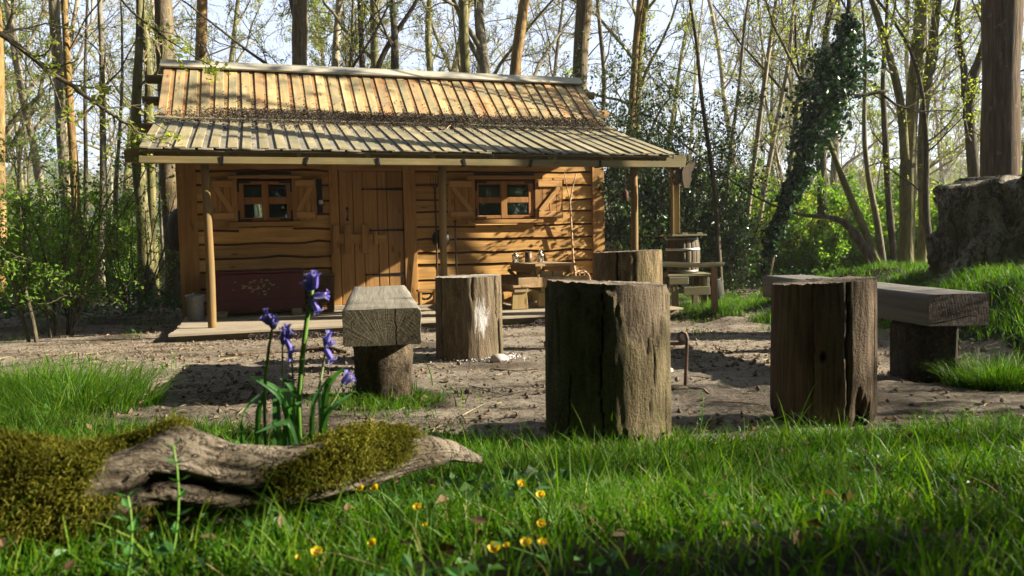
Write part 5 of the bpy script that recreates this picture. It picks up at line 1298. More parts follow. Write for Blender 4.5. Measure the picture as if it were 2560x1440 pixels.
def build_ground_litter():
    rr = np.random.default_rng(71)
    def bare(n, x0, x1, y0, y1, p=1.4):
        x, y = rr.uniform(x0, x1, n), y0 + (y1 - y0) * rr.random(n) ** p
        k = rr.random(n) < (1 - gdens(x, y)) * np.clip(fbm(np.stack([x, y, x * 0], -1), 1.3, 77, 3) * 2.2 - .5, .15, 1); return x[k], y[k]
    # crumbs of dry earth
    mb = MB(); x, y = bare(15000, -5, 5, 2.9, 9.0); n = len(x); s = np.minimum(rr.exponential(.0062, n) * (.5 + 1.3 * fbm(np.stack([x, y, x * 0], -1), 4, 78, 3)) + .0025, .02)
    base = np.array([(1, 0, 0), (-1, 0, 0), (0, 1, 0), (0, -1, 0), (0, 0, .8), (0, 0, -.8)], float)
    V = base[None] * (s[:, None, None] * rr.uniform(.5, 1.3, (n, 6, 1))); th = rr.uniform(0, 6.28, n); c_, s_ = np.cos(th)[:, None], np.sin(th)[:, None]
    V = np.stack([V[..., 0] * c_ - V[..., 1] * s_ + rr.normal(0, .15, (n, 6)) * s[:, None], V[..., 0] * s_ + V[..., 1] * c_, V[..., 2]], -1) + np.stack([x, y, gz(x, y) + s * .35 + .006], -1)[:, None]
    f = np.array([(0, 2, 4), (2, 1, 4), (1, 3, 4), (3, 0, 4), (2, 0, 5), (1, 2, 5), (3, 1, 5), (0, 3, 5)])
    mb.add(V.reshape(-1, 3), None, (np.arange(n)[:, None, None] * 6 + f[None]).reshape(-1, 3)); tag(mb.build('earth_crumbs', M_CLOD), kind='stuff')
    # dead leaves and bits
    mb = MB(); x, y = bare(16000, -6.5, 6, 3.0, 11.0, 1.1)
    scatter_leaves(mb, np.stack([x, y, gz(x, y) + .012], -1), rr.uniform(.012, .035, len(x)), rr, .75, .55); 
    y = .85 + 2.4 * rr.random(420); x = rr.uniform(-1, 1, 420) * (.7 * y + .2); scatter_leaves(mb, np.stack([x, y, gz(x, y) + rr.uniform(.01, .05, 420)], -1), .026, rr, .55, .6)
    x = rr.uniform(-9, 9, 9000); y = rr.uniform(9.5, 17, 9000); scatter_leaves(mb, np.stack([x, y, gz(x, y) + .015], -1), .05, rr, .75, .6)
    tag(mb.build('dead_leaves', M_DEADLEAF), kind='stuff')
    # splinters and short twigs
    mb = MB(); x, y = bare(1500, -5, 5, 3.0, 9.0)
    for q, w in zip(x, y):
        a = rr.uniform(0, 6.28); l = rr.exponential(.035) + .02; z = gzs(q, w) + .010; dx, dy = math.cos(a) * l, math.sin(a) * l
        tube(mb, [(q - dx, w - dy, z), (q + rr.normal(0, .1) * l, w + rr.normal(0, .1) * l, z + .004), (q + dx, w + dy, z + rr.uniform(-.003, .006))], (.0022, .0028, .0016), 3, False)
    tag(mb.build('twig_litter', M_TWIG), kind='stuff')
    # ash by the pale log
    mb = MB(); g = gnd(1215, 905); n = 1100; a = rr.uniform(0, 6.28, n); r = np.abs(rr.normal(0, 1, n)); x = g[0] + .17 * r * np.cos(a); y = g[1] + .10 + .10 * r * np.sin(a)
    scatter_leaves(mb, np.stack([x, y, gz(x, y) + .012 + rr.random(n) * .012], -1), .014, rr, .3, .8); tag(mb.build('wood_ash', M_ASH), kind='stuff')
    # dark leaf heap along the deck edge
    mb = MB(); n = 5200; u = rr.uniform(.4, 5.9, n); P = np.array([-3.51, 9.26, 0]) + u[:, None] * _w + (-.56 - np.abs(rr.normal(0, .10, n)))[:, None] * _b
    P[:, 2] = gz(P[:, 0], P[:, 1]) + rr.random(n) * .07 * np.exp(-((fbm(np.stack([u, u, u * 0], -1), 2.0, 4, 3) - .65) / .2) ** 2) + .008
    scatter_leaves(mb, P, .028, rr, .3, .6); tag(mb.build('dark_leaf_heap', M_LITTER), kind='stuff')
M_ASH = leafm('pale_ash', (.30, .30, .31), (.55, .55, .56), .0, .95, .05, (.10, .10, .10))
build_ground_litter()

# ------------------------------------------------------------------ trees
class Tree:
    def __init__(s, seed): s.rr = np.random.default_rng(seed); s.tr = MB(); s.tw = MB(); s.lp = []
    def path(s, p, d, L, n, wander, trop):
        P = [np.array(p, float)]; d = np.array(d, float); d /= np.linalg.norm(d); st = L / n; W = s.rr.normal(0, 1, (n, 3)) * wander
        for k in range(n):
            d = d + W[k]; d[2] += trop; d /= np.linalg.norm(d); P.append(P[-1] + d * st)
        return np.array(P)
    def side(s, P, t):
        f = t * (len(P) - 1); i = min(int(f), len(P) - 2); q = P[i] + (P[i + 1] - P[i]) * (f - i); d = P[i + 1] - P[i]; return q, d / np.linalg.norm(d)
    def grow(s, P, R, lvl, cfg, maxl, t0=.25):
        n, ang, lr, rr_ = cfg[lvl]; base = np.linalg.norm(np.diff(P, axis=0), axis=1).sum()
        n = int(n) if s.rr.random() > n % 1 else int(n) + 1
        for k in range(n):
            t = t0 + (1 - t0) * (k + s.rr.random()) / max(n, 1); t = min(t, .99)
            q, d = s.side(P, t); v = s.rr.normal(size=3); v -= v @ d * d; v /= np.linalg.norm(v) + 1e-9
            a = ang * s.rr.uniform(.7, 1.35); nd = d * math.cos(a) + v * math.sin(a)
            L = base * lr * (1 - .45 * t) * s.rr.uniform(.6, 1.3); r = np.interp(t, np.linspace(0, 1, len(R)), R) * rr_
            s.limb(q, nd, L, r, lvl + 1, cfg, maxl)
    def limb(s, q, nd, L, r, lvl, cfg, maxl):
        r = max(r, s.rmin); seg = (0, 7, 4, 3)[min(lvl, 3)]
        C = s.path(q, nd, L, seg, (.0, .17, .2, .24)[min(lvl, 3)], (.0, .05, .025, .01)[min(lvl, 3)])
        Rr = np.linspace(r, max(r * .35, s.rmin * .7), len(C)); tube(s.tr if lvl <= 1 else s.tw, C, Rr, (8, 6, 4, 3)[min(lvl, 3)], False)
        if lvl < maxl: s.grow(C, Rr, lvl, cfg, maxl, .12)
        if lvl >= maxl - 1: s.lp.append(C[1:])
    rmin = .0045
    def leaves(s, frac, per, spread, size, mb, mi=1, wid=.6, flat=.3):
        if not s.lp or frac <= 0: return
        P = np.concatenate(s.lp); P = P[s.rr.random(len(P)) < frac]; P = np.repeat(P, per, 0); P = P + s.rr.normal(0, spread, P.shape)
        scatter_leaves(mb, P, size, s.rr, flat, wid, mi)
KID = {}
def finish(t, name, label, cat, base, barkm, twigm, leafmat, group=None, crown='crown', extra=None):
    o = thing(name, label, cat, base, 0, group)
    k = [t.tr.build('trunk', barkm, o, True)]
    if t.tw.n: k.append(t.tw.build(crown, [twigm, leafmat], o))
    KID[o.name] = k
    return o

TREES = [
 # label, depth, [(px, py, width px)...] from the foot up, bark, limbs from t, n limbs, leaf fraction, extra limbs
 ('orange barked trunk cut off by the left edge of the picture', 14, [(-4, 765, 44), (-3, 400, 38), (4, 130, 34), (0, -60, 30), (-14, -320, 24)], B_ORANGE, .55, 5, .3),
 ('slim straight orange trunk left of the cabin, lit down its right side', 15, [(206, 752, 25), (198, 600, 23), (190, 400, 20), (182, 250, 18), (172, 0, 15), (166, -260, 11)], B_ORANGE, .30, 9, .35),
 ('thin dark trunk close beside the slim orange trunk', 16.5, [(219, 735, 13), (212, 560, 12), (210, 420, 10), (204, 220, 8), (206, 40, 6)], B_DARK, .25, 8, .4),
 ('grey brown trunk swelling at its foot, right of the slim orange trunk', 15.5, [(254, 752, 25), (246, 640, 19), (252, 500, 18), (246, 330, 14), (240, 100, 13), (226, -80, 10)], B_GREY, .3, 9, .35),
 ('thin forked trunk in front of the pale gap left of the cabin', 17, [(288, 700, 14), (288, 560, 12), (284, 480, 11), (291, 380, 9), (300, 200, 7), (296, 40, 5)], B_GREY, .2, 9, .4),
 ('greenish twin stemmed tree, its left stem bowed, left of the cabin', 14.5, [(368, 752, 42), (362, 600, 34), (346, 420, 28), (338, 330, 26), (344, 200, 22), (352, 60, 18), (348, -160, 14)], B_GREEN, .4, 8, .3),
 ('straighter stem of mossy bark between the bowed stem and the thick trunk', 14.9, [(384, 748, 26), (380, 560, 22), (374, 430, 20), (362, 300, 22), (366, 200, 20), (355, 90, 16), (330, -60, 12)], B_GREEN, .4, 7, .3),
 ('thin pale stem beside the thick trunk left of the cabin', 15.6, [(416, 738, 16), (406, 580, 14), (398, 500, 12), (400, 300, 9), (408, 100, 7)], B_PALE, .3, 6, .3),
 ('thick grey leaning trunk right behind the left end of the cabin', 14, [(441, 742, 48), (425, 600, 45), (405, 420, 43), (398, 300, 43), (385, 150, 44), (370, 0, 44), (352, -300, 38)], B_BIG, .75, 4, .2),
 ('orange topped trunk rising behind the left part of the ridge', 20, [(499, 600, 30), (498, 165, 26), (500, 0, 26), (503, -220, 22)], B_ORANGE, .7, 5, .2),
 ('stout dark trunk rising behind the ridge a third along from its left end', 17, [(746, 650, 44), (748, 170, 37), (749, 0, 36), (752, -260, 32)], B_BIG, .75, 5, .2),
 ('pale grey slender trunk right of the stout trunk behind the ridge', 22, [(836, 650, 22), (838, 175, 18), (842, 90, 17), (850, -10, 15), (862, -180, 11)], B_PALE, .45, 8, .2),
 ('narrow dark trunk second right of the stout trunk behind the ridge', 20, [(909, 640, 17), (908, 180, 14), (904, 0, 13), (900, -200, 10)], B_DARK, .5, 8, .2),
 ('dark trunk with a diverging bough behind the middle of the ridge', 20, [(986, 640, 24), (985, 180, 20), (985, 90, 18), (974, -20, 14), (960, -200, 10)], B_DARK, .45, 8, .2),
 ('leaning bough crossing the sky beside the dark mid ridge trunk', 20.5, [(925, 640, 16), (938, 175, 14), (985, 90, 12), (1040, 20, 10), (1075, -60, 8)], B_DARK, .4, 7, .2),
 ('crooked thin trunk behind the ridge just right of its middle', 22, [(1078, 640, 20), (1076, 190, 17), (1067, 80, 15), (1073, -10, 13), (1066, -200, 9)], B_GREEN, .4, 8, .2),
 ('mossy trunk with a small crooked side limb behind the ridge', 18, [(1170, 640, 30), (1165, 185, 26), (1159, 80, 24), (1158, -10, 23), (1164, -240, 18)], B_GREEN, .5, 8, .2),
 ('pale orange trunk leaning right behind the right part of the ridge', 17, [(1270, 640, 34), (1285, 190, 28), (1298, 90, 27), (1312, 0, 25), (1342, -240, 20)], B_ORANGE, .6, 6, .2),
 ('stout trunk rising right behind the right end of the ridge', 16, [(1442, 650, 44), (1448, 215, 38), (1452, 100, 37), (1462, 0, 38), (1472, -260, 32)], B_BIG, .7, 6, .2),
 ('leaning tan trunk among the hollies right of the cabin roof', 18, [(1572, 700, 24), (1575, 330, 17), (1588, 100, 16), (1600, -20, 14), (1606, -200, 11)], B_ORANGE, .5, 7, .25),
 ('thin wavy stem between the stout end trunk and the tan trunk', 19, [(1500, 660, 14), (1504, 330, 11), (1512, 200, 11), (1490, -10, 9), (1500, -160, 6)], B_GREY, .3, 8, .25),
 ('tall double trunk right of the ivy clad tree, mossy lower down', 14, [(2262, 700, 42), (2268, 560, 37), (2266, 420, 35), (2278, 260, 32), (2290, 130, 28), (2300, 0, 26), (2312, -240, 20)], B_GREEN, .4, 8, .45),
 ('second stem of mossy bark pressed against the tall double trunk', 14.3, [(2300, 700, 26), (2306, 560, 22), (2292, 420, 22), (2294, 260, 22), (2312, 100, 20), (2322, -40, 18), (2340, -220, 14)], B_GREEN, .4, 7, .45),
 ('long bare limb arching up left from the tall double trunk', 13.8, [(2262, 400, 22), (2250, 260, 20), (2215, 140, 18), (2172, 20, 14), (2130, -90, 11)], B_GREEN, .1, 8, .4),
 ('dark forked tree left of the thick foreground trunk at the right', 14, [(2448, 690, 30), (2440, 520, 28), (2424, 330, 25), (2412, 230, 22), (2440, 170, 20), (2470, 60, 17), (2496, -60, 13)], B_DARK, .3, 9, .35),
 ('dark limb forking up left off the dark forked tree', 14.1, [(2413, 240, 20), (2400, 180, 16), (2366, 90, 14), (2360, 0, 11), (2330, -120, 8)], B_DARK, .1, 8, .3),
 ('thick rusty brown foreground trunk behind the great stump', 10.3, [(2500, 700, 92), (2500, 450, 86), (2503, 220, 84), (2507, 0, 88), (2516, -420, 76)], B_RUST, .85, 3, .2),
 ('thin trunk half hidden beside the right edge behind the rusty trunk', 12.5, [(2560, 700, 30), (2556, 440, 28), (2558, 200, 26), (2566, -100, 22)], B_GREEN, .4, 6, .4),
 ('low dark tree leaning left above the yellow green bushes', 14, [(2200, 700, 30), (2182, 650, 26), (2150, 600, 22), (2118, 552, 17), (2080, 536, 13), (2038, 545, 10), (1985, 530, 6)], B_DARK, .5, 6, .4),
 ('bare grey trunk leaning left, forked from the foot of the low dark tree', 14.2, [(2206, 700, 24), (2176, 610, 20), (2140, 520, 18), (2112, 470, 16), (2094, 405, 14), (2060, 320, 11), (2010, 220, 8)], B_GREEN, .4, 8, .4),
 ('slender upright stem rising from behind the right bench', 14.6, [(2212, 700, 18), (2196, 560, 16), (2168, 430, 13), (2160, 300, 11), (2170, 160, 8), (2160, 20, 6)], B_GREY, .3, 8, .4),
 ('thin dark stem between the ivy tree and the tall double trunk', 15.2, [(2240, 690, 16), (2222, 520, 17), (2212, 330, 14), (2204, 200, 11), (2215, 60, 8)], B_DARK, .3, 8, .4),
 ('slender trunk left of the great stump with fresh leaves', 13.6, [(2338, 690, 20), (2322, 600, 18), (2316, 520, 16), (2322, 380, 13), (2312, 240, 10)], B_DARK, .3, 8, .6),
 ('pale hazel stem rising left of the ivy clad tree', 16, [(1852, 700, 14), (1868, 520, 13), (1884, 380, 12), (1904, 200, 11), (1930, 0, 9), (1950, -140, 7)], B_PALE, .3, 8, .4),
 ('second pale hazel stem crossing left of the ivy clad tree', 16.6, [(1880, 700, 12), (1905, 520, 12), (1942, 330, 11), (1980, 160, 10), (1996, 0, 8)], B_PALE, .3, 8, .4),
 ('dark whippy stem crossing up left in front of the hollies', 13, [(1800, 700, 14), (1792, 520, 12), (1776, 380, 11), (1752, 230, 9), (1748, 120, 8), (1728, 0, 7)], B_DARK, .35, 7, .3),
 ('thin curved grey stem right of the dark whippy stem', 17, [(1830, 700, 12), (1812, 560, 11), (1822, 400, 10), (1846, 240, 8), (1862, 60, 7)], B_GREY, .3, 8, .4),
 ('thin trunk standing just left of the ivy clad crown', 18, [(1960, 690, 14), (1962, 520, 13), (1985, 300, 12), (2005, 120, 10), (2040, -40, 8)], B_GREEN, .3, 8, .4),
]
TRUNKBASE = {}
def build_traced():
    for k, (label, Y, pts, bm, t0, nl, lf) in enumerate(TREES):
        t = Tree(100 + k); P = np.array([at(x, y, Y + .0) for x, y, w in pts]); R = np.array([w / 2 / F_PX * Y for x, y, w in pts])
        # slight depth wobble, foot carried down to the ground
        P[:, 1] += np.linspace(0, 1, len(P)) * t.rr.normal(0, .25)
        zb = gzs(P[0][0], P[0][1]) - .1
        if P[0][2] > zb + .05 and 'limb' not in label:
            P = np.vstack([[P[0][0] + t.rr.normal(0, .03), P[0][1], zb], P]); R = np.concatenate([[R[0] * 1.18], R])
        # refine
        s = np.concatenate([[0], np.cumsum(np.linalg.norm(np.diff(P, axis=0), axis=1))]); u = np.linspace(0, s[-1], max(14, int(s[-1] / .3)))
        P = np.stack([np.interp(u, s, P[:, i]) for i in range(3)], -1); R = np.interp(u, s, R)
        for _ in range(2): P[1:-1] = (P[:-2] + 2 * P[1:-1] + P[2:]) / 4
        Rn = R * (1 + (vn(np.stack([u, u * 0 + k, u * 0], -1), 2.2, 9) - .5) * .14); Rn[:3] *= np.array([1.35, 1.15, 1.04]) if 'limb' not in label else 1
        # continue up out of view as a tapering top
        d = P[-1] - P[-3]; tail = t.path(P[-1], d, 2.5 + 25 * R[-1], 8, .09, .06); P = np.vstack([P, tail[1:]]); Rn = np.concatenate([Rn, np.linspace(R[-1], .012, 9)[1:]])
        base = P[0].copy(); P -= base; tube(t.tr, P, Rn, 14, True)
        t.rmin = .0035 + .0001 * Y
        cfg = [(nl, .95, .20, .34), (5, .8, .42, .55), (3.8, .7, .5, .6), (3, .7, .55, .7)]
        t.grow(P, Rn, 0, cfg, 4, t0)
        t.leaves(lf * (.5 if pts[0][0] > 1800 else .3), 2, .05, .05, t.tw, 1)
        finish(t, 'woodland_tree', label, 'tree', base, bm, M_TWIG if bm is not B_DARK else M_TWIGD, M_SPRING)
build_traced()

def build_ivy_tree():
    Y = 13.2; t = Tree(55)
    pts = [(1906, 695, 32), (1936, 590, 34), (1985, 470, 34), (2040, 330, 34), (2085, 200, 30), (2110, 100, 24), (2122, 20, 18), (2126, -80, 14), (2140, -200, 9)]
    P = np.array([at(x, y, Y) for x, y, w in pts]); R = np.array([w * .62 / 2 / F_PX * Y for x, y, w in pts]); base = np.array([P[0][0], P[0][1], gzs(P[0][0], P[0][1])])
    P[0][2] = base[2] - .1; P -= base; tube(t.tr, P, R, 12)
    t.rmin = .005; t.grow(P, R, 0, [(6, .9, .22, .4), (5, .8, .45, .55), (3, .7, .5, .6)], 3, .62)
    Q = np.array([at(x, y, Y + .1) for x, y in ((2088, 246), (2120, 242), (2160, 238), (2196, 230), (2222, 226))]) - base; tube(t.tr, Q, (.045, .04, .035, .03, .02), 8)
    Q2 = np.array([at(x, y, Y + .1) for x, y in ((2200, 232), (2240, 262), (2290, 280), (2350, 276), (2400, 280))]) - base; tube(t.tr, Q2, (.022, .018, .014, .011, .006), 6); t.grow(Q2, np.full(5, .014), 1, [0, (6, .9, .35, .6), (3, .7, .5, .6)], 3, .1)
    t.leaves(.3, 2, .05, .05, t.tw, 1)
    o = finish(t, 'ivy_clad_tree', 'leaning tree thickly clad in dark ivy right of the barrel', 'tree', base, B_DARK, M_TWIGD, M_SPRING)
    rr = t.rr; mb = MB()
    # centreline, half width in px
    prof = [(1908, 680, 6), (1933, 600, 10), (1963, 510, 17), (1998, 430, 28), (2026, 355, 50), (2052, 285, 66), (2080, 215, 78), (2102, 150, 60), (2116, 90, 30), (2124, 45, 12)]
    A = np.array([at(x, y, Y) for x, y, w in prof]) - base; wd = np.array([w for *_, w in prof]) / F_PX * Y
    n = 640; tt = rr.random(n) ** .8 * (len(A) - 1); tt = (len(A) - 1) - tt * .98; i = np.clip(tt.astype(int), 0, len(A) - 2); f = (tt - i)[:, None]
    c = A[i] * (1 - f) + A[i + 1] * f; w = wd[i] * (1 - f[:, 0]) + wd[i + 1] * f[:, 0]
    a = rr.uniform(0, 2 * math.pi, n); lump = .55 + .9 * fbm(np.stack([np.cos(a) * 1.2, np.sin(a) * 1.2, tt * .9], -1), 1.5, 3, 3)
    q = w * .78 * lump * np.where(rr.random(n) < .55, np.sqrt(rr.uniform(.0, .5, n)), np.sqrt(rr.uniform(.3, 1.7, n)))
    hole = fbm(np.stack([np.cos(a) * 1.0, np.sin(a) * 1.0, tt * 1.6], -1), 1.6, 23, 2) > np.where(q > w * .35, .50, .36)
    c, q, a, w, n = c[hole], q[hole], a[hole], w[hole], int(hole.sum())
    C = c + np.stack([q * np.cos(a), q * np.sin(a), rr.normal(0, .06, n)], -1)
    sz = rr.uniform(.04, .15, n) * np.clip(w / .35, .35, 1.1); PP = np.repeat(C, 32, 0) + rr.normal(0, 1, (n * 32, 3)) * np.repeat(sz, 32)[:, None]; scatter_leaves(mb, PP, .068, rr, .15, .85, jitter=.5)
    ivy = mb.build('ivy', M_IVY, o); ivy['kind'] = 'stuff'
build_ivy_tree()

# woodland beyond: a handful of trees, copied
def proto(seed, H, r, bm, lf, spread=.55, lean=.05, low=.22, nl=11):
    t = Tree(seed); P = t.path((0, 0, -.1), (t.rr.normal(0, lean), t.rr.normal(0, lean), 1), H, 16, .045, .015)
    R = r * (1 - .86 * np.linspace(0, 1, 17) ** .9); R[0] *= 1.4; tube(t.tr, P, R, 9, True)
    t.rmin = .006
    t.grow(P, R, 0, [(nl, spread + .25, .34, .5), (6, .75, .42, .5), (6, .7, .5, .55), (5, .75, .58, .7)], 4, low)
    t.leaves(lf * .30, 4, .06, .06, t.tw, 1)
    return t
WOOD = [('bare limbed tree with a grey trunk in the woods behind', 15, .17, B_GREY, .22), ('tall slim tree of tan bark in the woods behind', 14, .13, B_PALE, .22), ('mossy trunked tree in fresh leaf in the woods behind', 12, .15, B_GREEN, .55),
        ('dark stemmed tree with fine twigs in the woods behind', 13, .12, B_DARK, .30), ('small leafy spring tree in the woods behind', 8, .08, B_GREY, .95), ('tan barked straight tree in the woods behind', 16, .13, B_PALE, .15), ('slender bare sapling of many fine twigs in the woods behind', 9.5, .055, B_PALE, .18)]
def zone(x, y):
    px = 1280 + x / y * F_PX
    for lim, t in ((180, ' at the far left edge'), (440, ' left of the cabin'), (900, ' beyond the left half of the roof'), (1450, ' beyond the right half of the roof'), (1900, ' beyond the hollies'), (2330, ' past the ivy tree')):
        if px < lim: return t
    return ' beyond the great stump'
def build_wood():
    rr = np.random.default_rng(314); protos = []
    for k, (lab, H, r, bm, lf) in enumerate(WOOD):
        t = proto(500 + k, H, r, bm, lf, .55, .05, .10 if k in (2, 4, 6) else .2, {2: 13, 4: 13, 6: 19}.get(k, 12))
        o = finish(t, 'woodland_tree', lab, 'tree', (0, 0, 0), bm, M_TWIG if k != 3 else M_TWIGD, M_SPRING, 'woodland trees standing far behind the cabin'); protos.append(o)
    used = set(); placed = []; cnt = 0
    for it in range(4000):
        if cnt >= 84: break
        y = 17.5 + 52 * rr.random() ** 1.25; x = rr.uniform(-.78, .78) * y
        if any((x - a) ** 2 + (y - b) ** 2 < (1.0 + .014 * y) ** 2 for a, b in placed): continue
        placed.append((x, y)); k = int(rr.choice(7, p=[.14, .14, .15, .13, .11, .09, .24]))
        o = protos[k]
        if k in used: o = copy_tree(o, KID)
        used.add(k); cnt += 1
        o['label'] = WOOD[k][0].replace(' in the woods behind', '') + (' nearer' if y < 30 else ' far off') + zone(x, y)
        s = rr.uniform(.8, 1.2); o.matrix_local = Matrix.Translation(Vector((x, y, gzs(x, y)))) @ Matrix.Rotation(rr.uniform(0, 6.28), 4, 'Z') @ Matrix.Scale(s, 4)
build_wood()

# ------------------------------------------------------------------ shrubs
def shrub(seed, H, W, nst, per, leaf, size, bm, mat, lean=.35, lo=.05, frac=1.0, sub=7, trop=.04, stemr=.014, spread=.06, wid=.6):
    t = Tree(seed); t.rmin = .0035
    for k in range(nst):
        a = t.rr.uniform(0, 6.28); d = (math.cos(a) * lean * t.rr.random() * 1.6, math.sin(a) * lean * t.rr.random() * 1.6, 1)
        q = (math.cos(a) * W * .12, math.sin(a) * W * .12, -.05); L = H * t.rr.uniform(.6, 1.08); P = t.path(q, d, L, 9, .09, trop); R = np.linspace(stemr, .005, 10) * t.rr.uniform(.7, 1.3)
        tube(t.tr, P, R, 6, False); t.grow(P, R, 0, [(sub, .95, .34, .55), (4, .8, .5, .6), (2, .8, .5, .6)], 2, lo)
    t.leaves(frac, per, spread, size, t.tw, 1, wid)
    return t
def put(t, name, label, cat, x, y, bm, tw, lm, group=None, rz=0.0):
    o = finish(t, name, label, cat, (x, y, gzs(x, y)), bm, tw, lm, group, 'leaves'); o.rotation_euler = (0, 0, rz); return o
def build_shrubs():
    # leafy hawthorns crowding the left edge
    put(shrub(701, 2.4, 1.3, 9, 4, 0, .05, B_DARK, M_HAW, .42, .12, .50, 8), 'hawthorn_bush', 'tall leafy hawthorn bush filling the left edge beside the bare earth', 'bush', -5.55, 9.7, B_DARK, M_TWIGD, M_HAW)
    put(shrub(702, 1.7, 1.2, 8, 4, 0, .05, B_DARK, M_HAW, .5, .10, .45, 8), 'hawthorn_bush', 'leafy hawthorn bush in front of the slim orange trunk', 'bush', -6.7, 11.8, B_DARK, M_TWIGD, M_HAW)
    put(shrub(703, 3.4, 1.4, 7, 3, 0, .055, B_GREY, M_HAW, .35, .25, .42, 8), 'hawthorn_bush', 'tall thin hawthorn bush behind the one at the left edge', 'bush', -8.0, 12.6, B_GREY, M_TWIG, M_HAW)
    # two crooked stems at the left foot
    t = Tree(704); t.rmin = .004; Y = 9.1
    for pts in (((93, 862, 11), (82, 800, 10), (66, 740, 9), (58, 640, 8), (64, 520, 6)), ((74, 862, 9), (58, 800, 8), (36, 710, 8), (0, 640, 6), (-40, 590, 5))):
        P = np.array([at(x, y, Y) for x, y, w in pts]) - np.array([at(88, 862, Y)[0], Y, gzs(at(88, 862, Y)[0], Y)]); R = np.array([w for *_, w in pts]) / 2 / F_PX * Y
        tube(t.tr, P, R, 7, False); t.grow(P, R, 0, [(8, .9, .3, .5), (4, .8, .5, .6), (2, .8, .5, .6)], 2, .35)
    t.leaves(.9, 5, .06, .05, t.tw, 1); bx_ = at(88, 862, Y)[0]
    finish(t, 'forked_sapling', 'small forked sapling with two bare crooked stems at the left edge', 'sapling', (bx_, Y, gzs(bx_, Y)), B_DARK, M_TWIGD, M_HAW, None, 'leaves')
    # hazel fan with dark stems
    put(shrub(705, 2.0, .7, 22, 1, 0, .05, B_DARK, M_HAW, .62, .25, .5, 4, .03, .010), 'hazel_clump', 'fan of dark hazel stems left of the cabin corner', 'bush', at(335, 775, 12.8)[0], 12.8, M_TWIGD, M_TWIGD, M_HAW)
    # hollies right of the cabin
    for k, (px, Y, H, n, lab) in enumerate(((1560, 15.0, 4.3, 11, 'tall dark holly rising beside the right end of the cabin roof'), (1668, 14.2, 4.0, 12, 'dark dense holly right behind the water barrel'), (1745, 15.6, 3.7, 11, 'dark holly with a ragged top right of the barrel'), (1610, 13.2, 2.4, 12, 'low dark holly between the porch end post and the barrel'), (1790, 13.8, 2.2, 10, 'low dark holly right of the pole rail'), (1520, 17.0, 3.8, 10, 'dark holly mostly hidden behind the right end of the roof'))):
        x = at(px, 600, Y)[0]; put(shrub(720 + k, H, 1.2, n, 4, 0, .068, B_DARK, M_HOLLY, .26, .05, .48, 11, .05, .018, .07, .55), 'holly_tree', lab, 'holly', x, Y, B_DARK, M_TWIGD, M_HOLLY)
    # yellow green undergrowth, copied
    rr = np.random.default_rng(808)
    A = [put(shrub(740 + k, (1.7, 1.3, 2.2)[k], 1.4, 12, 5, 0, (.075, .07, .08)[k], B_GREY, M_SPRING, .7, .05, .95, 7, .02), 'undergrowth_bush', ('yellow green bush in fresh leaf among the trees behind', 'low spreading spring bush among the trees behind', 'loose tall spring bush among the trees behind')[k], 'bush', 0, 0, B_GREY, M_TWIG, (M_SPRING, M_SPRING, M_HAW)[k], 'spring bushes among the trees behind') for k in range(3)]
    used = set(); spots = []
    for px, Y in ((1960, 17), (2040, 18.5), (2080, 16.5), (2130, 19), (1900, 19), (2200, 18), (2290, 17), (2380, 18), (1850, 21), (2020, 22), (2150, 23), (2420, 20), (2260, 22), (2340, 24), (1750, 20), (300, 19), (260, 22), (340, 18), (400, 20), (180, 19), (100, 20), (230, 17), (130, 24), (370, 24), (60, 18), (440, 23), (20, 22), (2480, 19), (2550, 16), (1980, 26), (2080, 28)): spots.append((at(px, 600, Y)[0], Y))
    for it in range(60): y = rr.uniform(24, 60); spots.append((rr.uniform(-.75, .75) * y, y))
    for (x, y) in spots:
        k = int(rr.integers(0, 3)); o = A[k]
        if k in used: o = copy_tree(o, KID)
        used.add(k); o['label'] = ('yellow green bush in fresh leaf', 'low spreading spring bush', 'loose tall spring bush')[k] + (' nearer' if y < 24 else ' far off') + zone(x, y)
        o.matrix_local = Matrix.Translation(Vector((x, y, gzs(x, y)))) @ Matrix.Rotation(rr.uniform(0, 6.28), 4, 'Z') @ Matrix.Scale(rr.uniform(.85, 1.3) * (.85 if x < -4 else 1), 4)
    # ground cover in the shade on both sides
    mb = MB(); n = 52000; y = rr.uniform(10.6, 30, n); x = rr.uniform(-.8, .8, n) * y
    m_ = (fbm(np.stack([x, y, x * 0], -1), .55, 91, 3) > .43); k = m_ & ((x < -4.6 - (y - 10.6) * .02) | (x > 4.4 - (y - 10.6) * .15) | (y > 15.5)) & ~((x > 2) & (y < 12.5))
    x, y = x[k], y[k]; hh = .08 + .34 * rr.random(len(x)) * np.clip(fbm(np.stack([x, y, x * 0], -1), .9, 92, 3) * 1.6, .2, 1)
    scatter_leaves(mb, np.stack([x, y, gz(x, y) + hh], -1), .075, rr, .55, .6); tag(mb.build('woodland_ground_cover', M_NETTLE), kind='stuff')
build_shrubs()

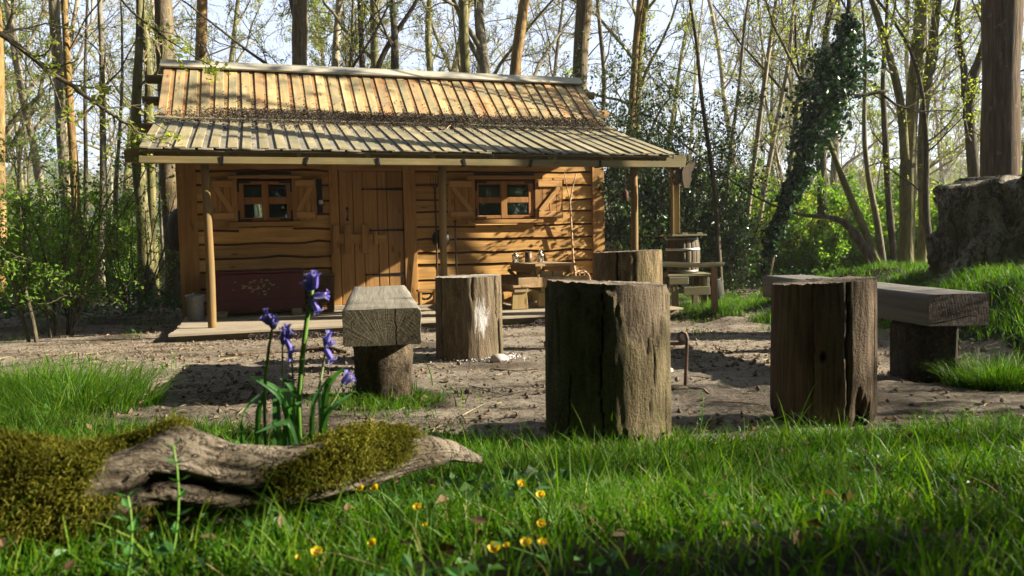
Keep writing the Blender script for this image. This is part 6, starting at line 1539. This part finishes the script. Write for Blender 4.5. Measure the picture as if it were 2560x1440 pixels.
# bough with young leaves hanging in from the left, in front of the cabin's left end
def build_bough():
    t = Tree(911); Y = 8.6; t.rmin = .0035
    P = np.array([at(x, y, Y + d) for x, y, d in ((-260, 20, -.6), (-60, 55, -.3), (20, 95, 0), (110, 165, .15), (215, 245, .3), (300, 300, .4), (345, 325, .45), (385, 350, .5))]); R = np.array([.05, .04, .030, .026, .022, .017, .012, .006])
    base = np.array([P[0][0], P[0][1], gzs(P[0][0], P[0][1])]); 
    # its trunk stands outside the frame
    tr = t.path(base - base + np.array([0, 0, -.1]), (0, 0, 1), 7.0, 10, .02, .02); tube(t.tr, tr, np.linspace(.14, .05, 11), 10)
    P = P - base; P[0] = tr[int(np.argmin(np.abs(tr[:, 2] - P[0][2])))]; s = np.linspace(0, 1, 24); P = np.stack([np.interp(s, np.linspace(0, 1, 8), P[:, i]) for i in range(3)], -1); R = np.interp(s, np.linspace(0, 1, 8), R)
    P[1:-1] = (P[:-2] + 2 * P[1:-1] + P[2:]) / 4; P[3:-1] += t.rr.normal(0, .012, (20, 3)); tube(t.tr, P, R, 8)
    t.grow(P, R, 0, [(17, .8, .26, .5), (4, .7, .5, .6), (2, .7, .5, .6)], 2, .22)
    Q = np.array([at(x, y, Y + .5) for x, y in ((330, 312), (372, 300), (410, 322), (425, 330))]) - base; tube(t.tr, Q, (.008, .006, .004, .003), 5); t.lp += [Q] * 3
    Q = np.array([at(x, y, Y + 1.2) for x, y in ((270, -40), (330, 30), (420, 100), (500, 150), (560, 180))]) - base; tube(t.tr, Q, (.016, .013, .010, .007, .004), 6); t.grow(Q, np.linspace(.012, .004, 5), 0, [(9, .7, .26, .6), (3, .7, .5, .6), (2, .7, .5, .6)], 2, .2)
    t.leaves(.30, 3, .035, .055, t.tw, 1, .75)
    finish(t, 'overhanging_tree', 'young tree at the left reaching a long drooping bough towards the cabin roof', 'tree', base, B_DARK, M_TWIGD, M_SPRING, None, 'crown')
build_bough()

# trees out of frame on the sunny side, whose shade falls across the grass
def build_shade_trees():
    put(shrub(930, 4.2, 1.6, 15, 4, 0, .11, B_DARK, M_HOLLY, .35, .05, .45, 11, .05, .02, .10), 'holly_tree', 'broad holly outside the frame at the right whose shade crosses the front grass', 'holly', 7.2, .65, B_DARK, M_TWIGD, M_HOLLY)
    put(shrub(931, 4.0, 1.6, 15, 4, 0, .11, B_DARK, M_HOLLY, .35, .05, .5, 11, .05, .02, .10), 'holly_tree', 'second holly outside the frame nearest the camera side of the grass', 'holly', 8.0, -1.1, B_DARK, M_TWIGD, M_HOLLY)
build_shade_trees()
put(shrub(933, 6.2, 1.5, 9, 3, 0, .09, B_GREY, M_SPRING, .24, .35, .34, 9, .05, .03, .12), 'hazel_tree', 'tall hazel outside the frame whose thin shade dapples the log seats', 'tree', 9.6, 2.95, B_GREY, M_TWIG, M_SPRING)

# ------------------------------------------------------------------ far hill with its woods
def build_hill():
    xs = np.linspace(-420, 420, 90); ys = np.linspace(110, 420, 40); X, Y = np.meshgrid(xs, ys); x, y = X.ravel(), Y.ravel(); P = np.stack([x, y, x * 0], -1)
    f = lambda x, y: -4 + 24 * sstep(np.hypot(x, y), 130, 330) * (.55 + .9 * fbm(np.stack([x, y, x * 0], -1), .006, 17, 3))
    z = f(x, y); n = 90; i = np.arange(39)[:, None] * n; j = np.arange(n - 1)[None]
    mb = MB(); mb.add(np.stack([x, y, z], -1), np.stack([i + j, i + j + 1, i + n + j + 1, i + n + j], -1).reshape(-1, 4)); tag(mb.build('hill', plain('hill_grass', (.12, .15, .055), .95, 0, .1), None, True), kind='structure')
    rr = np.random.default_rng(66); n = 900; y = rr.uniform(125, 400, n); x = rr.uniform(-.85, .85, n) * y; c = np.stack([x, y, f(x, y)], -1)
    m = 26; C = np.repeat(c, m, 0); s = np.repeat(rr.uniform(2.2, 4.2, n), m); d = rr.normal(size=(n * m, 3)); d /= np.linalg.norm(d, axis=1)[:, None]
    C = C + d * s[:, None] * rr.uniform(.5, 1, (n * m, 1)) + np.stack([s * 0, s * 0, s * .9], -1); mb = MB(); scatter_leaves(mb, C, 2.1, rr, .2, .9); tag(mb.build('far_woods', M_FAR), kind='stuff')
build_hill()
# ------------------------------------------------------------------ mossy log in the front grass
def build_log():
    rr = np.random.default_rng(19)
    K = np.array([(-220, 1240, 1.10, .084), (60, 1235, 1.15, .074), (250, 1236, 1.18, .068), (350, 1212, 1.20, .070), (430, 1182, 1.22, .071), (560, 1212, 1.25, .062), (720, 1200, 1.29, .052), (900, 1155, 1.34, .050), (1030, 1132, 1.40, .034), (1130, 1126, 1.45, .018), (1205, 1150, 1.50, .006)])
    C = np.array([at(a, b, d) for a, b, d, r in K]); ns, na = 190, 128
    s0 = np.linspace(0, 1, len(K)); s = np.linspace(0, 1, ns)
    c = np.stack([np.interp(s, s0, C[:, i]) for i in range(3)], -1); R = np.interp(s, s0, K[:, 3]); pxs = np.interp(s, s0, K[:, 0])
    for _ in range(6): c[1:-1] = (c[:-2] + 2 * c[1:-1] + c[2:]) / 4; R[1:-1] = (R[:-2] + 2 * R[1:-1] + R[2:]) / 4
    th = np.arange(na) * 2 * math.pi / na - math.pi
    Sg, T = np.meshgrid(np.arange(ns), th, indexing='ij'); px = pxs[Sg].ravel(); T_ = T.ravel(); r0 = R[Sg].ravel()
    q = np.stack([px / 900, np.cos(T_) * .5, np.sin(T_) * .5], -1)
    r = 1 + (fbm(q, 3.0, 3, 4) - .5) * .50 + (fbm(q * np.array([1.0, 6, 6]), 5, 4, 4) - .5) * .26 - .10 * np.clip(1 - np.abs(fbm(q * np.array([.8, 4, 4]), 4, 14, 3) - .5) / .035, 0, 1)
    wob = (vn(np.stack([px / 170, px * 0, px * 0], -1), 1, 7) - .5) * .5
    inb = sstep(px, 250, 360) * (1 - sstep(px, 640, 780))
    g1 = np.exp(-((T_ - .10 - wob) / .20) ** 2) * inb; g2 = np.exp(-((T_ + .75 - wob * .7) / .14) ** 2) * sstep(px, 180, 300) * (1 - sstep(px, 520, 640))
    g3 = np.exp(-((T_ - .75 - wob * .6) / .10) ** 2) * sstep(px, 480, 560) * (1 - sstep(px, 860, 960)) * .5
    r = r + .14 * sstep(px, 690, 800) * (1 - sstep(px, 960, 1060)) * (fbm(q * np.array([1, 2, 2]), 5, 31, 3) - .25) * .8
    r = r - .34 * g1 - .22 * g2 - .2 * g3 + .16 * np.exp(-((px - 430) / 60) ** 2) * np.exp(-((T_ - 1.3) / .5) ** 2)
    V = c[Sg].reshape(-1, 3) + (r * r0)[:, None] * np.stack([np.sin(T_) * .12, -np.cos(T_), np.sin(T_)], -1)
    mn = (fbm(q, 7, 11, 4) - .5) * 1.5
    moss = np.clip(1 - sstep(px + mn * 260 + np.clip(-T_, 0, 1) * -40, 250, 330) + sstep(px + mn * 260, 715, 800) * (1 - sstep(px + mn * 200, 960, 1060)) * sstep(T_ + mn * .8, -.5, .3) + np.exp(-((px - 380) / 55) ** 2) * sstep(T_, 1.25, 1.5), 0, 1)
    i = np.arange(ns - 1)[:, None] * na; j = np.arange(na)[None]; j2 = (j + 1) % na
    base = np.array([-.55, 1.2, gzs(-.55, 1.2)]); V = V - base
    o = thing('fallen_log', 'gnarled pale fallen log with golden moss lying in the front grass', 'log', base)
    mb = MB(); mb.add(V, np.stack([i + j, i + na + j, i + na + j2, i + j2], -1).reshape(-1, 4), ngons=[list(range(na)), list(range((ns - 1) * na, ns * na))[::-1]], moss=moss, dark=np.clip(g1 + g2 + g3 * 1.4 + .35 * sstep(px, 1000, 1060), 0, 1))
    t = NT('gnarled_wood'); v = t.obj((.18, 1, 1)); n = t.noise(v, 60, 6, .7, .8); n2 = t.noise(t.obj((.4, 1, 1)), 12, 4, .6, .5)
    col = t.ramp(t.math('MULTIPLY_ADD', n2, .5, t.math('MULTIPLY', n, .5)), [(.34, (.030, .021, .014)), (.45, (.145, .118, .083)), (.64, (.34, .295, .225))])
    col = t.mix(t.n('MapRange', {0: t.noise(t.obj((.5, 1, 1)), 9, 3, .5), 1: .56, 2: .68, 3: 0.0, 4: .6}).outputs[0], col, (.30, .17, .07))
    col = t.mix(t.n('MapRange', {0: t.math('MULTIPLY_ADD', t.math('SUBTRACT', n, .5), 1.4, t.attr('dark')), 1: .25, 2: .75, 3: 0.0, 4: .93}).outputs[0], col, (.016, .012, .010))
    rg = t.math('ABSOLUTE', t.math('SUBTRACT', t.noise(t.obj((.16, 1, 1)), 24, 5, .65, .9), .5))
    col = t.mix(t.n('MapRange', {0: rg, 1: .004, 2: .020, 3: .9, 4: 0.0}).outputs[0], col, (.014, .010, .008))
    n = t.math('MULTIPLY_ADD', t.math('MINIMUM', rg, .04), 6.0, n)
    col = t.mix(t.attr('moss'), col, (.055, .045, .010))
    m_ = t.out(t.pr(col, .9, t.bump(n, 1.0, .016), .1))
    mb.build('log_wood', m_, o, True)
    # moss tufts
    V3 = V.reshape(ns, na, 3); ok = np.flatnonzero((moss > .45) & (T_ > -1.5) & (T_ < 2.4)); n = 85000
    k = rr.choice(ok, n); P = V[k] + rr.normal(0, .006, (n, 3)); nr = np.stack([np.sin(T_[k]) * .12, -np.cos(T_[k]), np.sin(T_[k])], -1)
    d = nr + rr.normal(0, .95, (n, 3)) + np.array([0, 0, .15]); d /= np.linalg.norm(d, axis=1)[:, None]
    L = rr.uniform(.004, .012, n)[:, None] * (.10 + 1.8 * fbm(P, 26, 5, 3))[:, None] * (.45 + .6 * moss[k])[:, None]; w = np.cross(d, rr.normal(size=(n, 3))); w /= np.linalg.norm(w, axis=1)[:, None]; w *= rr.uniform(.0005, .0011, n)[:, None]
    VV = np.stack([P - w, P + w, P + d * L * .6 + w * .9, P + d * L + np.array([0, 0, -.003]), P + d * L * .6 - w * .9], 1).reshape(-1, 3); ii = np.arange(n)[:, None] * 5
    mb = MB(); mb.add(VV, ii + [0, 1, 2, 4], ii + [4, 2, 3]); ms = mb.build('moss', M_MOSS, o); ms['kind'] = 'stuff'
M_MOSS = leafm('golden_moss', (.055, .055, .006), (.115, .115, .012), .35, .7, .1, (.21, .20, .026))
build_log()

# ------------------------------------------------------------------ bluebells behind the log
M_BELL = leafm('bluebell_petal', (.12, .105, .50), (.18, .155, .62), .4, .5, .25, (.24, .21, .70))
M_STEM = plain('green_stem', (.10, .20, .03), .5, 0, .3, .2, 40)
M_STEMP = plain('pale_stem', (.22, .27, .13), .6, 0, .3, .2, 40)
M_BLEAF = leafm('bluebell_leaf', (.026, .085, .020), (.042, .125, .032), .35, .55, .2, (.06, .15, .045))
def floret(mb, p, d, L, open_=1.0):
    d = np.array(d, float); d /= np.linalg.norm(d); ref = np.array([0, 1.0, .1]); a = np.cross(d, ref); a /= np.linalg.norm(a); b = np.cross(d, a); k = 12
    prof = [(0, .06), (.08, .17), (.3, .21), (.62, .185), (.78, .19)]
    V = []
    for t, r in prof:
        for q in range(k): an = q * 2 * math.pi / k; V.append(np.array(p) + d * L * t + (a * math.cos(an) + b * math.sin(an)) * L * r * (.75 + .25 * open_) * (1 + .07 * math.cos(6 * an)))
    n = len(prof); Q = [[i * k + j, i * k + (j + 1) % k, (i + 1) * k + (j + 1) % k, (i + 1) * k + j] for i in range(n - 1) for j in range(k)]
    mb.add(V, Q)
    for q in range(6):                       # six curled-back tips
        a0, a1, am = (2 * q - .9) * math.pi / 6, (2 * q + .9) * math.pi / 6, 2 * q * math.pi / 6
        R = lambda an, r, t: np.array(p) + d * L * t + (a * math.cos(an) + b * math.sin(an)) * L * r
        W = [R(a0, .19, .76), R(a1, .19, .76), R(a1 * .6 + am * .4, .25 + .06 * open_, .92), R(a0 * .6 + am * .4, .25 + .06 * open_, .92), R(am, .30 + .14 * open_, .90 - .10 * open_)]
        mb.add(W, [[0, 1, 2, 3]], [[3, 2, 4]])
def strap_leaf(mb, P, w, fold=.25):
    P = np.array(P, float); s = np.linspace(0, 1, 11); n = len(P); Q = np.stack([np.interp(s, np.linspace(0, 1, n), P[:, i]) for i in range(3)], -1)
    for _ in range(3): Q[1:-1] = (Q[:-2] + 2 * Q[1:-1] + Q[2:]) / 4
    T = np.gradient(Q, axis=0); T /= np.linalg.norm(T, axis=1)[:, None]; sd = np.cross(T, np.array([0, -.8, .6])); sd /= np.linalg.norm(sd, axis=1)[:, None] + 1e-9; up = np.cross(sd, T)
    ww = w * np.sin(np.clip(s * .94 + .06, 0, 1) ** .6 * math.pi) ** .55 * .5; ww[-1] = .0006
    V = np.stack([Q - sd * ww[:, None] + up * (ww * fold)[:, None], Q, Q + sd * ww[:, None] + up * (ww * fold)[:, None]], 1).reshape(-1, 3)
    mb.add(V, [[i * 3 + j, i * 3 + j + 1, (i + 1) * 3 + j + 1, (i + 1) * 3 + j] for i in range(10) for j in range(2)])
def build_bluebells():
    Y = 1.42
    specs = [
        ('tallest bluebell with an upright bud cluster and two drooping flowers', [(747, 1010, 15), (755, 900, 14), (767, 800, 12), (778, 745, 9), (784, 705, 6)], M_STEM,
         [((783, 726), (-.25, 0, 1), 50, .1), ((777, 732), (-.5, 0, .8), 40, .1), ((788, 722), (.15, -.2, 1), 46, .1), ((784, 706), (.1, 0, 1), 34, 0), ((783, 740), (1, -.15, .06), 44, .5), ((779, 748), (.55, -.2, -1), 42, 1.0)], [((742, 1015), (700, 975), (655, 955), (622, 940)), ((750, 1015), (790, 965), (825, 935), (868, 918))]),
        ('left hand bluebell with a single tight blue head on a slender stem', [(661, 1030, 9), (664, 940, 9), (672, 870, 8), (680, 824, 6), (674, 800, 4)], M_STEM,
         [((680, 820), (-.2, 0, 1), 40, .1), ((682, 820), (.1, -.2, .75), 40, .2), ((676, 812), (-.6, -.1, .5), 34, .3), ((670, 800), (-.2, 0, 1), 34, .1), ((683, 822), (.25, -.3, .4), 36, .2)], [((668, 1030), (645, 990), (622, 1010), (600, 1035))]),
        ('bluebell with a pale stem just right of the left hand one', [(712, 985, 6), (706, 920, 6), (706, 870, 5), (714, 840, 4)], M_STEMP,
         [((708, 862), (.1, -.1, 1), 50, .2), ((716, 845), (.1, 0, .8), 40, .2), ((714, 845), (.45, -.3, -.9), 44, .5), ((720, 845), (.5, -.2, .6), 28, .2)], [((712, 1000), (700, 970), (680, 950), (668, 945))]),
        ('short bluebell drooping one flower close to the tallest stem', [(734, 975, 6), (731, 920, 6), (729, 890, 5), (726, 878, 4)], M_STEMP, [((727, 876), (-.12, -.2, -1), 32, .2), ((729, 884), (.3, -.2, .9), 22, .1)], [((735, 1000), (740, 985), (728, 960), (700, 945))]),
        ('right hand bluebell with ragged flowers on a pale stem', [(797, 975, 6), (806, 925, 6), (812, 885, 5), (815, 850, 4)], M_STEMP,
         [((814, 862), (.35, 0, 1), 40, .4), ((814, 866), (.8, -.1, .35), 28, .4), ((813, 872), (.55, -.3, -.85), 42, .9), ((814, 868), (-.1, 0, 1), 30, .2)], [((800, 990), (822, 960), (846, 930), (868, 917)), ((800, 1010), (830, 985), (860, 975), (884, 980))]),
        ('lowest bluebell leaning far right towards the bench leg', [(815, 1030, 5), (835, 1000, 5), (848, 978, 4), (856, 962, 4)], M_STEMP, [((856, 960), (.5, 0, 1), 40, .3), ((858, 960), (1, -.1, .6), 36, .3)], [((820, 1030), (800, 1000), (780, 1000), (760, 1025))]),
    ]
    rr = np.random.default_rng(8)
    for label, st, sm, fl, lv in specs:
        P = np.array([at(x, y, Y) for x, y, w in st]); gz_ = gzs(P[0][0], Y); o = thing('bluebell', label, 'bluebell', (P[0][0], Y, gz_), 0, 'bluebells behind the mossy log'); b = np.array(o.location)
        P = np.vstack([[P[0][0], Y, gz_ - .01], P]); R = np.array([st[0][2]] + [w for *_, w in st]) / 2 / F_PX * Y
        part('stem', sm, o, lambda m: tube(m, P - b, R, 8), True)
        for (x, y), d, L, op in fl:
            p = at(x, y, Y) - b; mb = MB(); floret(mb, p, (d[0], d[1] + .001, d[2]), L / F_PX * Y * .98, op); mb.build('flower', M_BELL, o)
        for pts in lv[:1] if 'tallest' in label or 'right hand' in label else ():
            Q = [at(x, y, Y + rr.uniform(-.05, .05)) - b for x, y in pts]; Q = [np.array([Q[0][0], 0, -.01])] + Q
            mb = MB(); strap_leaf(mb, Q, .014); mb.build('leaf', M_BLEAF, o)
    for pts, w in ((((690, 1080), (680, 1030), (690, 990), (712, 975), (748, 990)), .030), (((640, 1080), (662, 1030), (668, 1000), (663, 985)), .022), (((760, 1070), (740, 1030), (700, 1055), (655, 1078)), .026), (((770, 1060), (800, 1040), (835, 1010), (880, 985)), .024), (((730, 1070), (720, 1030), (705, 1000), (700, 990)), .02), (((600, 1080), (620, 1040), (650, 1000), (668, 975)), .02)):
        pass
    P = at(715, 1040, 1.40); o = thing('bluebell_leaves', 'tuft of broad strap shaped bluebell leaves at the feet of the bluebell stems', 'leaves', (P[0], 1.40, gzs(P[0], 1.40))); b = np.array(o.location)
    for pts, w in ((((700, 1090), (690, 1030), (690, 985), (708, 970), (745, 992)), .032), (((650, 1090), (640, 1040), (655, 1000), (668, 955)), .024), (((770, 1085), (745, 1045), (700, 1058), (640, 1082)), .028), (((770, 1085), (800, 1045), (840, 1012), (882, 982)), .026), (((735, 1085), (722, 1035), (700, 985), (640, 950)), .022), (((780, 1085), (775, 1030), (790, 985), (830, 935)), .020), (((690, 1085), (712, 1040), (735, 1010), (768, 1000)), .024), (((620, 1085), (600, 1060), (612, 1020), (650, 985)), .022)):
        Q = [at(x, y, 1.40 + rr.uniform(-.06, .05)) - b for x, y in pts]; Q[0][2] = -.01
        mb = MB(); strap_leaf(mb, Q, w * .46); mb.build('leaf', M_BLEAF, o)
build_bluebells()

# ------------------------------------------------------------------ yellow flowers in the front grass
M_YEL = leafm('yellow_petal', (.64, .44, .012), (.74, .54, .015), .35, .5, .25, (.78, .60, .03))
M_YC = plain('flower_centre', (.50, .22, .01), .6, 0, .3, .3, 60)
def build_flowers():
    rr = np.random.default_rng(77)
    L = [((903, 1224), 1.20, 'left of a pair of yellow flowers on long curving stems'), ((939, 1222), 1.20, 'right of a pair of yellow flowers on long curving stems'), ((1044, 1270), 1.12, 'yellow flower above and left of the twin headed one'), ((1064, 1314), 1.08, 'yellow flower with a green bud, just below the upper middle one'),
         ((933, 1382), 1.02, 'yellow flower low in the grass under the curving pair'), ((792, 1396), .98, 'large yellow flower near the bottom left of the flowers'), ((748, 1423), .96, 'small yellow bud leftmost of all the flowers'), ((1302, 1212), 1.22, 'orange yellow flower highest on the right by the broad leaves'),
         ((1352, 1320), 1.10, 'yellow flower facing down on the right side of the patch'), ((1238, 1422), .97, 'pale greenish yellow flower at the bottom edge'), ((1268, 1398), .98, 'tiny pale bud beside the greenish flower at the bottom edge'), ((1316, 1418), .99, 'left of two yellow flowers at the bottom right of the patch'), ((1357, 1424), .99, 'rightmost yellow flower at the bottom of the patch'), ((1352, 1240), 1.26, 'dull yellow flower half hidden below the highest orange one')]
    for (px, py), Y, lab in L:
        p = at(px, py, Y); g = gzs(p[0], Y); dx, dy = rr.normal(0, .035), rr.normal(0, .02)
        if px in (903, 939): dx = .055
        b = np.array([p[0] + dx, Y + dy, g]); o = thing('yellow_flower', lab, 'flower', b, 0, 'yellow flowers in the front grass'); q = p - b; q[2] = max(q[2], .035)
        t = np.linspace(0, 1, 9); P = np.stack([q[0] * t ** 1.8, q[1] * t ** 1.5, q[2] * (t ** .9)], -1); part('stem', M_STEM, o, lambda m: tube(m, P, np.linspace(.0015, .0010, 9), 6), True)
        s = .0064 * rr.uniform(.85, 1.15) * (.6 if 'bud' in lab else 1); tilt = Vector((rr.normal(0, .3), -.55 + rr.normal(0, .2), 1)); M = frame(q, tilt.orthogonal(), tilt)
        for k in range(6):
            a = k * math.pi / 3 + rr.normal(0, .08); mb = MB(); c_, s_ = math.cos(a), math.sin(a)
            V = [(r * c_ - w * s_, r * s_ + w * c_, z) for r, w, z in ((.15 * s, -.10 * s, 0), (.15 * s, .10 * s, 0), (.62 * s, .52 * s, .30 * s), (.62 * s, -.52 * s, .30 * s), (1.0 * s, .36 * s, .68 * s), (1.0 * s, -.36 * s, .68 * s), (1.08 * s, 0, .80 * s), (.62 * s, 0, .20 * s))]
            mb.add(V, [[0, 1, 2, 7], [7, 2, 4, 6]], [[0, 7, 3], [7, 5, 3], [7, 6, 5]]); mb.build('petal', M_YEL, o, True, M)
        part('flower_centre', M_YC, o, lambda m: lathe(m, [(.001, 0), (.42 * s, .05 * s), (.38 * s, .35 * s), (.001, .48 * s)], 12), True, M)
build_flowers()

def build_weeds():
    rr = np.random.default_rng(29)
    for (px, py, top, Y, n, sz, lab) in ((1745, 1080, 980, 3.0, 9, .022, 'thin pale sprout with leaf whorls between the front and right logs'), (408, 1300, 1115, .98, 7, .022, 'leafy sprout standing in front of the pale log'), (1215, 1130, 1055, 2.7, 6, .024, 'small leafy sprout left of the front log'), (2385, 1120, 1030, 2.6, 6, .026, 'fresh leafy sprout at the right end of the grass'), (300, 1330, 1240, .95, 7, .030, 'round leaved weed low in front of the mossy log end')):
        a = at(px, py, Y); g = gzs(a[0], Y); o = thing('leafy_sprout', lab, 'weed', (a[0], Y, g), 0, 'leafy weeds in the grass'); H = at(px, top, Y)[2] - g
        t = np.linspace(0, 1, 7); P = np.stack([.12 * H * np.sin(t * 2.2), t * 0, H * t], -1); part('stem', M_STEM, o, lambda m: tube(m, P, np.linspace(.002, .0012, 7), 6), True)
        for k in range(n):
            f = .25 + .75 * k / (n - 1); q = np.array([.12 * H * math.sin(f * 2.2), 0, H * f]); s = sz * (1.15 - .5 * f)
            for e in (0, 1):
                an = k * 1.7 + e * math.pi + rr.normal(0, .3); d = np.array([math.cos(an), math.sin(an) * .8, .45]); w = np.array([-math.sin(an), math.cos(an), 0]) * s * .30; mb = MB()
                mb.add([q, q + d * s * .35 + w, q + d * s, q + d * s * .35 - w, q + d * s * .5 - np.array([0, 0, .1 * s])], None, [[0, 1, 4], [1, 2, 4], [0, 4, 3], [4, 2, 3]]); mb.build('leaf', M_WEED, o)
    # patch of broad lobed leaves low in the middle of the grass
    mb = MB(); c = at(1290, 1215, 1.5); n = 90; x = c[0] + rr.normal(0, .075, n); y = 1.5 + rr.normal(0, .09, n)
    scatter_leaves(mb, np.stack([x, y, gz(x, y) + rr.uniform(.02, .07, n)], -1), .033, rr, .5, .9); tag(mb.build('ground_ivy_leaves', M_NETTLE), kind='stuff')
build_weeds()

# ------------------------------------------------------------------ the wood goes on behind the camera and to both sides
def build_behind():
    rr = np.random.default_rng(999); mb = MB(); n = 3600
    az = rr.uniform(R_(-215), R_(-22), n); d = rr.uniform(9, 24, n); x, y = d * np.cos(az), 1 + d * np.sin(az)
    H = rr.uniform(.02, 1, n) * np.interp(d, [9, 24], [12, 24]); c = np.stack([x, y, H], -1); m = 40
    C = np.repeat(c, m, 0) + rr.normal(0, .75, (n * m, 3)); k = C[:, 2] > .1
    scatter_leaves(mb, C[k], .36, rr, .2, .7)
    n = 1400; c = np.stack([rr.uniform(-17, 12, n), rr.uniform(-9, 13, n), rr.uniform(9.5, 17, n)], -1); C = np.repeat(c, m, 0) + rr.normal(0, .7, (n * m, 3)); scatter_leaves(mb, C, .30, rr, .2, .7); tag(mb.build('woods_and_sky_blocking_canopy', M_BEHIND), kind='stuff')  # unseen leaf clumps overhead, added to hold skylight off the clearing
M_BEHIND = leafm('surrounding_leaf', (.030, .075, .018), (.05, .10, .025), .25, .6, .2)
build_behind()

# ------------------------------------------------------------------ the pale spring air
def build_haze():
    mb = MB(); V = [(x, y, z) for x in (-640, 640) for y in (-70, 640) for z in (-9, 46)]
    mb.add(V, [[0, 1, 3, 2], [4, 6, 7, 5], [0, 4, 5, 1], [2, 3, 7, 6], [0, 2, 6, 4], [1, 5, 7, 3]])
    m_ = bpy.data.materials.new('pale_air'); m_.use_nodes = True; t = m_.node_tree; t.nodes.clear()
    v = t.nodes.new('ShaderNodeVolumePrincipled'); v.inputs['Color'].default_value = (.93, .96, 1, 1); v.inputs['Density'].default_value = .0006; v.inputs['Anisotropy'].default_value = .35
    o = t.nodes.new('ShaderNodeOutputMaterial'); t.links.new(v.outputs[0], o.inputs['Volume'])
    tag(mb.build('haze', m_), kind='stuff')
build_haze()
